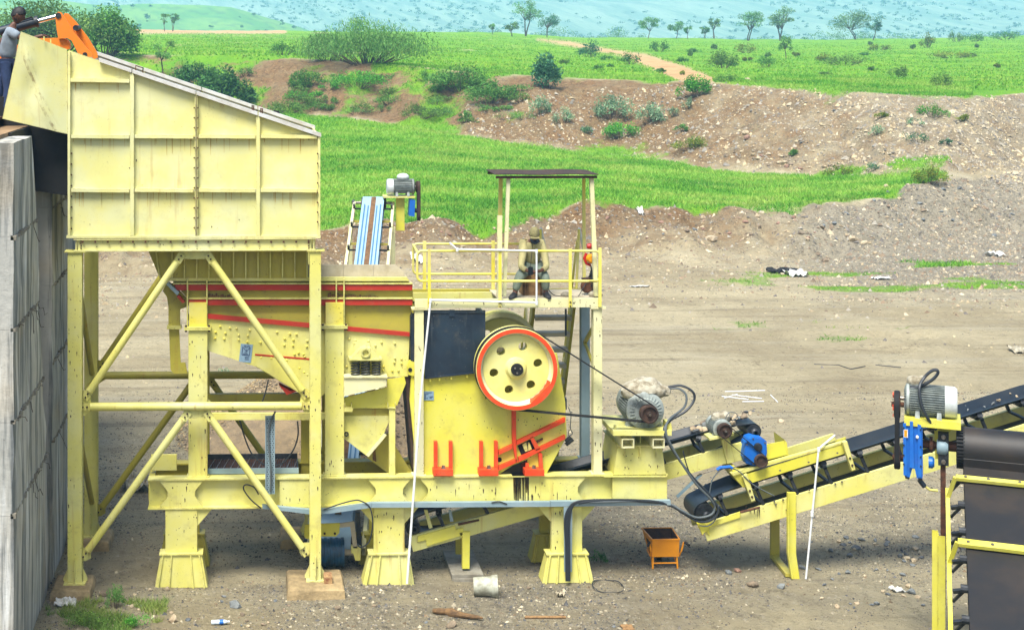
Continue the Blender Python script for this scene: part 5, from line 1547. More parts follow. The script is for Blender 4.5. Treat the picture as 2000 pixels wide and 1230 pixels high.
# canopy
cn = thing('canopy', 'thin dark roof sheet on four pale posts over the platform', 'canopy', P(1068, 584, PF + .4))
zr = P(1068, 344, PF + .1).z
xa, xb = P(966, 342, PF + .05).x, P(1168, 342, PF + .05).x
rs = MB(); n = 12
top = [(xa + (xb - xa) * i / n, zr + .03 + .006 * math.sin(i * .9)) for i in range(n + 1)]
for i in range(n):
    for (y0, y1) in ((PF + .0, PF + 1.0),):
        rs.prism([(top[i][0], top[i][1]), (top[i + 1][0], top[i + 1][1]), (top[i + 1][0], top[i + 1][1] + .012), (top[i][0], top[i][1] + .012)], y0, y1)
build(rs, 'roof_sheet', M['darkrust'], cn)
build(MB().box(xa + .02, xb - .02, PF + .03, PF + .06, zr - .035, zr + .008), 'front_angle', M['darkrust'], cn)
build(MB().box(xa + .02, xb - .02, PF + .93, PF + .96, zr - .035, zr + .008), 'rear_angle', M['darkrust'], cn)
def tilted(px0, py0, px1, py1, Y, w, m, nm='post'):
    build(MB().bar(P(px0, py0, Y), P(px1, py1, Y), w, w, (0, 1, 0)), nm, m, cn)
tilted(985, 578, 993, 346, PF + .12, .06, M['cream']); tilted(1164, 578, 1155, 346, PF + .12, .07, M['cream'])
tilted(974, 575, 978, 346, PF + .9, .065, M['rail']); tilted(1141, 575, 1140, 346, PF + .9, .05, M['rail'])
build(MB().bar(P(975, 586, PF + .3), P(976, 421, PF + .3), .085, .05, (0, 1, 0)), 'post_sleeve', M['cream'], cn)
# steel stairs descending behind
sr = thing('steel_stairs', 'steep yellow steel stairs behind the big flywheel', 'stairs', P(1085, 790, 2.9))
Y0s, Y1s = PF + PD + .02, PF + PD + 2.3
zs0, zs1 = dz1 - .05, .15
lx, rx = P(1044, 610, Y0s).x, P(1123, 610, Y0s).x
for x in (lx, rx):
    build(MB().bar((x, Y0s, zs0), (x, Y1s, zs1), .05, .2), 'stringer', M['ochre'], sr)
for k in range(14):
    t = (k + .6) / 14.5
    y, z = Y0s + (Y1s - Y0s) * t, zs0 + (zs1 - zs0) * t
    build(MB().box(lx + .03, rx - .03, y - .13, y + .13, z - .015, z + .015).box(lx + .03, rx - .03, y - .14, y - .12, z - .05, z + .02), 'tread', M['linerdust'], sr)
for x in (lx - .04, rx + .04):
    build(MB().path([(x, Y0s, zs0 + .9), (x, Y1s, zs1 + .9)], .022, 8), 'stair_handrail', M['rail'], sr)
    for t in (.25, .5, .75, .97):
        y, z = Y0s + (Y1s - Y0s) * t, zs0 + (zs1 - zs0) * t
        build(MB().path([(x, y, z), (x, y, z + .9)], .018, 6), 'baluster', M['cream'], sr)
build(MB().bar(P(1105, 603, PF + .9), P(1105, 655, PF + .9), .03, .03, (0, 1, 0)), 'hanging_blue_bar', M['navy'], loc=P(1105, 655, PF + .9), label='thin dark blue bar hanging below the platform before the stairs', cat='bar')

# ---- things on the platform
bxY = PF + .42
wb = thing('wooden_box', 'brown wooden box on the platform used as a seat', 'box', P(1042, 577, bxY))
x0_, x1_ = P(1021, 560, bxY).x, P(1059, 560, bxY).x
zt = dz1 - .008 + .37
build(MB().box(x0_, x1_, bxY, bxY + .38, dz1 - .006, zt), 'box_body', M['wood'], wb)
for x in (x0_ - .005, (x0_ + x1_) / 2 - .11, x1_ - .035):
    build(MB().box(x, x + .04, bxY - .018, bxY - .001, dz1 - .006, zt + .002), 'batten', M['driftwood'], wb)
hs = thing('chain_hoist', 'red and orange chain hoist hanging at the right canopy post', 'hoist', P(1155, 515, PF + .35))
hp = P(1154, 481, PF + .35); hq = P(1154, 505, PF + .35)
build(MB().lathe(hp, (1, 0, 0), [(0, -.07), (.035, -.07), (.05, -.04), (.05, .04), (.035, .07), (0, .07)], 16), 'upper_block', M['hoistred'], hs, smooth=True)
build(MB().lathe(hq, (0, 1, 0), [(0, -.06), (.055, -.06), (.085, -.02), (.085, .02), (.055, .06), (0, .06)], 18), 'lower_block', M['hoistyellow'], hs, smooth=True)
build(MB().path([hq + Vector((-.07, .03, .09)), hq + Vector((-.11, .03, 0)), hq + Vector((-.07, .03, -.09)), hq + Vector((0, .03, -.12))], .025, 8), 'lower_cheek', M['hoistred'], hs, smooth=True)
build(MB().path([hp + Vector((0, 0, -.06)), hq + Vector((0, 0, .09))], .014, 6), 'load_chain', M['idler'], hs)
build(MB().path([hq + Vector((0, 0, -.12)), hq + Vector((.03, 0, -.3)), hq + Vector((.0, .0, -.42))], .014, 6), 'hand_chain', M['idler'], hs)
hcp = P(1147, 560, PF + .45)
hc_ = thing('chain_heap', 'dark heap of chains and a pulley block at the platform corner', 'chains', (hcp.x, hcp.y, dz1))
r_ = random.Random(8)
build(MB().lathe((hcp.x, hcp.y, dz1 + .14), (0, 1, 0), [(0, -.06), (.09, -.06), (.12, 0), (.09, .06), (0, .06)], 16), 'pulley_block', M['rust'], hc_, smooth=True)
build(MB().prism([(hcp.x - .1, dz1 + .28), (hcp.x + .06, dz1 + .3), (hcp.x + .04, dz1 + .22), (hcp.x - .06, dz1 + .2)], hcp.y - .05, hcp.y + .05), 'hook_plate', M['darkrust'], hc_)
for k in range(7):
    x = hcp.x + .05 + r_.uniform(0, .14)
    pts = [Vector((x + r_.uniform(-.02, .02), hcp.y + r_.uniform(-.08, .08), dz1 + .02 + .07 * i)) for i in range(r_.randint(4, 7))]
    build(MB().path(pts, .014, 5), 'chain_fall', M['idler'], hc_)
pcx = P(1105, 574, PF + .3)
wrap('rag', [((pcx.x, pcx.y, dz1 + .02), (.09, .06, .05))], 'crumpled grey rag on the platform floor beside the wire', 9, 'slab', 'rag', .3, 2)
pcx = P(1160, 573, PF + .25)
wrap('rag', [((pcx.x, pcx.y, dz1 + .03), (.1, .08, .06)), ((pcx.x + .08, pcx.y, dz1 + .02), (.07, .05, .05))], 'crumpled brown rag at the foot of the right canopy post', 12, 'cloth', 'rag', .3, 2)
cable([(1061, 532, .28), (1069, 550, .2), (1072, 566, .25), (1085, 577, .3), (1110, 577, .3), (1128, 579, .3), (1140, 560, .35), (1146, 552, .4)], .007, 'thin black wire from the seated worker across the platform floor')
# white water pipes
wp = thing('white_pipe', 'white plastic pipe clipped to the platform rail and dropping to the ground', 'pipe', P(795, 1140, -.2))
def pv(pix, r=.016, par=None):
    build(MB().path([P(*q) for q in pix], r, 8), 'pipe_length', M['pvc'], par or wp, smooth=False)
pv([(878, 474, -.06), (893, 487, -.06)]); pv([(893, 487, -.06), (1047, 490, -.06)]); pv([(1048, 490, -.065), (1048, 591, -.06)]); pv([(1048, 591, -.06), (841, 586, -.06)]); pv([(841, 586, -.06), (822, 770, -.1)], .018); pv([(822, 770, -.1), (795, 1139, -.25)], .02)
for q in ((893, 487, -.06), (1048, 490, -.062), (1048, 591, -.06), (841, 586, -.06), (822, 770, -.1)):
    c = P(*q); build(MB().lathe(c - Vector((0, 0, .035)), (0, 0, 1), [(0, 0), (.024, 0), (.024, .06), (0, .06)], 10), 'pipe_elbow', M['pvc'], wp)
wire = MB()
def sack(pix, label):
    return wrap('white_sheet', [(Q(*q[:3]), q[3]) for q in pix], label, int(pix[0][0]), 'white', 'sheet', .5, 2)

# ================================================================== conveyors
def conveyor(name, label, T, Hd, s, width, rail_off, rail_h, belt_h, idl, mats, drum_r, rail_gap=.12, rails=(True, True), trough=.09, loc=None, head_drum=True, tail_drum=True, ret=-.2):
    """inclined belt conveyor from T to Hd (points on the near rail's top line); s points from near to far side"""
    T, Hd = Vector(T), Vector(Hd); s = Vector(s).normalized()
    L = (Hd - T).length; t = (Hd - T) / L; n = s.cross(t) * -1
    if n.z < 0: n = -n
    bm_, rm, im = mats
    root = thing(name, label, 'conveyor', loc or T)
    G = lambda a, b, c: T + t * a + s * b + n * c
    tot = width + 2 * rail_gap
    for k, b in enumerate((0, tot)):
        if rails[k]:
            mb = MB()
            w, d = .012, .07
            sg = 1 if b == 0 else -1
            for (c0, c1, b0, b1) in ((-rail_h, 0, 0, w), (-w, 0, w, d), (-rail_h, -rail_h + w, w, d)):
                vs = [G(a, b + sg * bb, c) for a in (-.12, L) for bb, c in ((b0, c0), (b1, c0), (b1, c1), (b0, c1))]
                f = [(0, 1, 2, 3), (7, 6, 5, 4), (0, 4, 5, 1), (1, 5, 6, 2), (2, 6, 7, 3), (3, 7, 4, 0)]
                mb.add(vs, f if sg < 0 else [q[::-1] for q in f])
            build(mb, 'side_rail', rm, root)
    # belt: carrying strand (troughed) around the drums and flat return strand
    b0 = rail_gap
    nseg = max(10, int(L * 3))
    prof = [(0, trough), (.05, trough), (.28, .0), (.72, .0), (.95, trough), (1, trough)]
    th = .014
    path_ = []
    for i in range(nseg + 1):
        a = L * i / nseg
        flat = min(1, a / .5, (L - a) / .5)
        path_.append((a, belt_h, max(0, flat)))
    for k in range(1, 12):
        an = math.pi * k / 12; path_.append((L + drum_r * math.sin(an), belt_h - drum_r + drum_r * math.cos(an), 0))
    for i in range(nseg + 1):
        a = L - L * i / nseg; e = max(0, min(1, a / .6, (L - a) / .6)); path_.append((a, (belt_h - 2 * drum_r) * (1 - e) + min(ret, belt_h - 2 * drum_r) * e, 0))
    for k in range(1, 12):
        an = math.pi * k / 12; path_.append((-drum_r * math.sin(an), belt_h - drum_r - drum_r * math.cos(an), 0))
    vs, fs = [], []
    K = len(prof); NP = len(path_)
    for i, (a, c, fl) in enumerate(path_):
        a2, c2, _ = path_[(i + 1) % NP]; a1, c1, _ = path_[i - 1]
        tx, ty = a2 - a1, c2 - c1; l_ = math.hypot(tx, ty) or 1
        nx, ny = -ty / l_, tx / l_
        for u, h_ in prof: vs.append(G(a + nx * 0, b0 + width * u, c + h_ * fl))
        for u, h_ in prof: vs.append(G(a - nx * th, b0 + width * u, c + h_ * fl - ny * th))
    for i in range(NP):
        j = (i + 1) % NP
        for k in range(K - 1):
            A = i * 2 * K + k; B = j * 2 * K + k
            fs.append((A, A + 1, B + 1, B)); fs.append((A + K, B + K, B + K + 1, A + K + 1))
        A, B = i * 2 * K, j * 2 * K
        fs.append((A, B, B + K, A + K)); A += K - 1; B += K - 1; fs.append((A, A + K, B + K, B))
    build(MB().add(vs, fs), 'belt', bm_, root, smooth=True)
    for fl, a, nm in ((head_drum, L, 'head_drum'), (tail_drum, 0, 'tail_drum')):
        if fl:
            c = G(a, b0 - .04, belt_h - drum_r)
            d = build(MB().lathe(c, s, [(0, 0), (drum_r - .02, 0), (drum_r - .016, width + .08), (0, width + .08)], 28), nm, im, root, smooth=True)
            build(MB().lathe(c, s, [(0, -rail_gap + .01), (.035, -rail_gap + .01), (.035, width + rail_gap + .04), (0, width + rail_gap + .04)], 12), 'drum_shaft', M['steel'], d)
            build(MB().lathe(G(a, -.03, belt_h - drum_r), s, [(0, 0), (.05, 0), (.075, .02), (.075, .07), (0, .07)], 14), 'drum_bearing', im, d)
    for a in idl:                                                       # trough idler sets: two arms, three rollers
        sset = build(MB().bar(G(a, .02, -.02), G(a, tot - .02, -.02), .05, .04), 'idler_frame', im, root)
        for sgn, bb in ((1, .055), (-1, tot - .055)):
            build(MB().bar(G(a, bb, -.02), G(a - .04, bb - sgn * .0, belt_h - .01), .05, .05, s), 'idler_arm', im, sset)
            build(MB().lathe(G(a - .04, bb - .025, belt_h - .01), s, [(0, 0), (.035, 0), (.035, .05), (0, .05)], 12), 'idler_knob', im, sset)
        build(MB().path([G(a, b0 + .02, belt_h + trough - .07), G(a, b0 + width * .28, belt_h - .065)], .05, 10), 'roller', im, sset, smooth=True)
        build(MB().path([G(a, b0 + width * .3, belt_h - .066), G(a, b0 + width * .7, belt_h - .066)], .05, 10), 'roller', im, sset, smooth=True)
        build(MB().path([G(a, b0 + width * .98, belt_h + trough - .07), G(a, b0 + width * .72, belt_h - .065)], .05, 10), 'roller', im, sset, smooth=True)
    for a in np.arange(.4, L, 1.2):
        build(MB().bar(G(a, .07, -rail_h + .04), G(a, tot - .07, -rail_h + .04), .05, .05), 'cross_tie', M['ochre'], root)
    return root, G, L
# ---- discharge conveyor running under the crusher
Y1 = .27
c1, G1, L1 = conveyor('discharge_conveyor', 'yellow discharge conveyor running up from under the crusher to the blue gearbox', P(812, 1044, Y1), P(1478, 856, Y1), (0, 1, 0), .48,
    0, .27, .24, [.5, 1.3, 2.1, 2.9, 3.7, 4.5, 5.2], (M['belt'], M['frame'], M['idler']), .14, .1, loc=(P(900, 1100, Y1).x, Y1 + .3, 0))
cp = lambda nm, pts, m, y0, y1, par=c1: build(MB().pprism(pts, y0, y1), nm, m, par)
cp('rail_splice', [(816, 1047), (889, 1026), (890, 1034), (905, 1030), (905, 1044), (834, 1066), (832, 1054), (816, 1058)], M['vivid'], Y1 - .03, Y1 - .002)
cp('take_up_rod', [(895, 1022), (936, 1014), (936, 1017), (895, 1026)], M['rust'], Y1 - .06, Y1 - .03)
cp('strut', [(828, 995), (835, 995), (845, 1030), (838, 1032)], M['frame'], Y1 - .02, Y1 - .002)
cp('strut', [(876, 995), (881, 995), (886, 1018), (879, 1018)], M['steelgrey'], Y1 - .02, Y1 - .002)
cp('leg', [(903, 1038), (918, 1038), (917, 1110), (903, 1110)], M['vivid'], Y1 - .05, Y1 + .05)
cp('rear_leg', [(890, 1050), (903, 1046), (903, 1082), (890, 1082)], M['ochre'], Y1 + .65, Y1 + .72)
cp('leg_bracket', [(897, 1040), (903, 1052), (903, 1040)], M['vivid'], Y1 - .03, Y1 + .0)
# upper end: skirt box, bolted plate
cp('skirt_plate', [(1330, 872), (1432, 848), (1432, 872), (1330, 897)], M['ochre'], Y1 + .72, Y1 + .74)
cp('bolted_post', [(1409, 858), (1424, 854), (1436, 902), (1421, 905)], M['frame'], Y1 - .06, Y1 - .005)
cp('bolted_plate', [(1428, 868), (1452, 866), (1454, 898), (1432, 902)], M['frame'], Y1 - .04, Y1 - .005)
# slab footing of its leg
p = P(910, 1112, Y1)
sl_ = MB(); sl_.box(p.x - .27, p.x + .27, Y1 - .22, Y1 + 1.05, -.02, .10)
sl_.box(p.x - .24, p.x + .26, Y1 - .27, Y1 + .9, -.02, .045)
build(sl_, 'concrete_slab', M['slab'], loc=(p.x, Y1, 0), label='grey layered concrete slab under the discharge conveyor leg', cat='slab')
# ---- product conveyor climbing to the right
Y2 = -.02
c2, G2, L2 = conveyor('product_conveyor', 'yellow inclined conveyor with black belt climbing to the right edge', P(1385, 1020, Y2), P(2120, 793, Y2), (0, 1, 0), .62,
    0, .30, .31, [.35, 1.0, 1.62, 2.24, 2.9, 3.55, 4.3, 5.1, 5.9, 6.6], (M['belt'], M['frame'], M['idler']), .19, .14, loc=(P(1545, 1130, Y2).x, .4, 0))
cp = lambda nm, pts, m, y0, y1, par=c2: build(MB().pprism(pts, y0, y1), nm, m, par)
cp('rail_splice', [(1362, 1030), (1446, 999), (1446, 1010), (1385, 1030), (1386, 1046), (1376, 1030)], M['vivid'], Y2 - .03, Y2 - .002)
cp('tail_bracket', [(1362, 1022), (1376, 1020), (1384, 1032), (1372, 1044)], M['vivid'], Y2 - .05, Y2 + .02)
lg = cp('leg', [(1540, 962), (1555, 962), (1555, 1082), (1562, 1130), (1548, 1130), (1540, 1082)], M['vivid'], Y2 - .03, Y2 + .03)
cp('leg_flange', [(1539, 962), (1541.5, 962), (1541.5, 1082), (1550, 1130), (1546.5, 1130), (1539, 1082)], M['vivid'], Y2 - .1, Y2 - .031, lg)
x0_, x1_ = P(1503, 1040, 1.0).x, P(1520, 1040, 1.0).x
lr_ = build(MB().box(x0_, x1_, .93, .99, .0, P(1513, 1000, 1.0).z), 'rear_leg', M['ochre'], c2)
xl = P(1550, 1125, Y2).x
build(MB().bar((xl - .08, Y2, .05), (x0_ + .06, .96, .05), .12, .06), 'leg_tie', M['ochre'], lg)
# loading chute: near and far skirt, front flap, supports
cp('near_skirt', [(1455, 927), (1652, 864), (1655, 884), (1470, 942)], M['vivid'], Y2 + .08, Y2 + .1)
cp('skirt_top_lip', [(1428, 924), (1654, 861), (1654, 864), (1432, 929)], M['frame'], Y2 + .07, Y2 + .16)
cp('far_skirt', [(1455, 916), (1652, 853), (1652, 880), (1470, 938)], M['vivid'], Y2 + .76, Y2 + .78)
cp('far_skirt_lip', [(1535, 876), (1628, 847), (1634, 860), (1538, 892)], M['frame'], Y2 + .70, Y2 + .75)
cp('chute_front', [(1429, 913), (1438, 912), (1466, 946), (1452, 952), (1434, 932)], M['vivid'], Y2 + .101, Y2 + .72)
cp('chute_cheek', [(1430, 914), (1480, 912), (1538, 888), (1532, 861), (1495, 868), (1496, 900), (1456, 928)], M['vivid'], Y2 + .2, Y2 + .22)
cp('chute_back', [(1532, 858), (1537, 864), (1540, 890), (1535, 890)], M['vivid'], Y2 + .221, Y2 + .75)
for pts in ([(1451, 932), (1460, 926), (1475, 976), (1468, 979)], [(1646, 864), (1655, 862), (1671, 916), (1664, 919)]):
    q = cp('skirt_support', pts, M['frame'], Y2 - .02, Y2 + .07)
    bb = MB()
    for f in (.55, .8):
        a = P(pts[0][0] * (1 - f) + pts[3][0] * f + 4, pts[0][1] * (1 - f) + pts[3][1] * f, Y2 - .02)
        bb.lathe(a, (0, -1, 0), [(.02, 0), (.02, .015), (0, .015)], 6)
    setp(build(bb, 'support_bolts', M['darkrust'], q), kind='stuff')
bb = MB()
for x, y in ((1512, 978), (1529, 975), (1515, 984), (1580, 956), (1594, 953), (1631, 944), (1644, 940), (1465, 996), (1523, 918), (1579, 902), (1635, 884), (1536, 995), (1546, 1002), (1546, 1014)):
    a = P(x, y, Y2 - .01); bb.lathe(a, (0, -1, 0), [(.016, 0), (.016, .02), (0, .02)], 6)
setp(build(bb, 'rail_bolts', M['steel'], c2), kind='stuff')
build(MB().path([P(1446, 1000, Y2 - .08), P(1484, 990, Y2 - .08)], .022, 8), 'take_up_screw', M['rust'], c2)
rs_ = MB(); r_ = random.Random(4)
for k in range(9):
    x = 1470 + r_.uniform(0, 14); y0 = 992 + r_.uniform(0, 3); rs_.pprism([(x, y0), (x + 1.2, y0), (x + .8, y0 + r_.uniform(6, 20))], Y2 - .006, Y2 - .002)
build(rs_, 'rust_run', M['darkrust'], c2)
# stones on the belts
def belt_stones(root, G, pts, label, group):
    for k, (a, b, c, sz) in enumerate(pts):
        kind = random.choice(('brown', 'tan', 'grey'))
        o = bpy.data.objects.new('ore_stone', random.choice(ROCK[kind])); col.objects.link(o)
        o.location = G(a, b, c); o.scale = (sz, sz * .8, sz * .7); o.rotation_euler = (random.random(), random.random(), random.random() * 6)
        setp(o, label, 'stone', group)
random.seed(5)
belt_stones(c1, G1, [(L1 - .95 + random.uniform(0, 1.05), .18 + random.uniform(0, .34), .30 + random.uniform(.0, .07), random.uniform(.08, .19)) for _ in range(30)], 'brown ore stone heaped on the belt end behind the small motor', 'ore on the discharge belt')
belt_stones(c2, G2, [(random.uniform(4.55, 6.3), .3 + random.uniform(0, .4), .36, random.uniform(.05, .12)) for _ in range(12)], 'ore stone riding on the belt right of the grey motor', 'ore on the product belt')
# small motor, gearbox, belt
mY = Y1 - .16
sm_ = P(1412, 838, mY)
plat = cp('motor_plate', [(1386, 856), (1434, 846), (1434, 850), (1386, 860)], M['frame'], mY - .05, mY + .5, c1)
motor(sm_, (-.05, 1, .0), 19 / scl(mY, 1412), .42, 'small_motor', 'small grey electric motor with rusty pulley above the discharge conveyor', 'electric motors', M['motor'], P(1412, 856, mY).z, 30, pulley=(14.5 / scl(mY, 1412), .09, .03))
wrap('motor_cover', [(Q(1403, 816, mY + .25), (.12, .13, .11)), (Q(1414, 813, mY + .25), (.1, .12, .1))], 'torn beige cloth tied on the small motor', 14, lump_=.35)
cable([(1416, 818, .2), (1424, 806, .2), (1436, 806, .2), (1440, 814, .2), (1430, 822, .2)], .007, 'thin wire curl beside the cloth on the small motor', 'cablegrey')
gb2 = thing('blue_gearbox', 'rounded blue gearbox with rusty pulley at the discharge conveyor head', 'gearbox', P(1476, 911, Y1 - .2))
gk = P(1476, 880, Y1 - .2); sg = 1 / scl(Y1 - .2, 1476)
body = [(1456, 865), (1461, 855), (1470, 852), (1489, 855), (1497, 861), (1498, 884), (1495, 900), (1487, 911), (1470, 909), (1457, 905), (1452, 892)]
build(MB().pprism(body, Y1 - .2, Y1 + .02), 'housing', M['blue'], gb2)
cx_, cy_ = 1475, 882
build(MB().pprism([(cx_ + (x - cx_) * .93, cy_ + (y - cy_) * .93) for x, y in body], Y1 - .225, Y1 - .2), 'cover', M['blue'], gb2)
bb = MB()
for x, y in body[::2]:
    a = P(cx_ + (x - cx_) * .86, cy_ + (y - cy_) * .86, Y1 - .225); bb.lathe(a, (0, -1, 0), [(.014, 0), (.014, .014), (0, .014)], 6)
setp(build(bb, 'cover_bolts', M['steel'], gb2), kind='stuff')
a = P(1480, 872, Y1 - .226); build(MB().lathe(a, (0, -1, 0), [(.07, 0), (.07, .03), (.05, .035), (0, .035)], 20), 'output_hub', M['idler'], gb2)
gp = P(1483, 897, Y1 - .226)
build(MB().lathe(gp, (0, -1, 0), [(.05, 0), (.05, .05), (.11, .05), (.115, .06), (.1, .085), (.115, .11), (.11, .13), (.09, .13), (.085, .1), (.03, .1), (0, .11)], 26), 'pulley', M['darkrust'], gb2, smooth=True)
vb2 = thing('drive_belt', 'short black drive belt between the small motor and the blue gearbox', 'belt', P(1450, 880, mY - .1))
build(belt_loop((sm_.x, sm_.z), .105, (gp.x, gp.z), .103, mY - .09, .045, .014), 'belt_strand', M['black'], vb2)
tb = thing('turnbuckle', 'blue turnbuckle on a thin rod below the small motor', 'turnbuckle', P(1414, 915, -.1))
build(MB().path([P(1400, 917, -.1), P(1406, 913, -.1), P(1426, 911, -.1), P(1430, 914, -.1)], .028, 8), 'body', M['blue'], tb)
build(MB().path([P(1430, 913, -.1), P(1458, 906, .05)], .01, 6), 'rod', M['steel'], tb)
build(MB().path([P(1400, 916, -.1), P(1370, 925, .0), P(1362, 928, .1)], .01, 6), 'rod', M['steel'], tb)
build(MB().bar(P(1322, 970, .35), P(1370, 925, .35), .04, .04), 'steel_prop', M['steelgrey'], loc=P(1322, 970, .35), label='grey steel prop leaning below the discharge conveyor', cat='prop')
# cables from the large motor
cable([(1305, 756, .1), (1330, 753, .05), (1352, 764, 0), (1356, 780, 0), (1340, 802, -.05), (1310, 820, -.1), (1297, 838, -.2), (1303, 860, -.24), (1325, 895, -.24), (1352, 930, -.22), (1380, 960, -.2), (1399, 985, -.15), (1402, 1000, -.15), (1390, 1014, -.15), (1365, 1018, -.15), (1335, 1002, -.14), (1312, 988, -.12), (1270, 978, -.2), (1180, 976, -.2), (1130, 982, -.2)], .022, 'thick grey cable from the large motor down to the tail of the product conveyor')
cable([(1305, 759, .1), (1326, 759, .05), (1340, 772, 0), (1336, 795, -.04), (1308, 818, -.12), (1300, 838, -.24), (1307, 862, -.26), (1332, 905, -.26), (1360, 945, -.24), (1386, 972, -.22), (1396, 990, -.17), (1388, 1005, -.17), (1360, 1010, -.17), (1330, 996, -.16), (1306, 984, -.12), (1240, 979, -.2), (1150, 980, -.2)], .020, 'second grey cable from the large motor beside the first', 'cablegrey')
cable([(1404, 985, -.14), (1398, 1012, -.14), (1384, 1026, -.13), (1366, 1026, -.13)], .01, 'thin cable curving at the tail drum', 'cablegrey')
cable([(1334, 880, -.1), (1342, 910, -.1), (1356, 940, -.1), (1382, 962, -.1)], .011, 'thin cable drooping beside the thick motor cables')
cable([(1386, 962, -.1), (1392, 935, -.1), (1412, 915, -.1), (1440, 918, -.05), (1470, 945, -.05), (1512, 968, -.05)], .010, 'thin wire arching over the product conveyor chute', 'cablegrey')
for k in range(4):
    cable([(1180 - 6 * k, 975, -.19), (1130, 978 + k, -.2), (1112 + k * 2, 990, -.2), (1103 + k * 3, 1015, -.21), (1105 + k * 2.2, 1060, -.23), (1106 + k * 2.2, 1134, -.24)], .016, 'black cable in the bundle hanging down the right frame leg', group='cables on the right frame leg')
ty2 = thing('cable_tray', 'grey perforated cable tray behind the black cables on the right frame leg', 'cable tray', P(1108, 1115, -.15))
build(MB().pprism([(1101, 990), (1118, 990), (1117, 1116), (1102, 1116)], -.165, -.155), 'tray_back', M['steelgrey'], ty2)
cable([(632, 995, -.17), (660, 985, -.17), (690, 977, -.17), (705, 978, -.17), (722, 990, -.17), (728, 1020, -.17), (722, 1055, -.1), (706, 1068, 0), (698, 1062, .1)], .012, 'black cable looping from the channel past the blue drum')
cable([(960, 981, -.17), (975, 979, -.17), (990, 984, -.17)], .01, 'short thin cable lying on the channel below the crusher')

# ---- head of the conveyor that comes towards the camera at the right edge
XY = -3.4
kx = scl(XY, 1900)
dl = P(1868, 870, XY)                                                   # left end of the head drum
hz = P(1900, 832, XY).z - 40 / kx
dr_ = 40 / kx
Wd = 1.35
hv_ = thing('head_conveyor', 'wide black belt conveyor head with its drum at the right edge', 'conveyor', (dl.x + .6, XY - 2, 0))
ang = R(19)
tv_ = Vector((0, -math.cos(ang), -math.sin(ang))); nv_ = Vector((0, -math.sin(ang), math.cos(ang)))
C0 = Vector((dl.x, XY, hz))
def B(a, b, c): return C0 + tv_ * a + Vector((b, 0, 0)) + nv_ * c
x_in = .1
vs, fs = [], []
rowsb = []
NB = 40
PH = R(76); LS = .2
aE, cE = dr_ * math.sin(PH) + LS * math.cos(PH), dr_ * math.cos(PH) - LS * math.sin(PH)
for i in range(NB + 1): rowsb.append(B(7.5 - (7.5 - aE) * i / NB, 0, cE))
for i in range(1, 6): t = i / 5; rowsb.append(B(aE + (dr_ * math.sin(PH) - aE) * t, 0, cE + (dr_ * math.cos(PH) - cE) * t))
for k in range(1, 9): an = PH * (1 - k / 8); rowsb.append(B(dr_ * math.sin(an), 0, dr_ * math.cos(an)))
for k in range(1, 16):
    an = math.pi * k / 16; rowsb.append(B(-dr_ * math.sin(an), 0, dr_ * math.cos(an)))
for i in range(NB + 1): rowsb.append(B(7.5 * i / NB, 0, -dr_ - .12 * min(1, i / 6)))
nbk = 12
for q in rowsb:
    for k in range(nbk + 1):
        vs.append((q.x + x_in + (Wd - .1) * k / nbk, q.y, q.z))
for i in range(len(rowsb) - 1):
    for k in range(nbk): a = i * (nbk + 1) + k; fs.append((a, a + 1, a + nbk + 2, a + nbk + 1))
N = len(vs)
cen = B(3.7, .7, 0)
ctr = [B(max(0, min(7.5, (q - C0).dot(tv_))), 0, 0) for q in rowsb]
for i, q in enumerate(rowsb):
    d = (ctr[i] - q); d = d.normalized() * .016
    for k in range(nbk + 1): v = vs[i * (nbk + 1) + k]; vs.append((v[0], v[1] + d.y, v[2] + d.z))
fs += [(d + N, c + N, b + N, a + N) for a, b, c, d in fs]
for i in range(len(rowsb) - 1):
    a = i * (nbk + 1); fs.append((a, a + nbk + 1, a + nbk + 1 + N, a + N))
    a += nbk; fs.append((a + N, a + nbk + 1 + N, a + nbk + 1, a))
build(MB().add(vs, fs), 'belt', M['beltdark'] if 'beltdark' in M else M['belt'], hv_, smooth=True)
dm = build(MB().lathe(C0 + Vector((0, 0, 0)), (1, 0, 0), [(0, 0), (dr_ - .03, 0), (dr_ - .025, .01), (dr_ - .02, Wd), (0, Wd)], 36), 'head_drum', M['black'], hv_, smooth=True)
lgm = MB()
for k in range(36):
    an = 2 * math.pi * k / 36
    c = C0 + Vector((.0, math.cos(an) * (dr_ - .012), math.sin(an) * (dr_ - .012)))
    lgm.bar(c, c + Vector((.12, 0, 0)), .028, .03, Vector((0, math.cos(an), math.sin(an))))
build(lgm, 'drum_lagging', M['black'], dm)
build(MB().lathe(C0, (-1, 0, 0), [(0, 0), (.075, 0), (.075, .24), (.06, .24), (.06, .55), (0, .55)], 16), 'drum_shaft', M['rust'], dm)
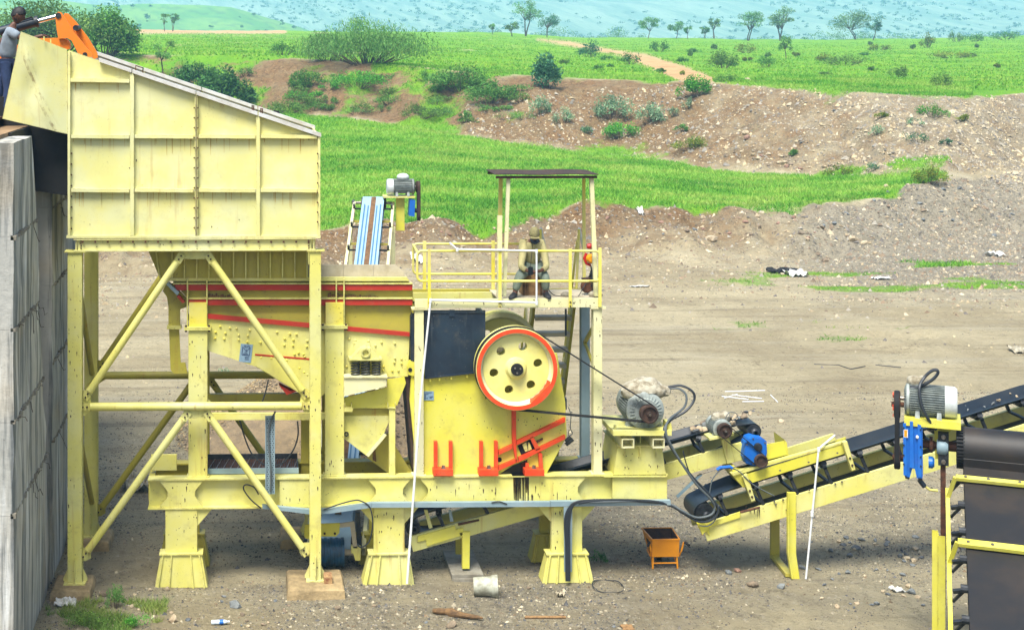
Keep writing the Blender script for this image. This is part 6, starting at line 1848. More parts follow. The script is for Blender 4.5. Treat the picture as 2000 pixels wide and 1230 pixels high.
# side frame, posts and cross bars
for b in (-.14, Wd + .08):
    build(MB().bar(B(.5, b, cE - .34), B(7.4, b, cE - .34), .06, .14), 'side_rail', M['vivid'], hv_)
for a, hgt_ in ((.72, .09), (2.25, .13), (4.2, .13), (6.0, .13)):
    q = build(MB().bar(B(a, -.02, cE + .07), B(a, Wd + .1, cE + .07), hgt_, .05, nv_), 'cross_bar', M['vivid'], hv_)
    build(MB().bar(B(a, -.14, cE - .3), B(a, -.03, cE + .07), .06, .04, tv_), 'bar_bracket', M['vivid'], q)
    bb = MB()
    for x in (.12, .45, .9): bb.lathe(B(a, x, cE + .095), nv_, [(.025, 0), (.025, .012), (0, .012)], 8)
    setp(build(bb, 'bar_bolts', M['steel'], q), kind='stuff')
for k in range(9):
    a = .55 + k * .62
    q = build(MB().bar(B(a, -.1, cE - .14), B(a, .14, cE - .08), .05, .05, tv_), 'idler_bracket', M['idler'], hv_)
    build(MB().bar(B(a, -.1, cE - .3), B(a, .1, cE - .04), .035, .035, tv_), 'idler_stay', M['idler'], q)
    build(MB().path([B(a, .0, cE - .075), B(a, .18, cE - .075)], .055, 10), 'idler_roller', M['idler'], q)
px_ = P(1833, 1100, XY).x
pc = build(MB().box(px_ - .1, px_ - .01, XY - .35, XY - .33, 0, P(1833, 1027, XY).z).box(px_ + .0, px_ + .1, XY - .42, XY - .40, 0, P(1840, 1034, XY).z).box(px_ - .01, px_ + .0, XY - .42, XY - .24, 0, P(1840, 1034, XY).z), 'post', M['vivid'], hv_)
build(MB().box(px_ + .03, px_ + .11, XY - .12, XY - .04, .8, hz - .1), 'bearing_post', M['rust'], hv_)
build(MB().box(px_ + .04, px_ + .1, XY + .3, XY + .36, 0, hz - .3), 'rear_post', M['frame'], hv_)
bq = P(1840, 868, XY)
pb = build(MB().box(bq.x - .06, bq.x + .1, XY - .16, XY - .02, hz - .26, hz + .22), 'bearing_plate', M['idler'], hv_)
build(MB().lathe((bq.x - .05, XY - .09, hz), (1, 0, 0), [(0, -.03), (.1, -.03), (.12, 0), (.12, .1), (.1, .14), (0, .14)], 20), 'pillow_block', M['steelgrey'], pb, smooth=True)
bb = MB()
for dz in (-.2, .17): bb.lathe((bq.x + .02, XY - .16, hz + dz), (0, -1, 0), [(.035, 0), (.035, .03), (0, .03)], 8)
setp(build(bb, 'bearing_bolts', M['steel'], pb), kind='stuff')
mpz = P(1818, 817, XY).z
mp_ = build(MB().box(P(1766, 820, XY).x, P(1876, 820, XY).x, XY - .28, XY + .3, mpz - .02, mpz).box(P(1766, 820, XY).x, P(1876, 820, XY).x, XY - .28, XY - .26, mpz - .11, mpz - .02), 'motor_plate', M['vivid'], hv_)
build(MB().pprism([(1806, 820), (1876, 820), (1852, 850), (1850, 900), (1828, 900), (1826, 838)], XY - .02, XY + .0), 'motor_bracket', M['vivid'], mp_)
# motor, gearbox, belts
m3c = P(1766, 787, XY)
k3 = 1 / kx
motor((m3c.x, XY, m3c.z), (1, 0, 0), 31 * k3, 105 * k3, 'side_motor', 'light grey ribbed electric motor beside the wide belt at right', 'electric motors', M['motor'], mpz + .002, 40, light=True)
pw = thing('belt_drive', 'narrow pair of pulleys and belts standing before the blue box gearbox', 'belt drive', P(1751, 930, XY))
zp1, zp2 = P(1751, 800, XY).z, P(1751, 905, XY).z
xp = P(1745, 850, XY).x
build(belt_loop((XY, zp1), .19, (XY, zp2), .16, 0, .07, .016), 'belt_strand', M['black'], pw)
me = pw.children[0].data
for v in me.vertices:                                                   # the loop was drawn in X-Z: turn it into Y-Z
    w = v.co + ORG[pw]
    v.co = Vector((xp + .05 + w.y, w.x, w.z)) - ORG[pw]
me.flip_normals()
for z, r in ((zp1, .19), (zp2, .16)):
    build(MB().lathe((xp, XY, z), (1, 0, 0), [(0, 0), (r * .85, 0), (r + .012, .005), (r - .01, .05), (r + .012, .095), (r * .85, .1), (0, .1)], 30), 'pulley', M['darkrust'], pw)
for k in range(5):
    an = k * 1.256 + .5
    build(MB().bar((xp - .012, XY + .17 * math.cos(an), zp1 + .17 * math.sin(an)), (xp - .012, XY + .17 * math.cos(an + .45), zp1 + .17 * math.sin(an + .45)), .012, .05), 'red_marking', M['orange'], pw)
build(MB().lathe((xp - .04, XY, zp1), (1, 0, 0), [(0, 0), (.04, 0), (.04, .3), (0, .3)], 12), 'motor_shaft', M['rust'], pw)
build(MB().lathe((xp - .02, XY, zp2), (1, 0, 0), [(0, 0), (.04, 0), (.04, .34), (0, .34)], 12), 'gearbox_shaft', M['rust'], pw)
gx = thing('box_gearbox', 'tall bright blue box gearbox beside the wide belt drum', 'gearbox', P(1799, 945, XY))
def gbp(nm, pts, m, y0, y1): return build(MB().pprism(pts, y0, y1), nm, m, gx)
yF = XY - .26
gbp('housing', [(1781, 836), (1785, 833), (1813, 834), (1817, 838), (1818, 938), (1816, 943), (1806, 943), (1802, 925), (1797, 925), (1792, 943), (1782, 942), (1780, 935)], M['blue'], yF, yF + .42)
gbp('front_rib', [(1796, 833), (1802, 833), (1804, 924), (1795, 924)], M['blue'], yF - .06, yF - .001)
gbp('flange_edge', [(1780, 838), (1786, 836), (1788, 940), (1781, 940)], M['blue'], yF - .025, yF - .001)
gbp('flange_edge', [(1809, 836), (1816, 838), (1817, 940), (1810, 941)], M['blue'], yF - .025, yF - .001)
gbp('base_foot', [(1781, 941), (1791, 942), (1790, 947), (1782, 946)], M['idler'], yF + .02, yF + .3)
gbp('base_foot', [(1807, 942), (1816, 942), (1815, 947), (1808, 947)], M['idler'], yF + .02, yF + .3)
gbp('label_sticker', [(1781.5, 849), (1790, 849), (1790, 865), (1781.5, 865)], M['white'], yF - .029, yF - .0255)
gbp('sticker_print', [(1783, 850.5), (1788.5, 850.5), (1788.5, 863.5), (1783, 863.5)], M['hoistyellow'], yF - .032, yF - .0295)
a = P(1807, 861, yF - .001); build(MB().lathe(a, (0, -1, 0), [(.024, 0), (.024, .03), (.014, .035), (0, .035)], 10), 'plug', M['pvc'], gx)
a = P(1779, 873, XY); build(MB().lathe((a.x, XY, a.z), (-1, 0, 0), [(0, -.04), (.13, -.04), (.13, .03), (.08, .05), (0, .05)], 20), 'hub_cap', M['black'], gx)
a = P(1818, 873, XY); build(MB().lathe((a.x, XY, a.z), (1, 0, 0), [(0, -.02), (.12, -.02), (.12, .03), (.06, .03), (.06, .1), (0, .1)], 20), 'hollow_shaft', M['rust'], gx)
a = P(1820, 907, XY); build(MB().lathe((a.x, XY - .02, a.z), (1, 0, 0), [(0, -.05), (.09, -.05), (.09, .01), (.06, .04), (0, .04)], 16), 'bearing_cap', M['blue'], gx)
bb = MB()
for x in (1781.5, 1815.5):
    for y in (846, 880, 900, 918): a = P(x, y, yF - .025); bb.lathe(a, (0, -1, 0), [(.014, 0), (.014, .014), (0, .014)], 6)
setp(build(bb, 'housing_bolts', M['navy'], gx), kind='stuff')
build(MB().path([P(1795, 944, XY), P(1806, 957, XY)], .04, 8), 'torque_arm', M['navy'], gx)
build(MB().path([P(1806, 956, XY), P(1816, 962, XY), P(1832, 962, XY)], .02, 8), 'torque_link', M['frame'], gx)
wrap('motor_cover', [(Q(1781, 752, XY + .05), (.11, .1, .09)), (Q(1797, 752, XY + .05), (.1, .1, .09)), (Q(1806, 758, XY), (.06, .08, .06))], 'knotted dirty rag on top of the light grey motor', 24, lump_=.4)
cable([(1783, 764, XY - .1), (1798, 764, XY - .12), (1815, 755, XY - .12), (1830, 744, XY - .12), (1839, 732, XY - .12), (1836, 726, XY - .12), (1825, 730, XY - .12), (1813, 744, XY - .14), (1811, 765, XY - .26), (1817, 795, XY - .3), (1828, 820, XY - .3), (1840, 843, XY - .2)], .025, 'dark cable looping over the light grey motor')

# the whole head stands turned towards the access road: turn it about its drum
def bake(roots, mtx):
    def rec(o, new):
        if o.type == 'MESH':
            old = ORG[o]
            if o.data.users > 1: o.data = o.data.copy()
            for v in o.data.vertices: v.co = mtx @ (v.co + old) - new
        for ch in o.children: rec(ch, new)
    for r in roots:
        new = mtx @ ORG[r]
        rec(r, new)
        r.location = new; ORG[r] = new
dcam = Vector((CAM.x - C0.x, CAM.y - C0.y)).normalized()
TURN = math.atan2(dcam.x, -dcam.y) * .96
grp = [o for o in col.objects if o.parent is None and (o.name.split('.')[0] in ('head_conveyor', 'side_motor', 'belt_drive', 'box_gearbox') or o.get('label') in ('knotted dirty rag on top of the light grey motor', 'dark cable looping over the light grey motor'))]
bake(grp, Matrix.Translation(C0) @ Matrix.Rotation(TURN, 4, 'Z') @ Matrix.Diagonal((math.cos(TURN), 1, 1, 1)) @ Matrix.Translation(-C0))

# ---- blue belt conveyor running away behind the feeder
hY = 13.2
hk_ = scl(hY, 730)
Tl = P(668, 1040, 1.0); Hl = P(706, 386, hY)
Hn = P(730, 386, hY)
Tn = Vector((P(655, 1062, .9).x, .9, .5))
tdir = (Vector((Hn.x, Hn.y, Hn.z)) - Tn); tdir.normalize()
sdir = Vector((tdir.y, -tdir.x, 0)).normalized()
bw = 42 / hk_
gap = .26
o_ = -sdir * (bw / 2 + gap)
c3, G3, L3 = conveyor('blue_belt_conveyor', 'narrow blue belt conveyor rising away behind the feeder with motor on its head', Tn + o_ + Vector((0, 0, -.1)), Vector(Hn) + o_ + Vector((0, 0, -.1)), sdir, bw, 0, .16, .12,
    [1.2, 2.6, 4.0, 5.4, 6.8, 8.2, 9.5, 10.7, 11.9, 12.9], (M['beltblue'], M['cream'], M['idler']), .16, gap, trough=.05, loc=(Tn.x, 5, 0))
db = MB(); N = 40
for i in range(N):
    a0, a1 = .6 + (L3 - .6) * i / N, .6 + (L3 - .6) * (i + 1) / N
    b0_, b1_ = gap + bw * .4, gap + bw * .62
    db.add([G3(a0, b0_, .126), G3(a0, b1_, .126), G3(a1, b1_, .126), G3(a1, b0_, .126), G3(a0, (b0_ + b1_) / 2, .136), G3(a1, (b0_ + b1_) / 2, .136)], [(0, 4, 5, 3), (4, 1, 2, 5)])
build(db, 'dust_strip', M['beltdirt'], c3)
for u in (.14, .30, .70, .87):
    mb = MB()
    hh = .05 if u in (.14, .87) else .012
    mb.bar(G3(.8, gap + bw * u, .125 + hh), G3(L3 - .5, gap + bw * u, .125 + hh), bw * .045, .008)
    build(mb, 'belt_ridge', M['navyb'] if 'navyb' in M else M['blue'], c3)
for a in (6.5, 9.5, 12.2):
    for b in (0, bw + 2 * gap):
        q = G3(a, b, -.16)
        if q.z > .2: build(MB().box(q.x - .05, q.x + .05, q.y - .05, q.y + .05, min(0, gz(q.x, q.y)), q.z), 'trestle_leg', M['cream'], c3)
a = G3(L3 - .1, bw + 2 * gap + .12, .0)
b_ = build(MB().box(a.x - .42, a.x + .4, a.y - .2, a.y + .25, a.z + .16, a.z + .2), 'motor_plate', M['frame'], c3)
build(MB().box(a.x - .08, a.x + .14, a.y - .02, a.y + .08, a.z - .7, a.z + .155), 'motor_post', M['vivid'], b_)
motor((a.x + .4, a.y, a.z + .43), (-1, 0, 0), .21, .72, 'far_motor', 'small light grey motor on the head of the blue belt conveyor', 'electric motors', M['motor'], a.z + .202, 24, pulley=(.15, .08, .03), light=True)
wrap('motor_cover', [((a.x + .1, a.y, a.z + .68), (.16, .14, .1))], 'white terminal box cover on the motor of the blue belt conveyor', 33, 'motorlight', 'cover', .1)
fg = thing('slim_gearbox', 'slim blue gearbox with belt below the motor of the blue belt conveyor', 'gearbox', (a.x + .3, a.y, a.z - .4))
build(MB().prism([(a.x + .24, a.z - .3), (a.x + .38, a.z - .32), (a.x + .4, a.z + .1), (a.x + .26, a.z + .12)], a.y - .18, a.y + .18), 'housing', M['blue'], fg)
build(MB().prism_x([(a.y - .1 + .16 * math.cos(t), a.z + (.43 if math.sin(t) > 0 else -.28) + .16 * math.sin(t)) for t in np.linspace(.01, 6.27, 24)], a.x + .46, a.x + .53), 'belt_guard', M['darkrust'], fg)
build(MB().lathe((a.x + .4, a.y - .05, a.z - .18), (1, 0, 0), [(0, 0), (.06, 0), (.06, .12), (0, .12)], 10), 'shaft', M['idler'], fg)
# tail of the blue belt conveyor beside the hopper leg
tl_ = thing('tail_drum_guard', 'yellow bolted guard above the blue ribbed tail drum behind the hopper leg', 'guard', P(650, 1100, .5))
tp = lambda nm, pts, m, y0, y1: build(MB().pprism(pts, y0, y1), nm, m, tl_)
tp('guard_plate', [(595, 1024), (664, 1021), (663, 1040), (656, 1047), (628, 1047), (600, 1052), (594, 1048)], M['vivid'], .45, .48)
bb = MB()
for x in (634, 654): a = P(x, 1041, .45); bb.lathe(a, (0, -1, 0), [(.02, 0), (.02, .02), (0, .02)], 8)
setp(build(bb, 'guard_bolts', M['darkrust'], tl_), kind='stuff')
tp('dusty_bracket', [(664, 1022), (692, 1018), (698, 1070), (690, 1070), (684, 1028), (664, 1030)], M['linerdust'], .5, .54)
tp('bearing_mount', [(686, 1066), (705, 1068), (704, 1094), (694, 1094), (690, 1080), (686, 1080)], M['frame'], .5, .6)
c = P(628, 1078, .75)
dp_ = []
for k in range(9): dp_ += [(.245 - (.014 if k % 2 else 0), .05 * k), (.245 - (.014 if k % 2 else 0), .05 * k + .045)]
build(MB().lathe((P(622, 1072, .75).x, .75, .26 + .02), (1, 0, 0), [(0, 0)] + dp_ + [(0, .45)], 30), 'ribbed_drum', M['drumblue'] if 'drumblue' in M else M['beltblue'], tl_, smooth=True)
build(MB().lathe((P(622, 1072, .75).x + .44, .75, .28), (1, 0, 0), [(0, 0), (.06, 0), (.06, .2), (.1, .2), (.1, .3), (0, .3)], 14), 'drum_bearing', M['linerdust'], tl_)
tp('dark_post', [(694, 1000), (703, 1000), (707, 1070), (698, 1070)], M['navy'], .62, .7)

# ================================================================== gravel pile behind the feeder
def cone_pile(px, py, rad, h, label, seed):
    p, d = ground_at(px, py)
    n, m = 40, 14
    vs, fs = [], []
    r = random.Random(seed)
    for i in range(m + 1):
        for k in range(n):
            t = 2 * math.pi * k / n; rr = rad * i / m * (1 + .06 * math.sin(3 * t + seed))
            z = h * (1 - i / m) ** 1.02 + r.uniform(-.02, .02)
            vs.append((p.x + rr * math.cos(t), p.y + rr * math.sin(t), p.z + z - .03))
    for i in range(m):
        for k in range(n): a, b = i * n + k, i * n + (k + 1) % n; fs.append((a, a + n, b + n, b))
    o = build(MB().add(vs, fs), 'gravel_pile', rockmat('crushed_stone', (138, 120, 92), (112, 98, 78)), smooth=True, loc=p, label=label, cat='gravel pile')
    q = rng.random((6500, 2)); rr = rad * np.sqrt(q[:, 0]); tt = q[:, 1] * 6.283
    pts = np.stack([p.x + rr * np.cos(tt), p.y + rr * np.sin(tt), p.z + h * (1 - rr / rad) + 0.0], 1)
    g = pebbles('gravel', 'chips', pts, rng.uniform(.03, .09, len(pts)), [(150, 128, 92), (128, 114, 92), (112, 100, 84), (168, 148, 112)])
    for k_ in ('label', 'category'): del g[k_]
    g.data.transform(Matrix.Translation(-p)); g.parent = o
    g.name = 'stone_chips'
    return o
cone_pile(640, 850, 3.6, 2.35, 'brown grey conical pile of crushed stone behind the feeder', 2)

# ================================================================== people
def skin(nodes, edges, sub=2, root=0):
    """continuous limb surface: joints with radii -> evaluated vertex and face lists"""
    bm = bmesh.new(); ly = bm.verts.layers.skin.verify()
    vv = []
    for i, (p, r) in enumerate(nodes):
        v = bm.verts.new(p); v[ly].radius = (r, r) if not isinstance(r, tuple) else r; v[ly].use_root = (i == root); vv.append(v)
    for a, b in edges: bm.edges.new((vv[a], vv[b]))
    me = bpy.data.meshes.new('joints'); bm.to_mesh(me); bm.free()
    o = bpy.data.objects.new('joints', me); col.objects.link(o)
    o.modifiers.new('s', 'SKIN'); sb = o.modifiers.new('d', 'SUBSURF'); sb.levels = sub; sb.render_levels = sub
    dg = bpy.context.evaluated_depsgraph_get()
    e = bpy.data.meshes.new_from_object(o.evaluated_get(dg))
    mb = MB(); mb.v = [tuple(v.co) for v in e.vertices]; mb.f = [tuple(p.vertices) for p in e.polygons]
    bpy.data.objects.remove(o); bpy.data.meshes.remove(e); bpy.data.meshes.remove(me)
    return mb
def head(mb, c, f, up, s=1.0):
    """head with brow, nose, mouth ridge, chin and ears added into the body's own mesh"""
    c, f, up = Vector(c), Vector(f).normalized(), Vector(up).normalized()
    up = (up - f * up.dot(f)).normalized(); sd2 = f.cross(up)
    bm = bmesh.new(); bmesh.ops.create_icosphere(bm, subdivisions=4, radius=1)
    vs = []
    for v in bm.verts:
        x, y, z = v.co                                    # x side, y front, z up
        X, Y, Z = x * .074, y * .095, z * .115
        if z < -.2: X *= 1 + (z + .2) * .35; Y *= 1 + (z + .2) * .12
        if y > .3:
            Y += .024 * math.exp(-(x / .16) ** 2 - ((z + .12) / .2) ** 2)          # nose
            Y += .007 * math.exp(-(x / .35) ** 2 - ((z + .5) / .09) ** 2)          # lips
            Y -= .010 * math.exp(-((abs(x) - .38) / .16) ** 2 - ((z - .08) / .1) ** 2)   # eye sockets
            Y += .006 * math.exp(-(x / .5) ** 2 - ((z - .24) / .08) ** 2)          # brow
            Y += .010 * math.exp(-(x / .25) ** 2 - ((z + .85) / .14) ** 2)         # chin
        if abs(x) > .8: X += math.copysign(.016, x) * math.exp(-((y + .05) / .16) ** 2 - ((z + .05) / .26) ** 2)   # ears
        vs.append(c + (sd2 * X + f * Y + up * Z) * s)
    mb.add(vs, [tuple(v.index for v in fc.verts) for fc in bm.faces]); bm.free()
    return sd2, up
def cap_shell(c, f, up, s, zmin, back, grow=1.06, seed=1, rough=.02):
    """hair or cloth over the skull; zmin = hair line height at the front, back = at the back"""
    c, f, up = Vector(c), Vector(f).normalized(), Vector(up).normalized()
    up = (up - f * up.dot(f)).normalized(); sd2 = f.cross(up)
    bm = bmesh.new(); bmesh.ops.create_icosphere(bm, subdivisions=4, radius=1)
    r = random.Random(seed)
    mb = MB(); keep = {}
    for v in bm.verts:
        x, y, z = v.co
        lim = zmin + (back - zmin) * (1 - y) / 2
        k = (grow if z > lim else .93) * (1 + r.uniform(-rough, rough))
        keep[v.index] = c + (sd2 * (x * .074 * k) + f * (y * .095 * k) + up * (z * .115 * k)) * s
    mb.v = [tuple(keep[i]) for i in range(len(keep))]
    mb.f = [tuple(v.index for v in fc.verts) for fc in bm.faces]; bm.free()
    return mb
def hand_nodes(w, d, palm, side, curl, nodes, edges, base):
    """palm and five unequal bent fingers added to the skin graph; d forward, palm = palm normal, side = thumb side"""
    w, d, palm, side = Vector(w), Vector(d).normalized(), Vector(palm).normalized(), Vector(side).normalized()
    n0 = len(nodes)
    nodes.append((w + d * .045, .030)); edges.append((base, n0))
    nodes.append((w + d * .085, .034)); edges.append((n0, n0 + 1))
    for k, (o, L) in enumerate(((-.030, .062), (-.010, .076), (.011, .080), (.031, .070))):
        i = len(nodes)
        p = w + d * .10 + side * o
        nodes.append((p, .0105)); edges.append((n0 + 1, i))
        q = p + (d * math.cos(curl * .6) + palm * math.sin(curl * .6)) * L * .55
        nodes.append((q, .0095)); edges.append((i, i + 1))
        nodes.append((q + (d * math.cos(curl * 1.6) + palm * math.sin(curl * 1.6)) * L * .5, .008)); edges.append((i + 1, i + 2))
    i = len(nodes)
    nodes.append((w + d * .05 + side * .042, .013)); edges.append((n0, i))
    nodes.append((w + d * .085 + side * .052 + palm * .02, .0115)); edges.append((i, i + 1))
    nodes.append((w + d * .108 + side * .042 + palm * .038, .0095)); edges.append((i + 1, i + 2))
def shoe(p, f, s=1.0):
    p, f = Vector(p), Vector(f).normalized(); u = Vector((0, 0, 1)); sd2 = f.cross(u)
    mb = MB(); vs = []
    prof = [(-.08, .03, .0, .085), (-.05, .038, 0, .095), (.03, .04, 0, .09), (.10, .046, 0, .062), (.155, .043, 0, .048), (.19, .022, 0, .034)]
    for a, hw, z0, z1 in prof:
        for k in range(8):
            t = 2 * math.pi * k / 8 + .39
            vs.append(p + (f * a + sd2 * (hw * math.cos(t) * 1.05) + u * (z0 + (z1 - z0) * (.5 + .5 * math.sin(t) * 1.08))) * s)
    fs = [(i * 8 + k, i * 8 + (k + 1) % 8, (i + 1) * 8 + (k + 1) % 8, (i + 1) * 8 + k) for i in range(len(prof) - 1) for k in range(8)]
    fs += [tuple(range(7, -1, -1)), tuple(range((len(prof) - 1) * 8, len(prof) * 8))]
    return mb.add(vs, fs)
# ---- worker sitting on the box
SYm = bxY - .04
W2 = lambda px, py, Y: P(px, py, Y)
hipz = zt + .09
hl, hr_ = Vector((P(1032, 535, .5).x, bxY + .14, hipz)), Vector((P(1050, 535, .5).x, bxY + .14, hipz))
pel = (hl + hr_) / 2 + Vector((0, .02, .03))
kl, kr = W2(1014, 541, .16), W2(1065, 541, .16)
flz = dz1 - .008
al, ar = W2(1006, 574, .2), W2(1066, 574, .22)
al.z = ar.z = flz + .085
spine = pel + Vector((-.005, -.07, .2)); chest = pel + Vector((-.01, -.15, .35)); nk = pel + Vector((-.012, -.24, .48))
hd2 = pel + Vector((-.02, -.31, .585))
sl2, sr2 = chest + Vector((-.155, .0, .06)), chest + Vector((.155, .0, .06))
el, er = W2(1017, 522, .22), W2(1068, 522, .22)
wl, wr2 = W2(1033, 530, .1), W2(1056, 529, .1)
hl_d, hr_d = (W2(1045, 530, .04) - wl), (W2(1044, 530, .04) - wr2)
pr = thing('person', 'worker in khaki shirt, cap and neck scarf sitting on the platform box', 'person', (pel.x, pel.y, flz))
nodes = [(pel, .12), (spine, .115), (chest, .125), (nk, .055), (hd2 + Vector((0, .03, -.05)), .05),
         (sl2, .06), (el, .045), (wl, .03), (sr2, .06), (er, .045), (wr2, .03),
         (hl, .09), (kl, .06), (al, .045), (hr_, .09), (kr, .06), (ar, .045), (al + Vector((-.05, -.09, -.05)), .035), (ar + Vector((.0, -.1, -.05)), .035)]
edges = [(0, 1), (1, 2), (2, 3), (3, 4), (2, 5), (5, 6), (6, 7), (2, 8), (8, 9), (9, 10), (0, 11), (11, 12), (12, 13), (0, 14), (14, 15), (15, 16), (13, 17), (16, 18)]
hand_nodes(wl, hl_d, (0, .3, -1), (0, -1, .3), .7, nodes, edges, 7)
hand_nodes(wr2, hr_d, (0, .3, -1), (0, -1, .3), .7, nodes, edges, 10)
bd = skin(nodes, edges)
fdir = Vector((-.1, -1, -.55)); head(bd, hd2, fdir, (0, -.3, 1), 1.08)
body = build(bd, 'body', M['skin'], pr, smooth=True)
sh = skin([(pel + Vector((0, 0, .02)), .15), (spine, .155), (chest, .15), (nk + Vector((0, .02, -.03)), .07), (sl2, .08), (el, .06), (el.lerp(wl, .75), .05), (sr2, .08), (er, .06), (er.lerp(wr2, .75), .05)],
          [(0, 1), (1, 2), (2, 3), (2, 4), (4, 5), (5, 6), (2, 7), (7, 8), (8, 9)])
build(sh, 'shirt', M['khaki'], pr, smooth=True)
trs = skin([(pel, .15), (hl, .115), (kl, .085), (kl.lerp(al, .55), .075), (al + Vector((0, 0, .03)), .065), (hr_, .115), (kr, .085), (kr.lerp(ar, .55), .075), (ar + Vector((0, 0, .03)), .065)],
           [(0, 1), (1, 2), (2, 3), (3, 4), (0, 5), (5, 6), (6, 7), (7, 8)])
build(trs, 'trousers', M['greytrouser'], pr, smooth=True)
build(shoe(Vector((al.x - .02, al.y - .03, flz + .001)), (-.55, -1, 0), 1.12), 'shoe', M['shoe'], pr, smooth=True)
build(shoe(Vector((ar.x, ar.y - .03, flz + .001)), (.08, -1, 0), 1.12), 'shoe', M['shoe'], pr, smooth=True)
build(cap_shell(hd2, fdir, (0, -.3, 1), 1.08, .22, -.35, 1.14, 3, .03), 'cap', M['cap'], pr, smooth=True)
u2 = Vector((0, -.3, 1)).normalized()
pk = hd2 + fdir.normalized() * .13 + u2 * .02
build(MB().bar(pk - Vector((.075, 0, 0)) , pk + Vector((.075, 0, 0)), .09, .014, u2), 'cap_peak', M['cap'], pr)
build(skin([(nk + Vector((-.07, -.03, .03)), .045), (nk + Vector((0, -.1, .02)), .055), (nk + Vector((.07, -.03, .03)), .045), (nk + Vector((0, -.12, -.07)), .04)], [(0, 1), (1, 2), (1, 3)]), 'neck_scarf', M['navy'], pr, smooth=True)
rm = thing('remote_control', 'black remote control held by the sitting worker', 'remote', W2(1037, 535, .02))
c = W2(1036, 529, .02)
build(MB().prism([(c.x - .038, c.z - .07), (c.x + .038, c.z - .07), (c.x + .042, c.z + .06), (c.x + .03, c.z + .07), (c.x - .03, c.z + .07), (c.x - .042, c.z + .06)], c.y - .02, c.y + .02), 'case', M['screen'], rm)
build(MB().path([c + Vector((-.0, 0, .07)), chest + Vector((-.04, -.14, .02)), nk + Vector((-.06, -.06, .0))], .005, 5), 'neck_strap', M['black'], rm)
# ---- worker standing behind the wing plate, in profile, reaching over it
Ym = .05
g0 = WZ + .22
pel = P(13, 128, Ym); chest = P(19, 72, Ym); nk = P(25, 52, Ym); hd1 = P(36, 30, Ym)
pm_ = thing('person', 'worker in grey t-shirt and blue jeans leaning over the wing plate', 'person', (pel.x, Ym, g0))
sp_ = P(15, 100, Ym)
shn, shf = chest + Vector((.03, -.16, .09)), chest + Vector((.03, .17, .09))
eln = P(50, 80, Ym - .2); wrn = P(78, 71, Ym - .12)
elf = P(-6, 88, Ym + .2); wrf = P(4, 108, Ym + .24)
hpn, hpf = pel + Vector((0, -.09, -.02)), pel + Vector((0, .09, -.02))
knn, knf = P(16, 175, Ym - .09), P(2, 172, Ym + .1)
ann, anf = Vector((P(12, 215, Ym).x, Ym - .09, g0 + .09)), Vector((P(-14, 212, Ym).x, Ym + .1, g0 + .09))
nodes = [(pel, .12), (sp_, .11), (chest, .125), (nk, .056), (P(30, 42, Ym), .05), (shn, .06), (eln, .045), (wrn, .03), (shf, .06), (elf, .045), (wrf, .03),
         (hpn, .09), (knn, .06), (ann, .045), (hpf, .09), (knf, .06), (anf, .045)]
edges = [(0, 1), (1, 2), (2, 3), (3, 4), (2, 5), (5, 6), (6, 7), (2, 8), (8, 9), (9, 10), (0, 11), (11, 12), (12, 13), (0, 14), (14, 15), (15, 16)]
hand_nodes(wrn, (1, 0, .12), (.2, 0, -1), (0, 1, .2), .55, nodes, edges, 7)
hand_nodes(wrf, (.6, 0, -.8), (1, 0, 0), (0, -1, 0), .6, nodes, edges, 10)
bd = skin(nodes, edges)
fdir = Vector((1, -.12, -.42)); head(bd, hd1, fdir, (.3, 0, 1), 1.16)
build(bd, 'body', M['skin'], pm_, smooth=True)
ts = skin([(pel + Vector((.01, 0, .1)), .165), (sp_, .165), (chest, .175), (nk + Vector((-.02, 0, -.05)), .085), (shn, .095), (shn.lerp(eln, .62), .08), (shf, .095), (shf.lerp(elf, .6), .08)], [(0, 1), (1, 2), (2, 3), (2, 4), (4, 5), (2, 6), (6, 7)])
build(ts, 't_shirt', M['tee'], pm_, smooth=True)
jn = skin([(pel, .15), (hpn, .11), (knn, .08), (ann, .07), (hpf, .11), (knf, .08), (anf, .07)], [(0, 1), (1, 2), (2, 3), (0, 4), (4, 5), (5, 6)])
build(jn, 'jeans', M['jeans'], pm_, smooth=True)
for a in (ann, anf): build(shoe(Vector((a.x, a.y, g0 + .001)), (1, 0, 0), 1.1), 'shoe', M['shoe'], pm_, smooth=True)
build(cap_shell(hd1, fdir, (.3, 0, 1), 1.16, .42, -.55, 1.13, 5, .035), 'hair', M['hair'], pm_, smooth=True)
ph = thing('phone', 'dark phone in the hand of the worker on the wall', 'phone', P(94, 70, Ym - .1))
c = P(93, 67, Ym - .12)
build(MB().bar(c + Vector((-.1, -.02, .06)), c + Vector((.13, .0, -.02)), .08, .014), 'case', M['screen'], ph)

# ================================================================== excavator arm
EY = .75
ex = thing('excavator', 'orange excavator arm end with chrome hydraulic rod behind the hopper', 'excavator', P(60, 120, EY))
ep = lambda nm, pts, m, y0, y1, par=ex: build(MB().pprism(pts, y0, y1), nm, m, par)
pl_ = [(108, 34), (109, 27), (114, 23.5), (120, 25), (124, 31), (143, 60), (170, 95), (180, 106), (180, 112), (170, 112), (152, 104), (140, 80), (132, 75), (114, 76), (111, 60)]
l1 = ep('link_plate', pl_, M['exc'], EY - .18, EY - .12)
pl2_ = [(108 + 16, 33), (126, 26), (133, 27), (150, 45), (172, 74), (190, 104), (191, 113), (184, 116), (170, 106), (150, 80), (132, 55)]
ep('link_plate', pl2_, M['exc'], EY + .16, EY + .22)
for (x, y), r in (((114, 31), .05), ((148, 55), .05), ((166, 107), .04)):
    p = P(x, y, EY - .18); build(MB().lathe((p.x, EY - .2, p.z), (0, 1, 0), [(0, 0), (r, 0), (r, .41), (0, .41)], 18), 'pivot_pin', M['idler'], l1, smooth=True)
a, b = P(72, 42.5, EY), P(112, 32, EY)
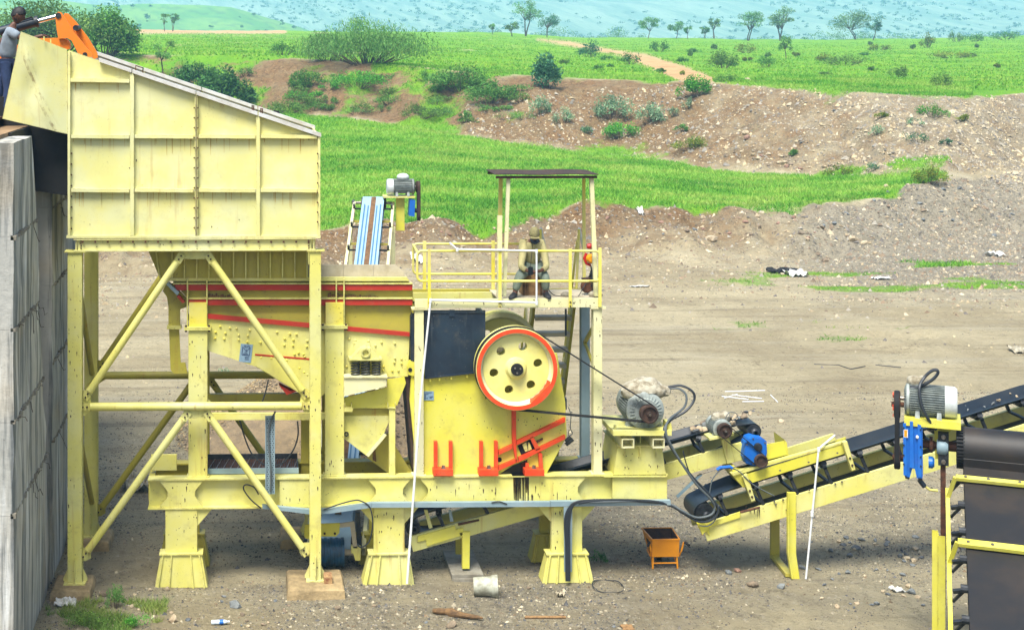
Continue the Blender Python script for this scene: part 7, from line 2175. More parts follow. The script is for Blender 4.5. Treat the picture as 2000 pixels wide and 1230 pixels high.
build(MB().path([a, b], .042, 14), 'cylinder_rod', M['chrome'], ex, smooth=True)
cyl = build(MB().path([P(0, 62, EY), P(74, 42, EY)], .085, 16), 'cylinder_barrel', M['navy'], ex, smooth=True)
build(MB().path([P(69, 43.5, EY), P(75, 42, EY)], .1, 16), 'gland', M['idler'], cyl, smooth=True)
build(MB().path([P(20, 50, EY - .08), P(42, 40, EY - .08), P(62, 34, EY - .08), P(64, 37, EY - .08)], .016, 7), 'hydraulic_pipe', M['black'], cyl)
ep('bucket_link', [(30, 90), (60, 76), (88, 75), (120, 74), (131, 78), (136, 86), (136, 96), (128, 98), (60, 106), (30, 108)], M['exc'], EY - .1, EY + .1)
ep('dipper_arm', [(-160, 60), (-20, 92), (10, 104), (10, 140), (0, 147), (-160, 150)], M['exc'], EY - .15, EY + .2)

# ================================================================== orange tipping cart
cp_, d_ = ground_at(1297, 1111)
cY = cp_.y - .05
ct = thing('wheelbarrow', 'orange two handled tipping cart with dark inside on the dirt', 'cart', (cp_.x, cY + .3, 0))
kx0, kx1 = P(1274, 1070, cY).x, P(1327, 1070, cY).x
z0, z1 = P(1300, 1088, cY).z, P(1300, 1053, cY).z
dp = .62
o4 = [(kx0, cY), (kx1, cY), (kx1 + .04, cY + dp), (kx0 - .02, cY + dp)]         # rim
i4 = [(kx0 + .0, cY + .03), (kx1 - .0, cY + .03), (kx1 - .02, cY + dp - .2), (kx0 + .03, cY + dp - .2)]   # floor
def shell(rim, flo, zr_, zf, t):
    vs = [(x, y, zr_) for x, y in rim] + [(x, y, zf) for x, y in flo]
    cx = sum(p[0] for p in rim) / 4; cy = sum(p[1] for p in rim) / 4
    sh = lambda p, z: (cx + (p[0] - cx) * (1 - t), cy + (p[1] - cy) * (1 - t), z)
    vs2 = [sh(p, zr_) for p in rim] + [sh(p, zf + .015) for p in flo]
    return vs, vs2
vo, vi = shell(o4, i4, z1, z0, .05)
build(MB().add(vo, [(0, 4, 5, 1)[::-1], (1, 5, 6, 2)[::-1], (2, 6, 7, 3)[::-1], (3, 7, 4, 0)[::-1], (4, 7, 6, 5)]), 'tray', M['cart'], ct)
build(MB().add(vi, [(0, 4, 5, 1), (1, 5, 6, 2), (2, 6, 7, 3), (3, 7, 4, 0), (4, 5, 6, 7)]), 'tray_lining', M['darkrust'], ct)
rimm = MB()
for k in range(4):
    a, b = Vector((*o4[k], z1)), Vector((*o4[(k + 1) % 4], z1)); rimm.bar(a, b, .025, .02)
build(rimm, 'rim', M['cart'], ct)
for s, x in ((-1, kx0), (1, kx1)):
    build(MB().path([(x, cY + .35, z0 + .02), (x + s * .015, cY + .06, z0 + .01), (x + s * .03, cY - .02, z0 + .12), (x + s * .06, cY - .05, z1 - .04), (x + s * .09, cY - .1, z1 - .02)], .016, 8), 'handle', M['cart'], ct)
    build(MB().path([(x + s * .075, cY - .08, z1 - .025), (x + s * .12, cY - .17, z1 - .05)], .024, 9), 'grip', M['black'], ct)
    build(MB().path([(x - s * .03, cY + .06, z0), (x - s * .02, cY + .04, .0)], .016, 8), 'leg', M['cart'], ct)
    build(MB().path([(x - s * .04, cY + .26, z0), (x - s * .02, cY + .05, .02)], .012, 8), 'leg_stay', M['cart'], ct)
build(MB().path([(kx0 + .03, cY + .05, z0 * .45), (kx1 - .03, cY + .05, z0 * .45)], .013, 8), 'leg_tie', M['cart'], ct)
wx = (kx0 + kx1) / 2
w_ = build(MB().lathe((wx - .04, cY + .5, .13), (1, 0, 0), [(.07, 0), (.12, 0), (.13, .02), (.13, .06), (.12, .08), (.07, .08)], 24), 'wheel', M['black'], ct, smooth=True)
build(MB().lathe((wx - .04, cY + .5, .13), (1, 0, 0), [(0, .01), (.07, .01), (.07, .07), (0, .07)], 20), 'wheel_hub', M['steel'], w_)

# ================================================================== small things on the ground
bp, _ = ground_at(950, 1166)
bu = thing('bucket', 'grey plastic bucket lying on its side on the gravel', 'bucket', bp)
rb_ = .165; ax_ = Vector((1, -.12, .04)).normalized()
c0 = bp + Vector((-.2, .1, rb_ * .86))
build(MB().lathe(c0, ax_, [(0, .0), (rb_ * .84, 0), (rb_ * .88, .01), (rb_ * .97, .30), (rb_ * 1.07, .30), (rb_ * 1.08, .345), (rb_ * 1.1, .36), (rb_ * 1.12, .40), (rb_ * 1.05, .405), (rb_ * .96, .36), (rb_ * .8, .03), (0, .03)], 32), 'pail', M['bucket'], bu, smooth=True)
bo, _ = ground_at(430, 1221)
bt = thing('plastic_bottle', 'clear plastic bottle with blue label lying on the dirt', 'bottle', bo)
bm2 = plain('bottle_plastic', (206, 218, 224), .15, 0, .15, 10)
build(MB().lathe(bo + Vector((-.14, .02, .04)), (1, -.05, .05), [(0, 0), (.03, 0), (.036, .02), (.033, .06), (.036, .1), (.034, .2), (.03, .225), (.013, .26), (.013, .275), (0, .275)], 16), 'flask', bm2, bt, smooth=True)
build(MB().lathe(bo + Vector((-.14, .02, .04)), (1, -.05, .05), [(.037, .13), (.0375, .135), (.0375, .19), (.037, .195)], 16), 'paper_label', M['blue'], bt)
build(MB().lathe(bo + Vector((-.14, .02, .04)), (1, -.05, .05), [(0, .27), (.016, .27), (.016, .29), (0, .29)], 12), 'screw_cap', M['pvc'], bt)
lp, _ = ground_at(890, 1206)
r_ = random.Random(2)
pts = []; 
for i in range(9):
    t = i / 8; q, _ = ground_at(845 + 98 * t, 1197 + 16 * t + r_.uniform(-1, 1)); pts.append(q + Vector((0, 0, .05)))
build(MB().path(pts, [.03, .05, .045, .075, .05, .042, .038, .03, .014], 9), 'driftwood_log', M['driftwood'], smooth=True, loc=lp, label='knotty brown branch lying on the dirt below the bucket', cat='branch')
def stick(a, b, r, m, label, cat='stick'):
    p, _ = ground_at(*a); q, _ = ground_at(*b)
    build(MB().path([p + Vector((0, 0, r)), q + Vector((0, 0, r))], r, 7), 'stick', M[m], loc=p, label=label, cat=cat)
stick((1025, 1208), (1105, 1208), .022, 'wood', 'straight pale wooden stick on the dirt')
def sheet(px, py, w, h, m, label, seed, cat='scrap', name='scrap_sheet', lift=.05):
    """crumpled thin scrap with thickness"""
    p, d = ground_at(px, py); s = d / F
    r = random.Random(seed); n, mm = 9, 6
    vs = []
    for j in range(mm):
        for i in range(n):
            u, v = i / (n - 1) - .5, j / (mm - 1) - .5
            e = 1 - .25 * r.random()
            x, y = p.x + u * w * s * e, p.y + v * h * s * 5 * e
            vs.append((x, y, gz(x, y) + .015 + lift * r.random()))
    fs = [(j * n + i, j * n + i + 1, (j + 1) * n + i + 1, (j + 1) * n + i) for j in range(mm - 1) for i in range(n - 1)]
    N = len(vs); vs += [(a, b, c - .012) for a, b, c in vs]; fs += [tuple(k + N for k in f[::-1]) for f in fs]
    build(MB().add(vs, fs), name, M[m], loc=p, label=label, cat=cat)
sheet(1225, 1226, 26, 6, 'wood', 'pale flat board scrap at the bottom edge right of the branch', 1, 'board', 'board', .01)
sheet(1556, 538, 44, 10, 'white', 'white torn plastic sheet on the yard at the foot of the bank', 2, 'plastic', 'plastic_sheet', .2)
sheet(1527, 532, 60, 8, 'black', 'black torn plastic sheet beside the white one at the bank foot', 3, 'plastic', 'plastic_sheet', .18)
sheet(1532, 534, 24, 6, 'linerdust', 'pale flat board lying on the black plastic sheet', 4, 'board', 'board', .05)
sheet(1942, 500, 34, 6, 'white', 'white litter on the right part of the grey bank', 5, 'litter', 'litter', .2)
sheet(1720, 546, 34, 5, 'white', 'small white litter right of the torn plastic sheets', 6, 'litter', 'litter', .1)
sheet(1985, 686, 28, 8, 'cloth', 'pale cloth lying on the yard at the right edge', 7, 'cloth', 'cloth', .15)
sheet(1752, 1153, 26, 5, 'white', 'white plastic scrap before the dark flat stone', 8, 'litter', 'litter', .05)
sheet(128, 1180, 46, 8, 'white', 'dirty white plastic bag by the left footing', 9, 'plastic bag', 'plastic_bag', .08)
sheet(815, 508, 30, 5, 'white', 'white plastic sheeting on the red bank behind the platform rail', 10, 'plastic', 'plastic_sheet', .15)
sheet(1250, 417, 14, 5, 'white', 'tiny white paper on the bank right of the canopy', 11, 'paper', 'paper', .2)
sheet(1250, 560, 40, 4, 'white', 'pale paper scrap on the yard right of the platform', 12, 'paper', 'paper', .05)
sheet(265, 955, 60, 14, 'cloth', 'crumpled pale sack lying behind the braces of the hopper stand', 13, 'sack', 'sack', .3)
sheet(1095, 1165, 16, 4, 'linerdust', 'small bent metal scrap right of the bucket', 14, 'scrap', 'scrap_sheet', .08)
for k, (a, b) in enumerate((((1416, 766), (1494, 764)), ((1410, 775), (1462, 781)), ((1430, 772), (1488, 779)), ((1415, 778), (1440, 771)), ((1450, 786), (1492, 785)), ((1505, 772), (1519, 786)))):
    stick(a, b, .013, 'pvc', 'white plastic strip in the litter heap on the open yard behind the motors', 'strip')
for o in col.objects:
    if o.get('label') == 'white plastic strip in the litter heap on the open yard behind the motors': o['group'] = 'white strips on the yard'; o.name = 'plastic_strip'
for k, (a, b) in enumerate((((1590, 712), (1640, 714)), ((1636, 713), (1662, 722)), ((1662, 722), (1690, 716)), ((1710, 714), (1760, 718)))):
    stick(a, b, .012, 'cable', 'black wire scrap lying on the yard left of the ruts', 'wire')
for o in col.objects:
    if o.get('label') == 'black wire scrap lying on the yard left of the ruts': o['group'] = 'black wire on the yard'; o.name = 'wire_scrap'
wl_, _ = ground_at(1187, 1147)
pts = [wl_ + Vector((.24 * math.cos(t) * (1 + .1 * math.sin(2.3 * t)), .32 * math.sin(t), .02 + .02 * math.sin(3 * t))) for t in np.linspace(0, 11.5, 46)]
build(MB().path(pts, .006, 5), 'wire_coil', M['cable'], loc=wl_, label='loose coil of thin black wire on the dirt before the right leg', cat='wire coil')
# white pole leaning on the product conveyor
wp2 = thing('white_pole', 'white plastic pipe standing before the product conveyor and bent over its chute', 'pipe', P(1574, 1131, -.1))
g, _ = ground_at(1574, 1131)
build(MB().path([Vector((g.x, g.y, 0)), P(1599, 876, -.1)], .017, 9), 'upright', M['pvc'], wp2)
build(MB().path([P(1599, 876, -.1), P(1630, 850, .3)], .017, 9), 'top_length', M['pvc'], wp2)
c = P(1586, 1002, -.1); build(MB().lathe(c - Vector((0, 0, .05)), (0, 0, 1), [(0, 0), (.026, 0), (.026, .08), (0, .08)], 10), 'coupling', M['pvc'], wp2)
c = P(1599, 877, -.1); build(MB().lathe(c - Vector((0, 0, .04)), (0, 0, 1), [(0, 0), (.026, 0), (.026, .07), (0, .07)], 10), 'elbow', M['pvc'], wp2)

# ================================================================== chipped and rusted spots on the steelwork
def chips(parent, px0, py0, px1, py1, Y, n, seed, lmax=9):
    r = random.Random(seed); mb = MB()
    for _ in range(n):
        x, y = r.uniform(px0, px1), r.uniform(py0, py1)
        w, h = r.uniform(.4, 1.3), r.uniform(.8, lmax) * r.random() + .8
        k = r.uniform(.3, .9)
        mb.pprism([(x - w, y + r.uniform(-.4, .4)), (x - w * .2, y - h * .3), (x + w, y), (x + w * k, y + h * .7), (x - w * k * .5, y + h)], Y - .0012, Y - .0003)
    setp(build(mb, 'paint_chips', M['darkrust'], parent), kind='stuff')
chips(st, 134, 500, 158, 1120, HY, 26, 1); chips(st, 606, 500, 625, 1110, HY, 22, 2)
chips(fd, 370, 655, 404, 925, FY - .1, 26, 3); chips(fd, 637, 650, 671, 925, FY - .1, 24, 4)
chips(bf, 325, 942, 383, 985, BY + .005, 10, 5); chips(bf, 838, 942, 1000, 980, BY + .005, 22, 6, 16); chips(bf, 1035, 942, 1125, 980, BY + .005, 18, 7, 22); chips(bf, 548, 942, 602, 988, BY + .005, 8, 8)
chips(bf, 325, 1000, 384, 1078, BY, 14, 9); chips(bf, 732, 998, 788, 1072, BY, 16, 10); chips(bf, 1079, 996, 1100, 1068, BY, 10, 11)
chips(pt_, 811, 612, 827, 920, PF + .03, 16, 12); chips(pt_, 1161, 612, 1176, 920, PF + .03, 18, 13); chips(pt_, 815, 585, 1168, 599, PF, 30, 14, 4)
chips(hop, 140, 270, 620, 455, HY + .047, 12, 15, 5); chips(hop, 160, 469, 600, 487, HY + .02, 20, 16, 6)
chips(c2, 1450, 960, 1500, 1000, Y2, 6, 17); chips(ms, 1210, 880, 1292, 926, MYf, 14, 18); chips(jc, 850, 740, 1000, 860, JY, 22, 19, 4); chips(jc, 1012, 800, 1098, 900, JY, 40, 20, 4)
chips(c1, 1310, 915, 1400, 925, Y1, 6, 21)

# ================================================================== vegetation
def leaf_quads(c, size, r, elong=.45, upbias=0.0):
    n = len(c)
    a = r.normal(0, 1, (n, 3)); a[:, 2] += upbias * 2; a /= np.linalg.norm(a, axis=1)[:, None]
    b = np.cross(a, r.normal(0, 1, (n, 3))); b /= np.linalg.norm(b, axis=1)[:, None] + 1e-9
    s = size[:, None]
    v = np.stack([c - a * s, c + b * s * elong, c + a * s, c - b * s * elong], 1)
    return v.reshape(-1, 3), np.arange(n * 4).reshape(n, 4)
PAL = {
 'dark': [(60, 106, 50), (74, 124, 54), (90, 138, 62)],
 'mid': [(78, 130, 56), (96, 148, 62), (112, 160, 70)],
 'olive': [(104, 140, 60), (122, 154, 70), (90, 128, 58)],
 'feather': [(88, 140, 66), (108, 158, 78), (126, 168, 88)],
 'grey': [(130, 164, 124), (152, 182, 144), (110, 146, 106)],
 'vivid': [(86, 164, 52), (108, 180, 58), (72, 146, 52)],
 'yellow': [(120, 140, 44), (144, 150, 52), (96, 128, 44)],
 'bluish': [(72, 124, 86), (86, 138, 96), (64, 112, 76)],
 'dead': [(110, 92, 74), (96, 82, 68), (128, 108, 88)],
}
def foliage(name, parent, base, clumps, n, ls, pal, r, elong=.45, upbias=0.0):
    """clumps: (centre, radii); leaves sit mostly near each clump's skin"""
    k = len(clumps)
    w = np.array([max(c[1][0] * c[1][2], .01) for c in clumps]); w /= w.sum()
    idx = r.choice(k, n, p=w)
    C = np.array([c[0] for c in clumps])[idx]; Rr = np.array([c[1] for c in clumps])[idx]
    d = r.normal(0, 1, (n, 3)); d /= np.linalg.norm(d, axis=1)[:, None]
    rad = r.random(n) ** .42
    pts = C + d * Rr * rad[:, None]
    pts[:, 2] = np.maximum(pts[:, 2], base.z + .02)
    v, f = leaf_quads(pts, r.uniform(.6, 1.4, n) * ls, r, elong, upbias)
    cols = np.array([lin(c)[:3] for c in PAL[pal]])
    tone = r.uniform(.6, 1.35, k)[idx]
    tint = cols[r.integers(0, len(cols), n)] * (tone * r.uniform(.75, 1.2, n))[:, None]
    o = np_mesh(name, v, f, M['leaf'], loc=tuple(base), attr={'tint': np.repeat(tint, 4, 0)})
    o.parent = parent; o.location = (0, 0, 0)
    return o
VEG = 0
def plant(px, py, wpx, hpx, style, label, cat=None, name=None, dens=1.0, group=None, lean=0.0):
    global VEG
    VEG += 1
    r = np.random.default_rng(VEG * 13 + 5); rr = random.Random(VEG * 7)
    g, d = ground_at(px, py)
    w, h = wpx * d / F, hpx * d / F
    pxs = d / F * 2.0                              # one render pixel in metres
    tree = style in ('acacia', 'oak', 'sapling', 'deadtree')
    t = thing(name or ('tree' if tree else 'shrub'), label, cat or ('tree' if tree else 'shrub'), g, group)
    tm = MB(); cl = []
    if tree:
        top = g + Vector((lean * w, 0, h * (.5 if style != 'sapling' else .6)))
        stems = 1 if style in ('sapling',) else rr.choice((1, 2, 2))
        for s in range(stems):
            b0_ = g + Vector((rr.uniform(-.05, .05) * w, rr.uniform(-.05, .05) * w, -.15))
            fork = g + Vector(((rr.uniform(-.12, .12) + lean * .5) * w, rr.uniform(-.1, .1) * w, h * rr.uniform(.3, .45)))
            r0_ = max(h * .022, pxs * .35)
            tm.path([b0_, b0_.lerp(fork, .5) + Vector((rr.uniform(-.04, .04) * w, 0, 0)), fork], r0_, 6, r2=r0_ * .7)
            for k in range(8):
                an = rr.uniform(0, 6.28)
                e = g + Vector((lean * w + math.cos(an) * w * rr.uniform(.18, .44), math.sin(an) * w * rr.uniform(.15, .4), h * rr.uniform(.48, .9)))
                md = fork.lerp(e, .55) + Vector((0, 0, h * .05))
                tm.path([fork, md, e], r0_ * .55, 5, r2=r0_ * .2)
                if style != 'deadtree':
                    fl = rr.uniform(.45, .9) if style == 'acacia' else 1.0
                    cl.append(((e.x, e.y, e.z), (w * rr.uniform(.12, .24), w * rr.uniform(.12, .22), w * rr.uniform(.12, .2) * fl)))
                else:
                    for q in range(3):
                        tm.path([e, e + Vector((rr.uniform(-.12, .12) * w, rr.uniform(-.1, .1) * w, rr.uniform(.02, .12) * h))], r0_ * .22, 4, r2=r0_ * .1)
        pal = {'acacia': 'olive', 'oak': 'bluish', 'sapling': 'feather', 'deadtree': 'dead'}[style]
        if style == 'acacia' and VEG % 2: pal = 'mid'
        if VEG % 5 == 0 and style == 'acacia': pal = 'feather'
        n = int(900 * dens * max(.5, min(3, wpx / 35)))
        ls = max(pxs * .75, h * .02)
    else:
        nb = max(7, int(11 * (wpx / 40) ** .8))
        for k in range(nb):
            u = rr.uniform(-.5, .5)
            hh = h * (1 - .75 * (2 * u) ** 2 * rr.uniform(.3, 1)) * rr.uniform(.65, 1.08)
            cr = (w * rr.uniform(.13, .24), w * rr.uniform(.12, .22), hh * rr.uniform(.28, .5))
            c = (g.x + u * w * .84, g.y + rr.uniform(-.3, .3) * w * .6, g.z + max(hh - cr[2], cr[2] * .5))
            c = (c[0], c[1], max(c[2], gz(c[0], c[1]) + cr[2] * .4))
            cl.append((c, cr))
            tm.path([g + Vector((u * w * .25, 0, -.1)), Vector((c[0], c[1], c[2]))], max(h * .012, pxs * .2), 4, r2=pxs * .1)
        pal = style
        n = int((800 if style in ('bluish', 'grey') else 1300) * dens * max(.35, min(7, wpx * hpx / 2600)))
        ls = max(pxs * .8, min(h * .05, .16))
    build(tm, 'trunk' if tree else 'stem', M['bark'], t)
    if style != 'deadtree':
        foliage('crown' if tree else 'foliage', t, g, cl, n, ls, pal, r, .18 if style == 'feather' else .42, .9 if style == 'feather' else 0)
    return t
T_ = [
 (105, 112, 290, 122, 'olive', 'large dense green thicket behind the excavator arm', 'thicket'),
 (205, 110, 130, 98, 'mid', 'dark green thicket at the right of the excavator arm', 'thicket'),
 (716, 124, 260, 92, 'feather', 'wide feathery green bush behind the hopper on the upper bank', 'bush'),
 (640, 120, 110, 62, 'feather', 'left part of the feathery bushes nearer the hopper', 'bush'),
 (693, 66, 46, 38, 'mid', 'round bush showing above the feathery bush', 'bush'),
 (318, 152, 46, 80, 'sapling', 'slim dark tree standing on the bank above the hopper slope', 'tree'),
 (385, 176, 100, 58, 'dark', 'dark shrub on the bank left of the bare red soil', 'shrub'),
 (440, 208, 110, 80, 'dark', 'big dark shrub on the bank just above the hopper slope', 'shrub'),
 (553, 108, 62, 28, 'dark', 'low dark shrub on the rim left of the feathery bush', 'shrub'),
 (322, 62, 20, 38, 'acacia', 'left of two small trees on the skyline above the hopper', 'tree'),
 (338, 62, 22, 38, 'acacia', 'right of two small trees on the skyline above the hopper', 'tree'),
 (806, 57, 26, 26, 'deadtree', 'bare brown tree left of the round skyline bush', 'tree'),
 (830, 58, 36, 26, 'dark', 'round dark bush on the skyline right of the bare tree', 'bush'),
 (858, 58, 14, 18, 'deadtree', 'small dead reddish tree on the mound skyline', 'tree'),
 (1028, 72, 60, 72, 'acacia', 'tall open acacia on the skyline left of the blue green tree', 'tree'),
 (1000, 72, 28, 30, 'acacia', 'small tree at the left foot of the tall open acacia', 'tree'),
 (1070, 74, 48, 46, 'oak', 'dense blue green tree right of the tall open acacia', 'tree'),
 (962, 68, 16, 24, 'sapling', 'thin sapling on the plain left of the tall acacia', 'tree'),
 (1121, 68, 20, 28, 'sapling', 'thin pale sapling right of the blue green tree', 'tree'),
 (1267, 76, 50, 42, 'acacia', 'flat topped acacia above the start of the dirt track', 'tree'),
 (1320, 76, 34, 34, 'sapling', 'pale thin tree right of the flat topped acacia', 'tree'),
 (1344, 77, 16, 26, 'sapling', 'small pale sapling beside the pale thin tree', 'tree'),
 (1377, 76, 20, 24, 'acacia', 'low tree left of the slender skyline tree', 'tree'),
 (1395, 76, 26, 44, 'acacia', 'slender skyline tree in the middle of the plain', 'tree'),
 (1462, 80, 60, 58, 'acacia', 'broad open acacia left of the tallest plain tree', 'tree'),
 (1524, 80, 60, 70, 'acacia', 'tallest spreading tree on the plain', 'tree'),
 (1536, 116, 34, 44, 'sapling', 'thin branched sapling in front of the tallest plain tree', 'tree'),
 (1672, 78, 96, 52, 'acacia', 'wide dense umbrella tree on the right of the plain', 'tree'),
 (1706, 79, 32, 42, 'oak', 'dark round tree at the right end of the umbrella tree', 'tree'),
 (1625, 78, 40, 28, 'acacia', 'low tree left of the wide umbrella tree', 'tree'),
 (1785, 76, 56, 32, 'acacia', 'low spreading tree at the far right skyline', 'tree'),
 (1812, 94, 36, 34, 'yellow', 'yellowish bush in front of the low spreading tree', 'bush'),
 (1868, 82, 34, 24, 'olive', 'small olive bush right of the yellowish bush', 'bush'),
 (1905, 82, 40, 22, 'mid', 'green bush on the skyline near the right edge', 'bush'),
 (1965, 78, 60, 18, 'mid', 'low hedge like bush at the right edge of the skyline', 'bush'),
 (1288, 102, 42, 28, 'dark', 'round dark shrub on the grass right of the dirt track', 'shrub'),
 (1232, 126, 46, 27, 'dark', 'dark shrub at the left edge of the dirt track', 'shrub'),
 (1153, 112, 46, 40, 'bluish', 'bluish shrub where the dirt track bends', 'shrub'),
 (1410, 134, 60, 40, 'olive', 'olive shrub on the grass beyond the track end', 'shrub'),
 (1457, 104, 46, 22, 'yellow', 'yellowish shrub on the middle of the green plain', 'shrub'),
 (1495, 132, 44, 30, 'mid', 'green shrub right of the olive shrub', 'shrub'),
 (1650, 128, 84, 26, 'olive', 'long olive shrub patch on the plain below the umbrella tree', 'shrub'),
 (1715, 99, 44, 17, 'yellow', 'small yellowish shrub under the dark round tree', 'shrub'),
 (1610, 120, 40, 16, 'yellow', 'low shrub left of the long olive patch', 'shrub'),
 (1752, 153, 44, 33, 'olive', 'left of two lone shrubs on the smooth green field', 'shrub'),
 (1840, 169, 46, 33, 'olive', 'right of two lone shrubs on the smooth green field', 'shrub'),
 (1860, 114, 90, 18, 'yellow', 'thin yellowish shrub row at the far right of the plain', 'shrub'),
 (1357, 192, 68, 46, 'vivid', 'bright green shrub on the rim at the end of the track', 'shrub'),
 (1418, 160, 46, 20, 'mid', 'low green shrub right of the bright rim shrub', 'shrub'),
 (1068, 172, 60, 74, 'bluish', 'tall bluish shrub on the rim behind the canopy', 'shrub'),
 (1196, 232, 76, 50, 'grey', 'silvery grey shrub on the upper bank', 'shrub'),
 (1266, 242, 66, 46, 'grey', 'second silvery grey shrub right of the first', 'shrub'),
 (1214, 270, 70, 40, 'vivid', 'bright green low shrub below the silvery shrubs', 'shrub'),
 (1056, 228, 46, 46, 'grey', 'silvery shrub on the bank right above the canopy', 'shrub'),
 (1100, 242, 48, 36, 'grey', 'silvery shrub right of the one above the canopy', 'shrub'),
 (1316, 230, 28, 22, 'grey', 'small silvery shrub right of the silvery pair', 'shrub'),
 (1345, 216, 28, 26, 'grey', 'small silvery shrub below the bright rim shrub', 'shrub'),
 (1330, 258, 28, 18, 'mid', 'small green tuft shrub on the bank below the silvery ones', 'shrub'),
 (1146, 262, 34, 18, 'bluish', 'small bluish shrub left of the bright low shrub', 'shrub'),
 (1345, 294, 74, 34, 'yellow', 'yellow green bush of tall grass at the foot of the upper bank', 'bush'),
 (1820, 230, 68, 30, 'vivid', 'bright green creeper on the right upper bank', 'shrub'),
 (1713, 266, 38, 26, 'grey', 'small grey green shrub on the right upper bank', 'shrub'),
 (1792, 279, 50, 28, 'bluish', 'bluish shrub below the bright creeper', 'shrub'),
 (1786, 246, 34, 20, 'grey', 'small pale shrub between creeper and bluish shrub', 'shrub'),
 (1720, 232, 28, 16, 'yellow', 'tiny yellow green shrub left of the creeper', 'shrub'),
 (1882, 236, 32, 14, 'yellow', 'tiny yellow green shrub right of the creeper', 'shrub'),
 (1846, 284, 26, 16, 'bluish', 'tiny bluish shrub right of the bluish shrub', 'shrub'),
 (1704, 336, 32, 20, 'bluish', 'small bluish shrub at the foot of the right upper bank', 'shrub'),
 (1550, 306, 20, 14, 'mid', 'tiny green shrub in the rubble line', 'shrub'),
 (900, 178, 130, 50, 'mid', 'leafy green shrub on the bank between feathery bush and canopy', 'shrub'),
 (962, 202, 110, 46, 'mid', 'leafy shrub lower on the bank behind the canopy left post', 'shrub'),
 (700, 172, 130, 36, 'vivid', 'green ground shrub below the feathery bush', 'shrub'),
 (600, 168, 70, 40, 'mid', 'green shrub on the bank above the low end of the hopper', 'shrub'),
 (820, 232, 90, 26, 'olive', 'olive grass shrub at the foot of the left upper bank', 'shrub'),
 (560, 222, 90, 34, 'olive', 'olive grass tuft just above the low end of the hopper', 'shrub'),
 (480, 150, 40, 22, 'mid', 'small green shrub on the bare red soil of the left bank', 'shrub'),
 (760, 205, 60, 22, 'mid', 'small green shrub low on the left bank', 'shrub'),
 (1640, 345, 60, 24, 'yellow', 'tall grass clump at the right tip of the grass terrace', 'grass clump'),
 (1815, 360, 70, 40, 'yellow', 'tall pale grass clump at the end of the grass terrace', 'grass clump'),
 (1169, 1099, 36, 26, 'dark', 'dark leafy weed behind the right frame leg', 'weed'),
 (272, 1224, 60, 30, 'vivid', 'bright green leafy weed in the bottom left corner', 'weed'),
 (165, 1224, 90, 34, 'olive', 'wispy olive weeds before the left footing', 'weed'),
 (225, 1188, 40, 50, 'feather', 'tall thin grass stalks beside the brown square stone', 'weed'),
 (438, 738, 46, 22, 'grey', 'small grey green weed seen under the feeder', 'weed'),
]
for q in T_:
    plant(q[0], q[1], q[2], q[3], q[4], q[5], q[6], q[6].replace(' ', '_'))
r_ = random.Random(77)
for k in range(44):
    x = r_.uniform(560, 1030); y = np.interp(x, [560, 1030], [130, 170]) + r_.uniform(0, 85)
    plant(x, y, r_.uniform(22, 60), r_.uniform(12, 24), r_.choice(('mid', 'mid', 'vivid', 'olive', 'feather')), 'low green shrub among others on the red soil of the left upper bank', 'shrub', 'low_shrub', 1.0, 'low shrubs on the left bank')
for k in range(26):
    x = r_.uniform(1080, 1990); y = r_.uniform(88, 150)
    plant(x, y, r_.uniform(10, 30), r_.uniform(6, 13), r_.choice(('yellow', 'olive', 'mid')), 'tiny low shrub dotted over the green upper plain', 'shrub', 'low_shrub', 1.0, 'tiny shrubs on the plain')
# distant belt of trees that reads as one mass
def treeline(px0, px1, d0, d1, n, hmin, hmax, label):
    c = []
    for k in range(n):
        px = rng.uniform(px0, px1); d = rng.uniform(d0, d1)
        a = (px - PPX) / F
        x, y = CAM.x + (FWD.x + RGT.x * a) * d, CAM.y + (FWD.y + RGT.y * a) * d
        h = rng.uniform(hmin, hmax); z = gz(x, y)
        c.append(((x, y, z + h * .5), (h * rng.uniform(.5, 1.2), h * .5, h * .5)))
    r = np.random.default_rng(n)
    idx = r.integers(0, len(c), n * 260)
    C = np.array([q[0] for q in c])[idx]; Rr = np.array([q[1] for q in c])[idx]
    dd = r.normal(0, 1, (len(idx), 3)); dd /= np.linalg.norm(dd, axis=1)[:, None]
    v, f = leaf_quads(C + dd * Rr * (r.random(len(idx)) ** .4)[:, None], r.uniform(.12, .24, len(idx)), r)
    cols = np.array([lin(q)[:3] for q in PAL['bluish'] + PAL['mid']])
    tint = np.repeat(cols[r.integers(0, 6, len(idx))], 4, 0)
    o = np_mesh('treeline', v, f, M['leaf'], attr={'tint': tint})
    setp(o, label, 'treeline', kind='stuff')
treeline(880, 2050, 395, 600, 200, 1.8, 4.2, 'hazy belt of far trees along the edge of the plain')
treeline(250, 600, 640, 860, 40, 2.0, 4.0, 'scattered far trees on the green hill')

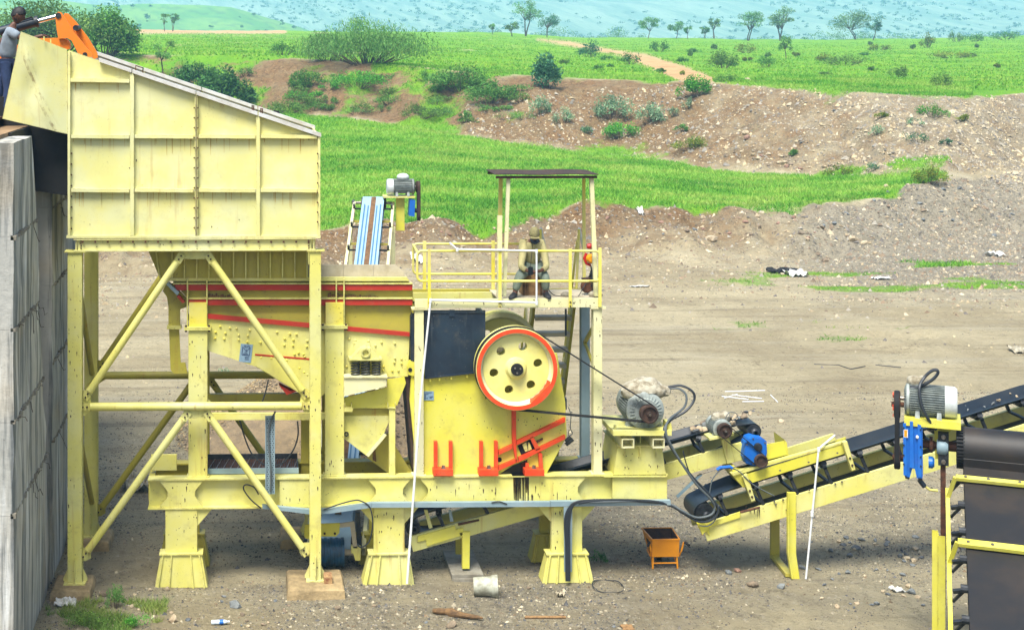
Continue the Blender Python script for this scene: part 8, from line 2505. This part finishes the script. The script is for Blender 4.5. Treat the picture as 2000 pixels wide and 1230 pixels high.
def hill_scrub(vv, n, rad, label):
    r = np.random.default_rng(n)
    k = r.integers(0, len(vv), n)
    keep = fbm(vv[k, 0] * .012, vv[k, 1] * .004, 55, 3) + r.normal(0, .1, n) > .46
    c = vv[k[keep]] + np.stack([r.uniform(-9, 9, keep.sum()), r.uniform(-6, 6, keep.sum()), r.uniform(0, .8, keep.sum())], 1)
    m = 22
    C = np.repeat(c, m, 0); R_ = np.repeat(r.uniform(.5, 1.3, len(c)) * rad, m)
    d = r.normal(0, 1, (len(C), 3)); d /= np.linalg.norm(d, axis=1)[:, None]; d[:, 2] = np.abs(d[:, 2]) * .8
    v, f = leaf_quads(C + d * (R_ * r.random(len(C)) ** .5)[:, None], r.uniform(.5, .95, len(C)), r)
    cols = np.array([lin(q)[:3] for q in PAL['bluish'] + PAL['dark']])
    o = np_mesh('hill_scrub', v, f, M['leaf'], attr={'tint': np.repeat(cols[r.integers(0, 6, len(C))] * .8, 4, 0)})
    setp(o, label, 'scrub', kind='stuff')
hill_scrub(HILLV[1], 5200, 3.0, 'scrub dotted over the far hazy hillside')
hill_scrub(HILLV[0], 700, 1.8, 'scrub dotted over the nearer green hill at left')

# grass: uncountable blades
def grass(name, label, n, xr, dr, hh, ww, cols, keep):
    q = scatter(n, xr, dr, keep)
    n = len(q); r = np.random.default_rng(n)
    lean_ = r.normal(0, .7, (n, 2)); h = r.uniform(.5, 1.3, n) * hh; a = r.uniform(0, 3.14, n); w = r.uniform(.6, 1.3, n) * ww
    dx = np.stack([np.cos(a) * w, np.sin(a) * w * .4, np.zeros(n)], 1)
    tip = q + np.stack([lean_[:, 0] * h, lean_[:, 1] * h, h], 1)
    v = np.stack([q - dx, q + dx, tip], 1).reshape(-1, 3)
    f = np.arange(n * 3).reshape(n, 3)
    pn = fbm(q[:, 0] * .15, q[:, 1] * .3, 81, 4)
    cc = np.array([lin(c)[:3] for c in cols])
    t = np.clip((pn - .3) / .4, 0, .999)
    i = np.clip((t * len(cc) + r.normal(0, .7, n)).astype(int), 0, len(cc) - 1)
    dry = fbm(q[:, 0] * .5, q[:, 1] * .9, 88, 4) + r.normal(0, .06, n)
    tint = cc[i] * r.uniform(.86, 1.14, (n, 1))
    tint = np.where((dry > .56)[:, None], tint * .6 + np.array(lin((166, 172, 86))[:3]) * .4, tint)
    tint = np.where((dry < .43)[:, None], tint * np.array([
        .78, .86, .8]), tint)
    tint = np.repeat(tint, 3, 0); tint[2::3] *= 1.06
    o = np_mesh(name, v, f, M['blade'], attr={'tint': tint})
    return setp(o, label, 'grass', kind='stuff')
grass('grass', 'bright green grass covering the terrace behind the machine', 300000, (-60, 1900), (62, 126), .17, .03, [(92, 150, 42), (108, 166, 46), (124, 176, 52), (140, 184, 70)],
      lambda px, d, g, r, gy, p, x, y: (g > .45) * (d < 124) * 1.0)
grass('grass', 'green grass of the upper plain around the dirt track', 120000, (-60, 2060), (108, 330), .18, .08, [(100, 156, 36), (120, 172, 36), (132, 178, 40), (106, 160, 44)],
      lambda px, d, g, r, gy, p, x, y: (g > .45) * np.clip(1.3 - d / 330, .2, 1))
grass('grass', 'short weeds sprouting on the open yard at right', 16000, (1200, 2060), (42, 66), .10, .02, [(110, 150, 60), (130, 164, 76)],
      lambda px, d, g, r, gy, p, x, y: (g > .3) * 1.0)
grass('grass', 'ragged grass in the bottom left corner before the wall', 6000, (90, 330), (23.0, 24.4), .10, .008, [(110, 140, 62), (132, 152, 80), (90, 128, 54)],
      lambda px, d, g, r, gy, p, x, y: (fbm(x * 2.2, y * 2.2, 19, 3) > .52) * 1.0)
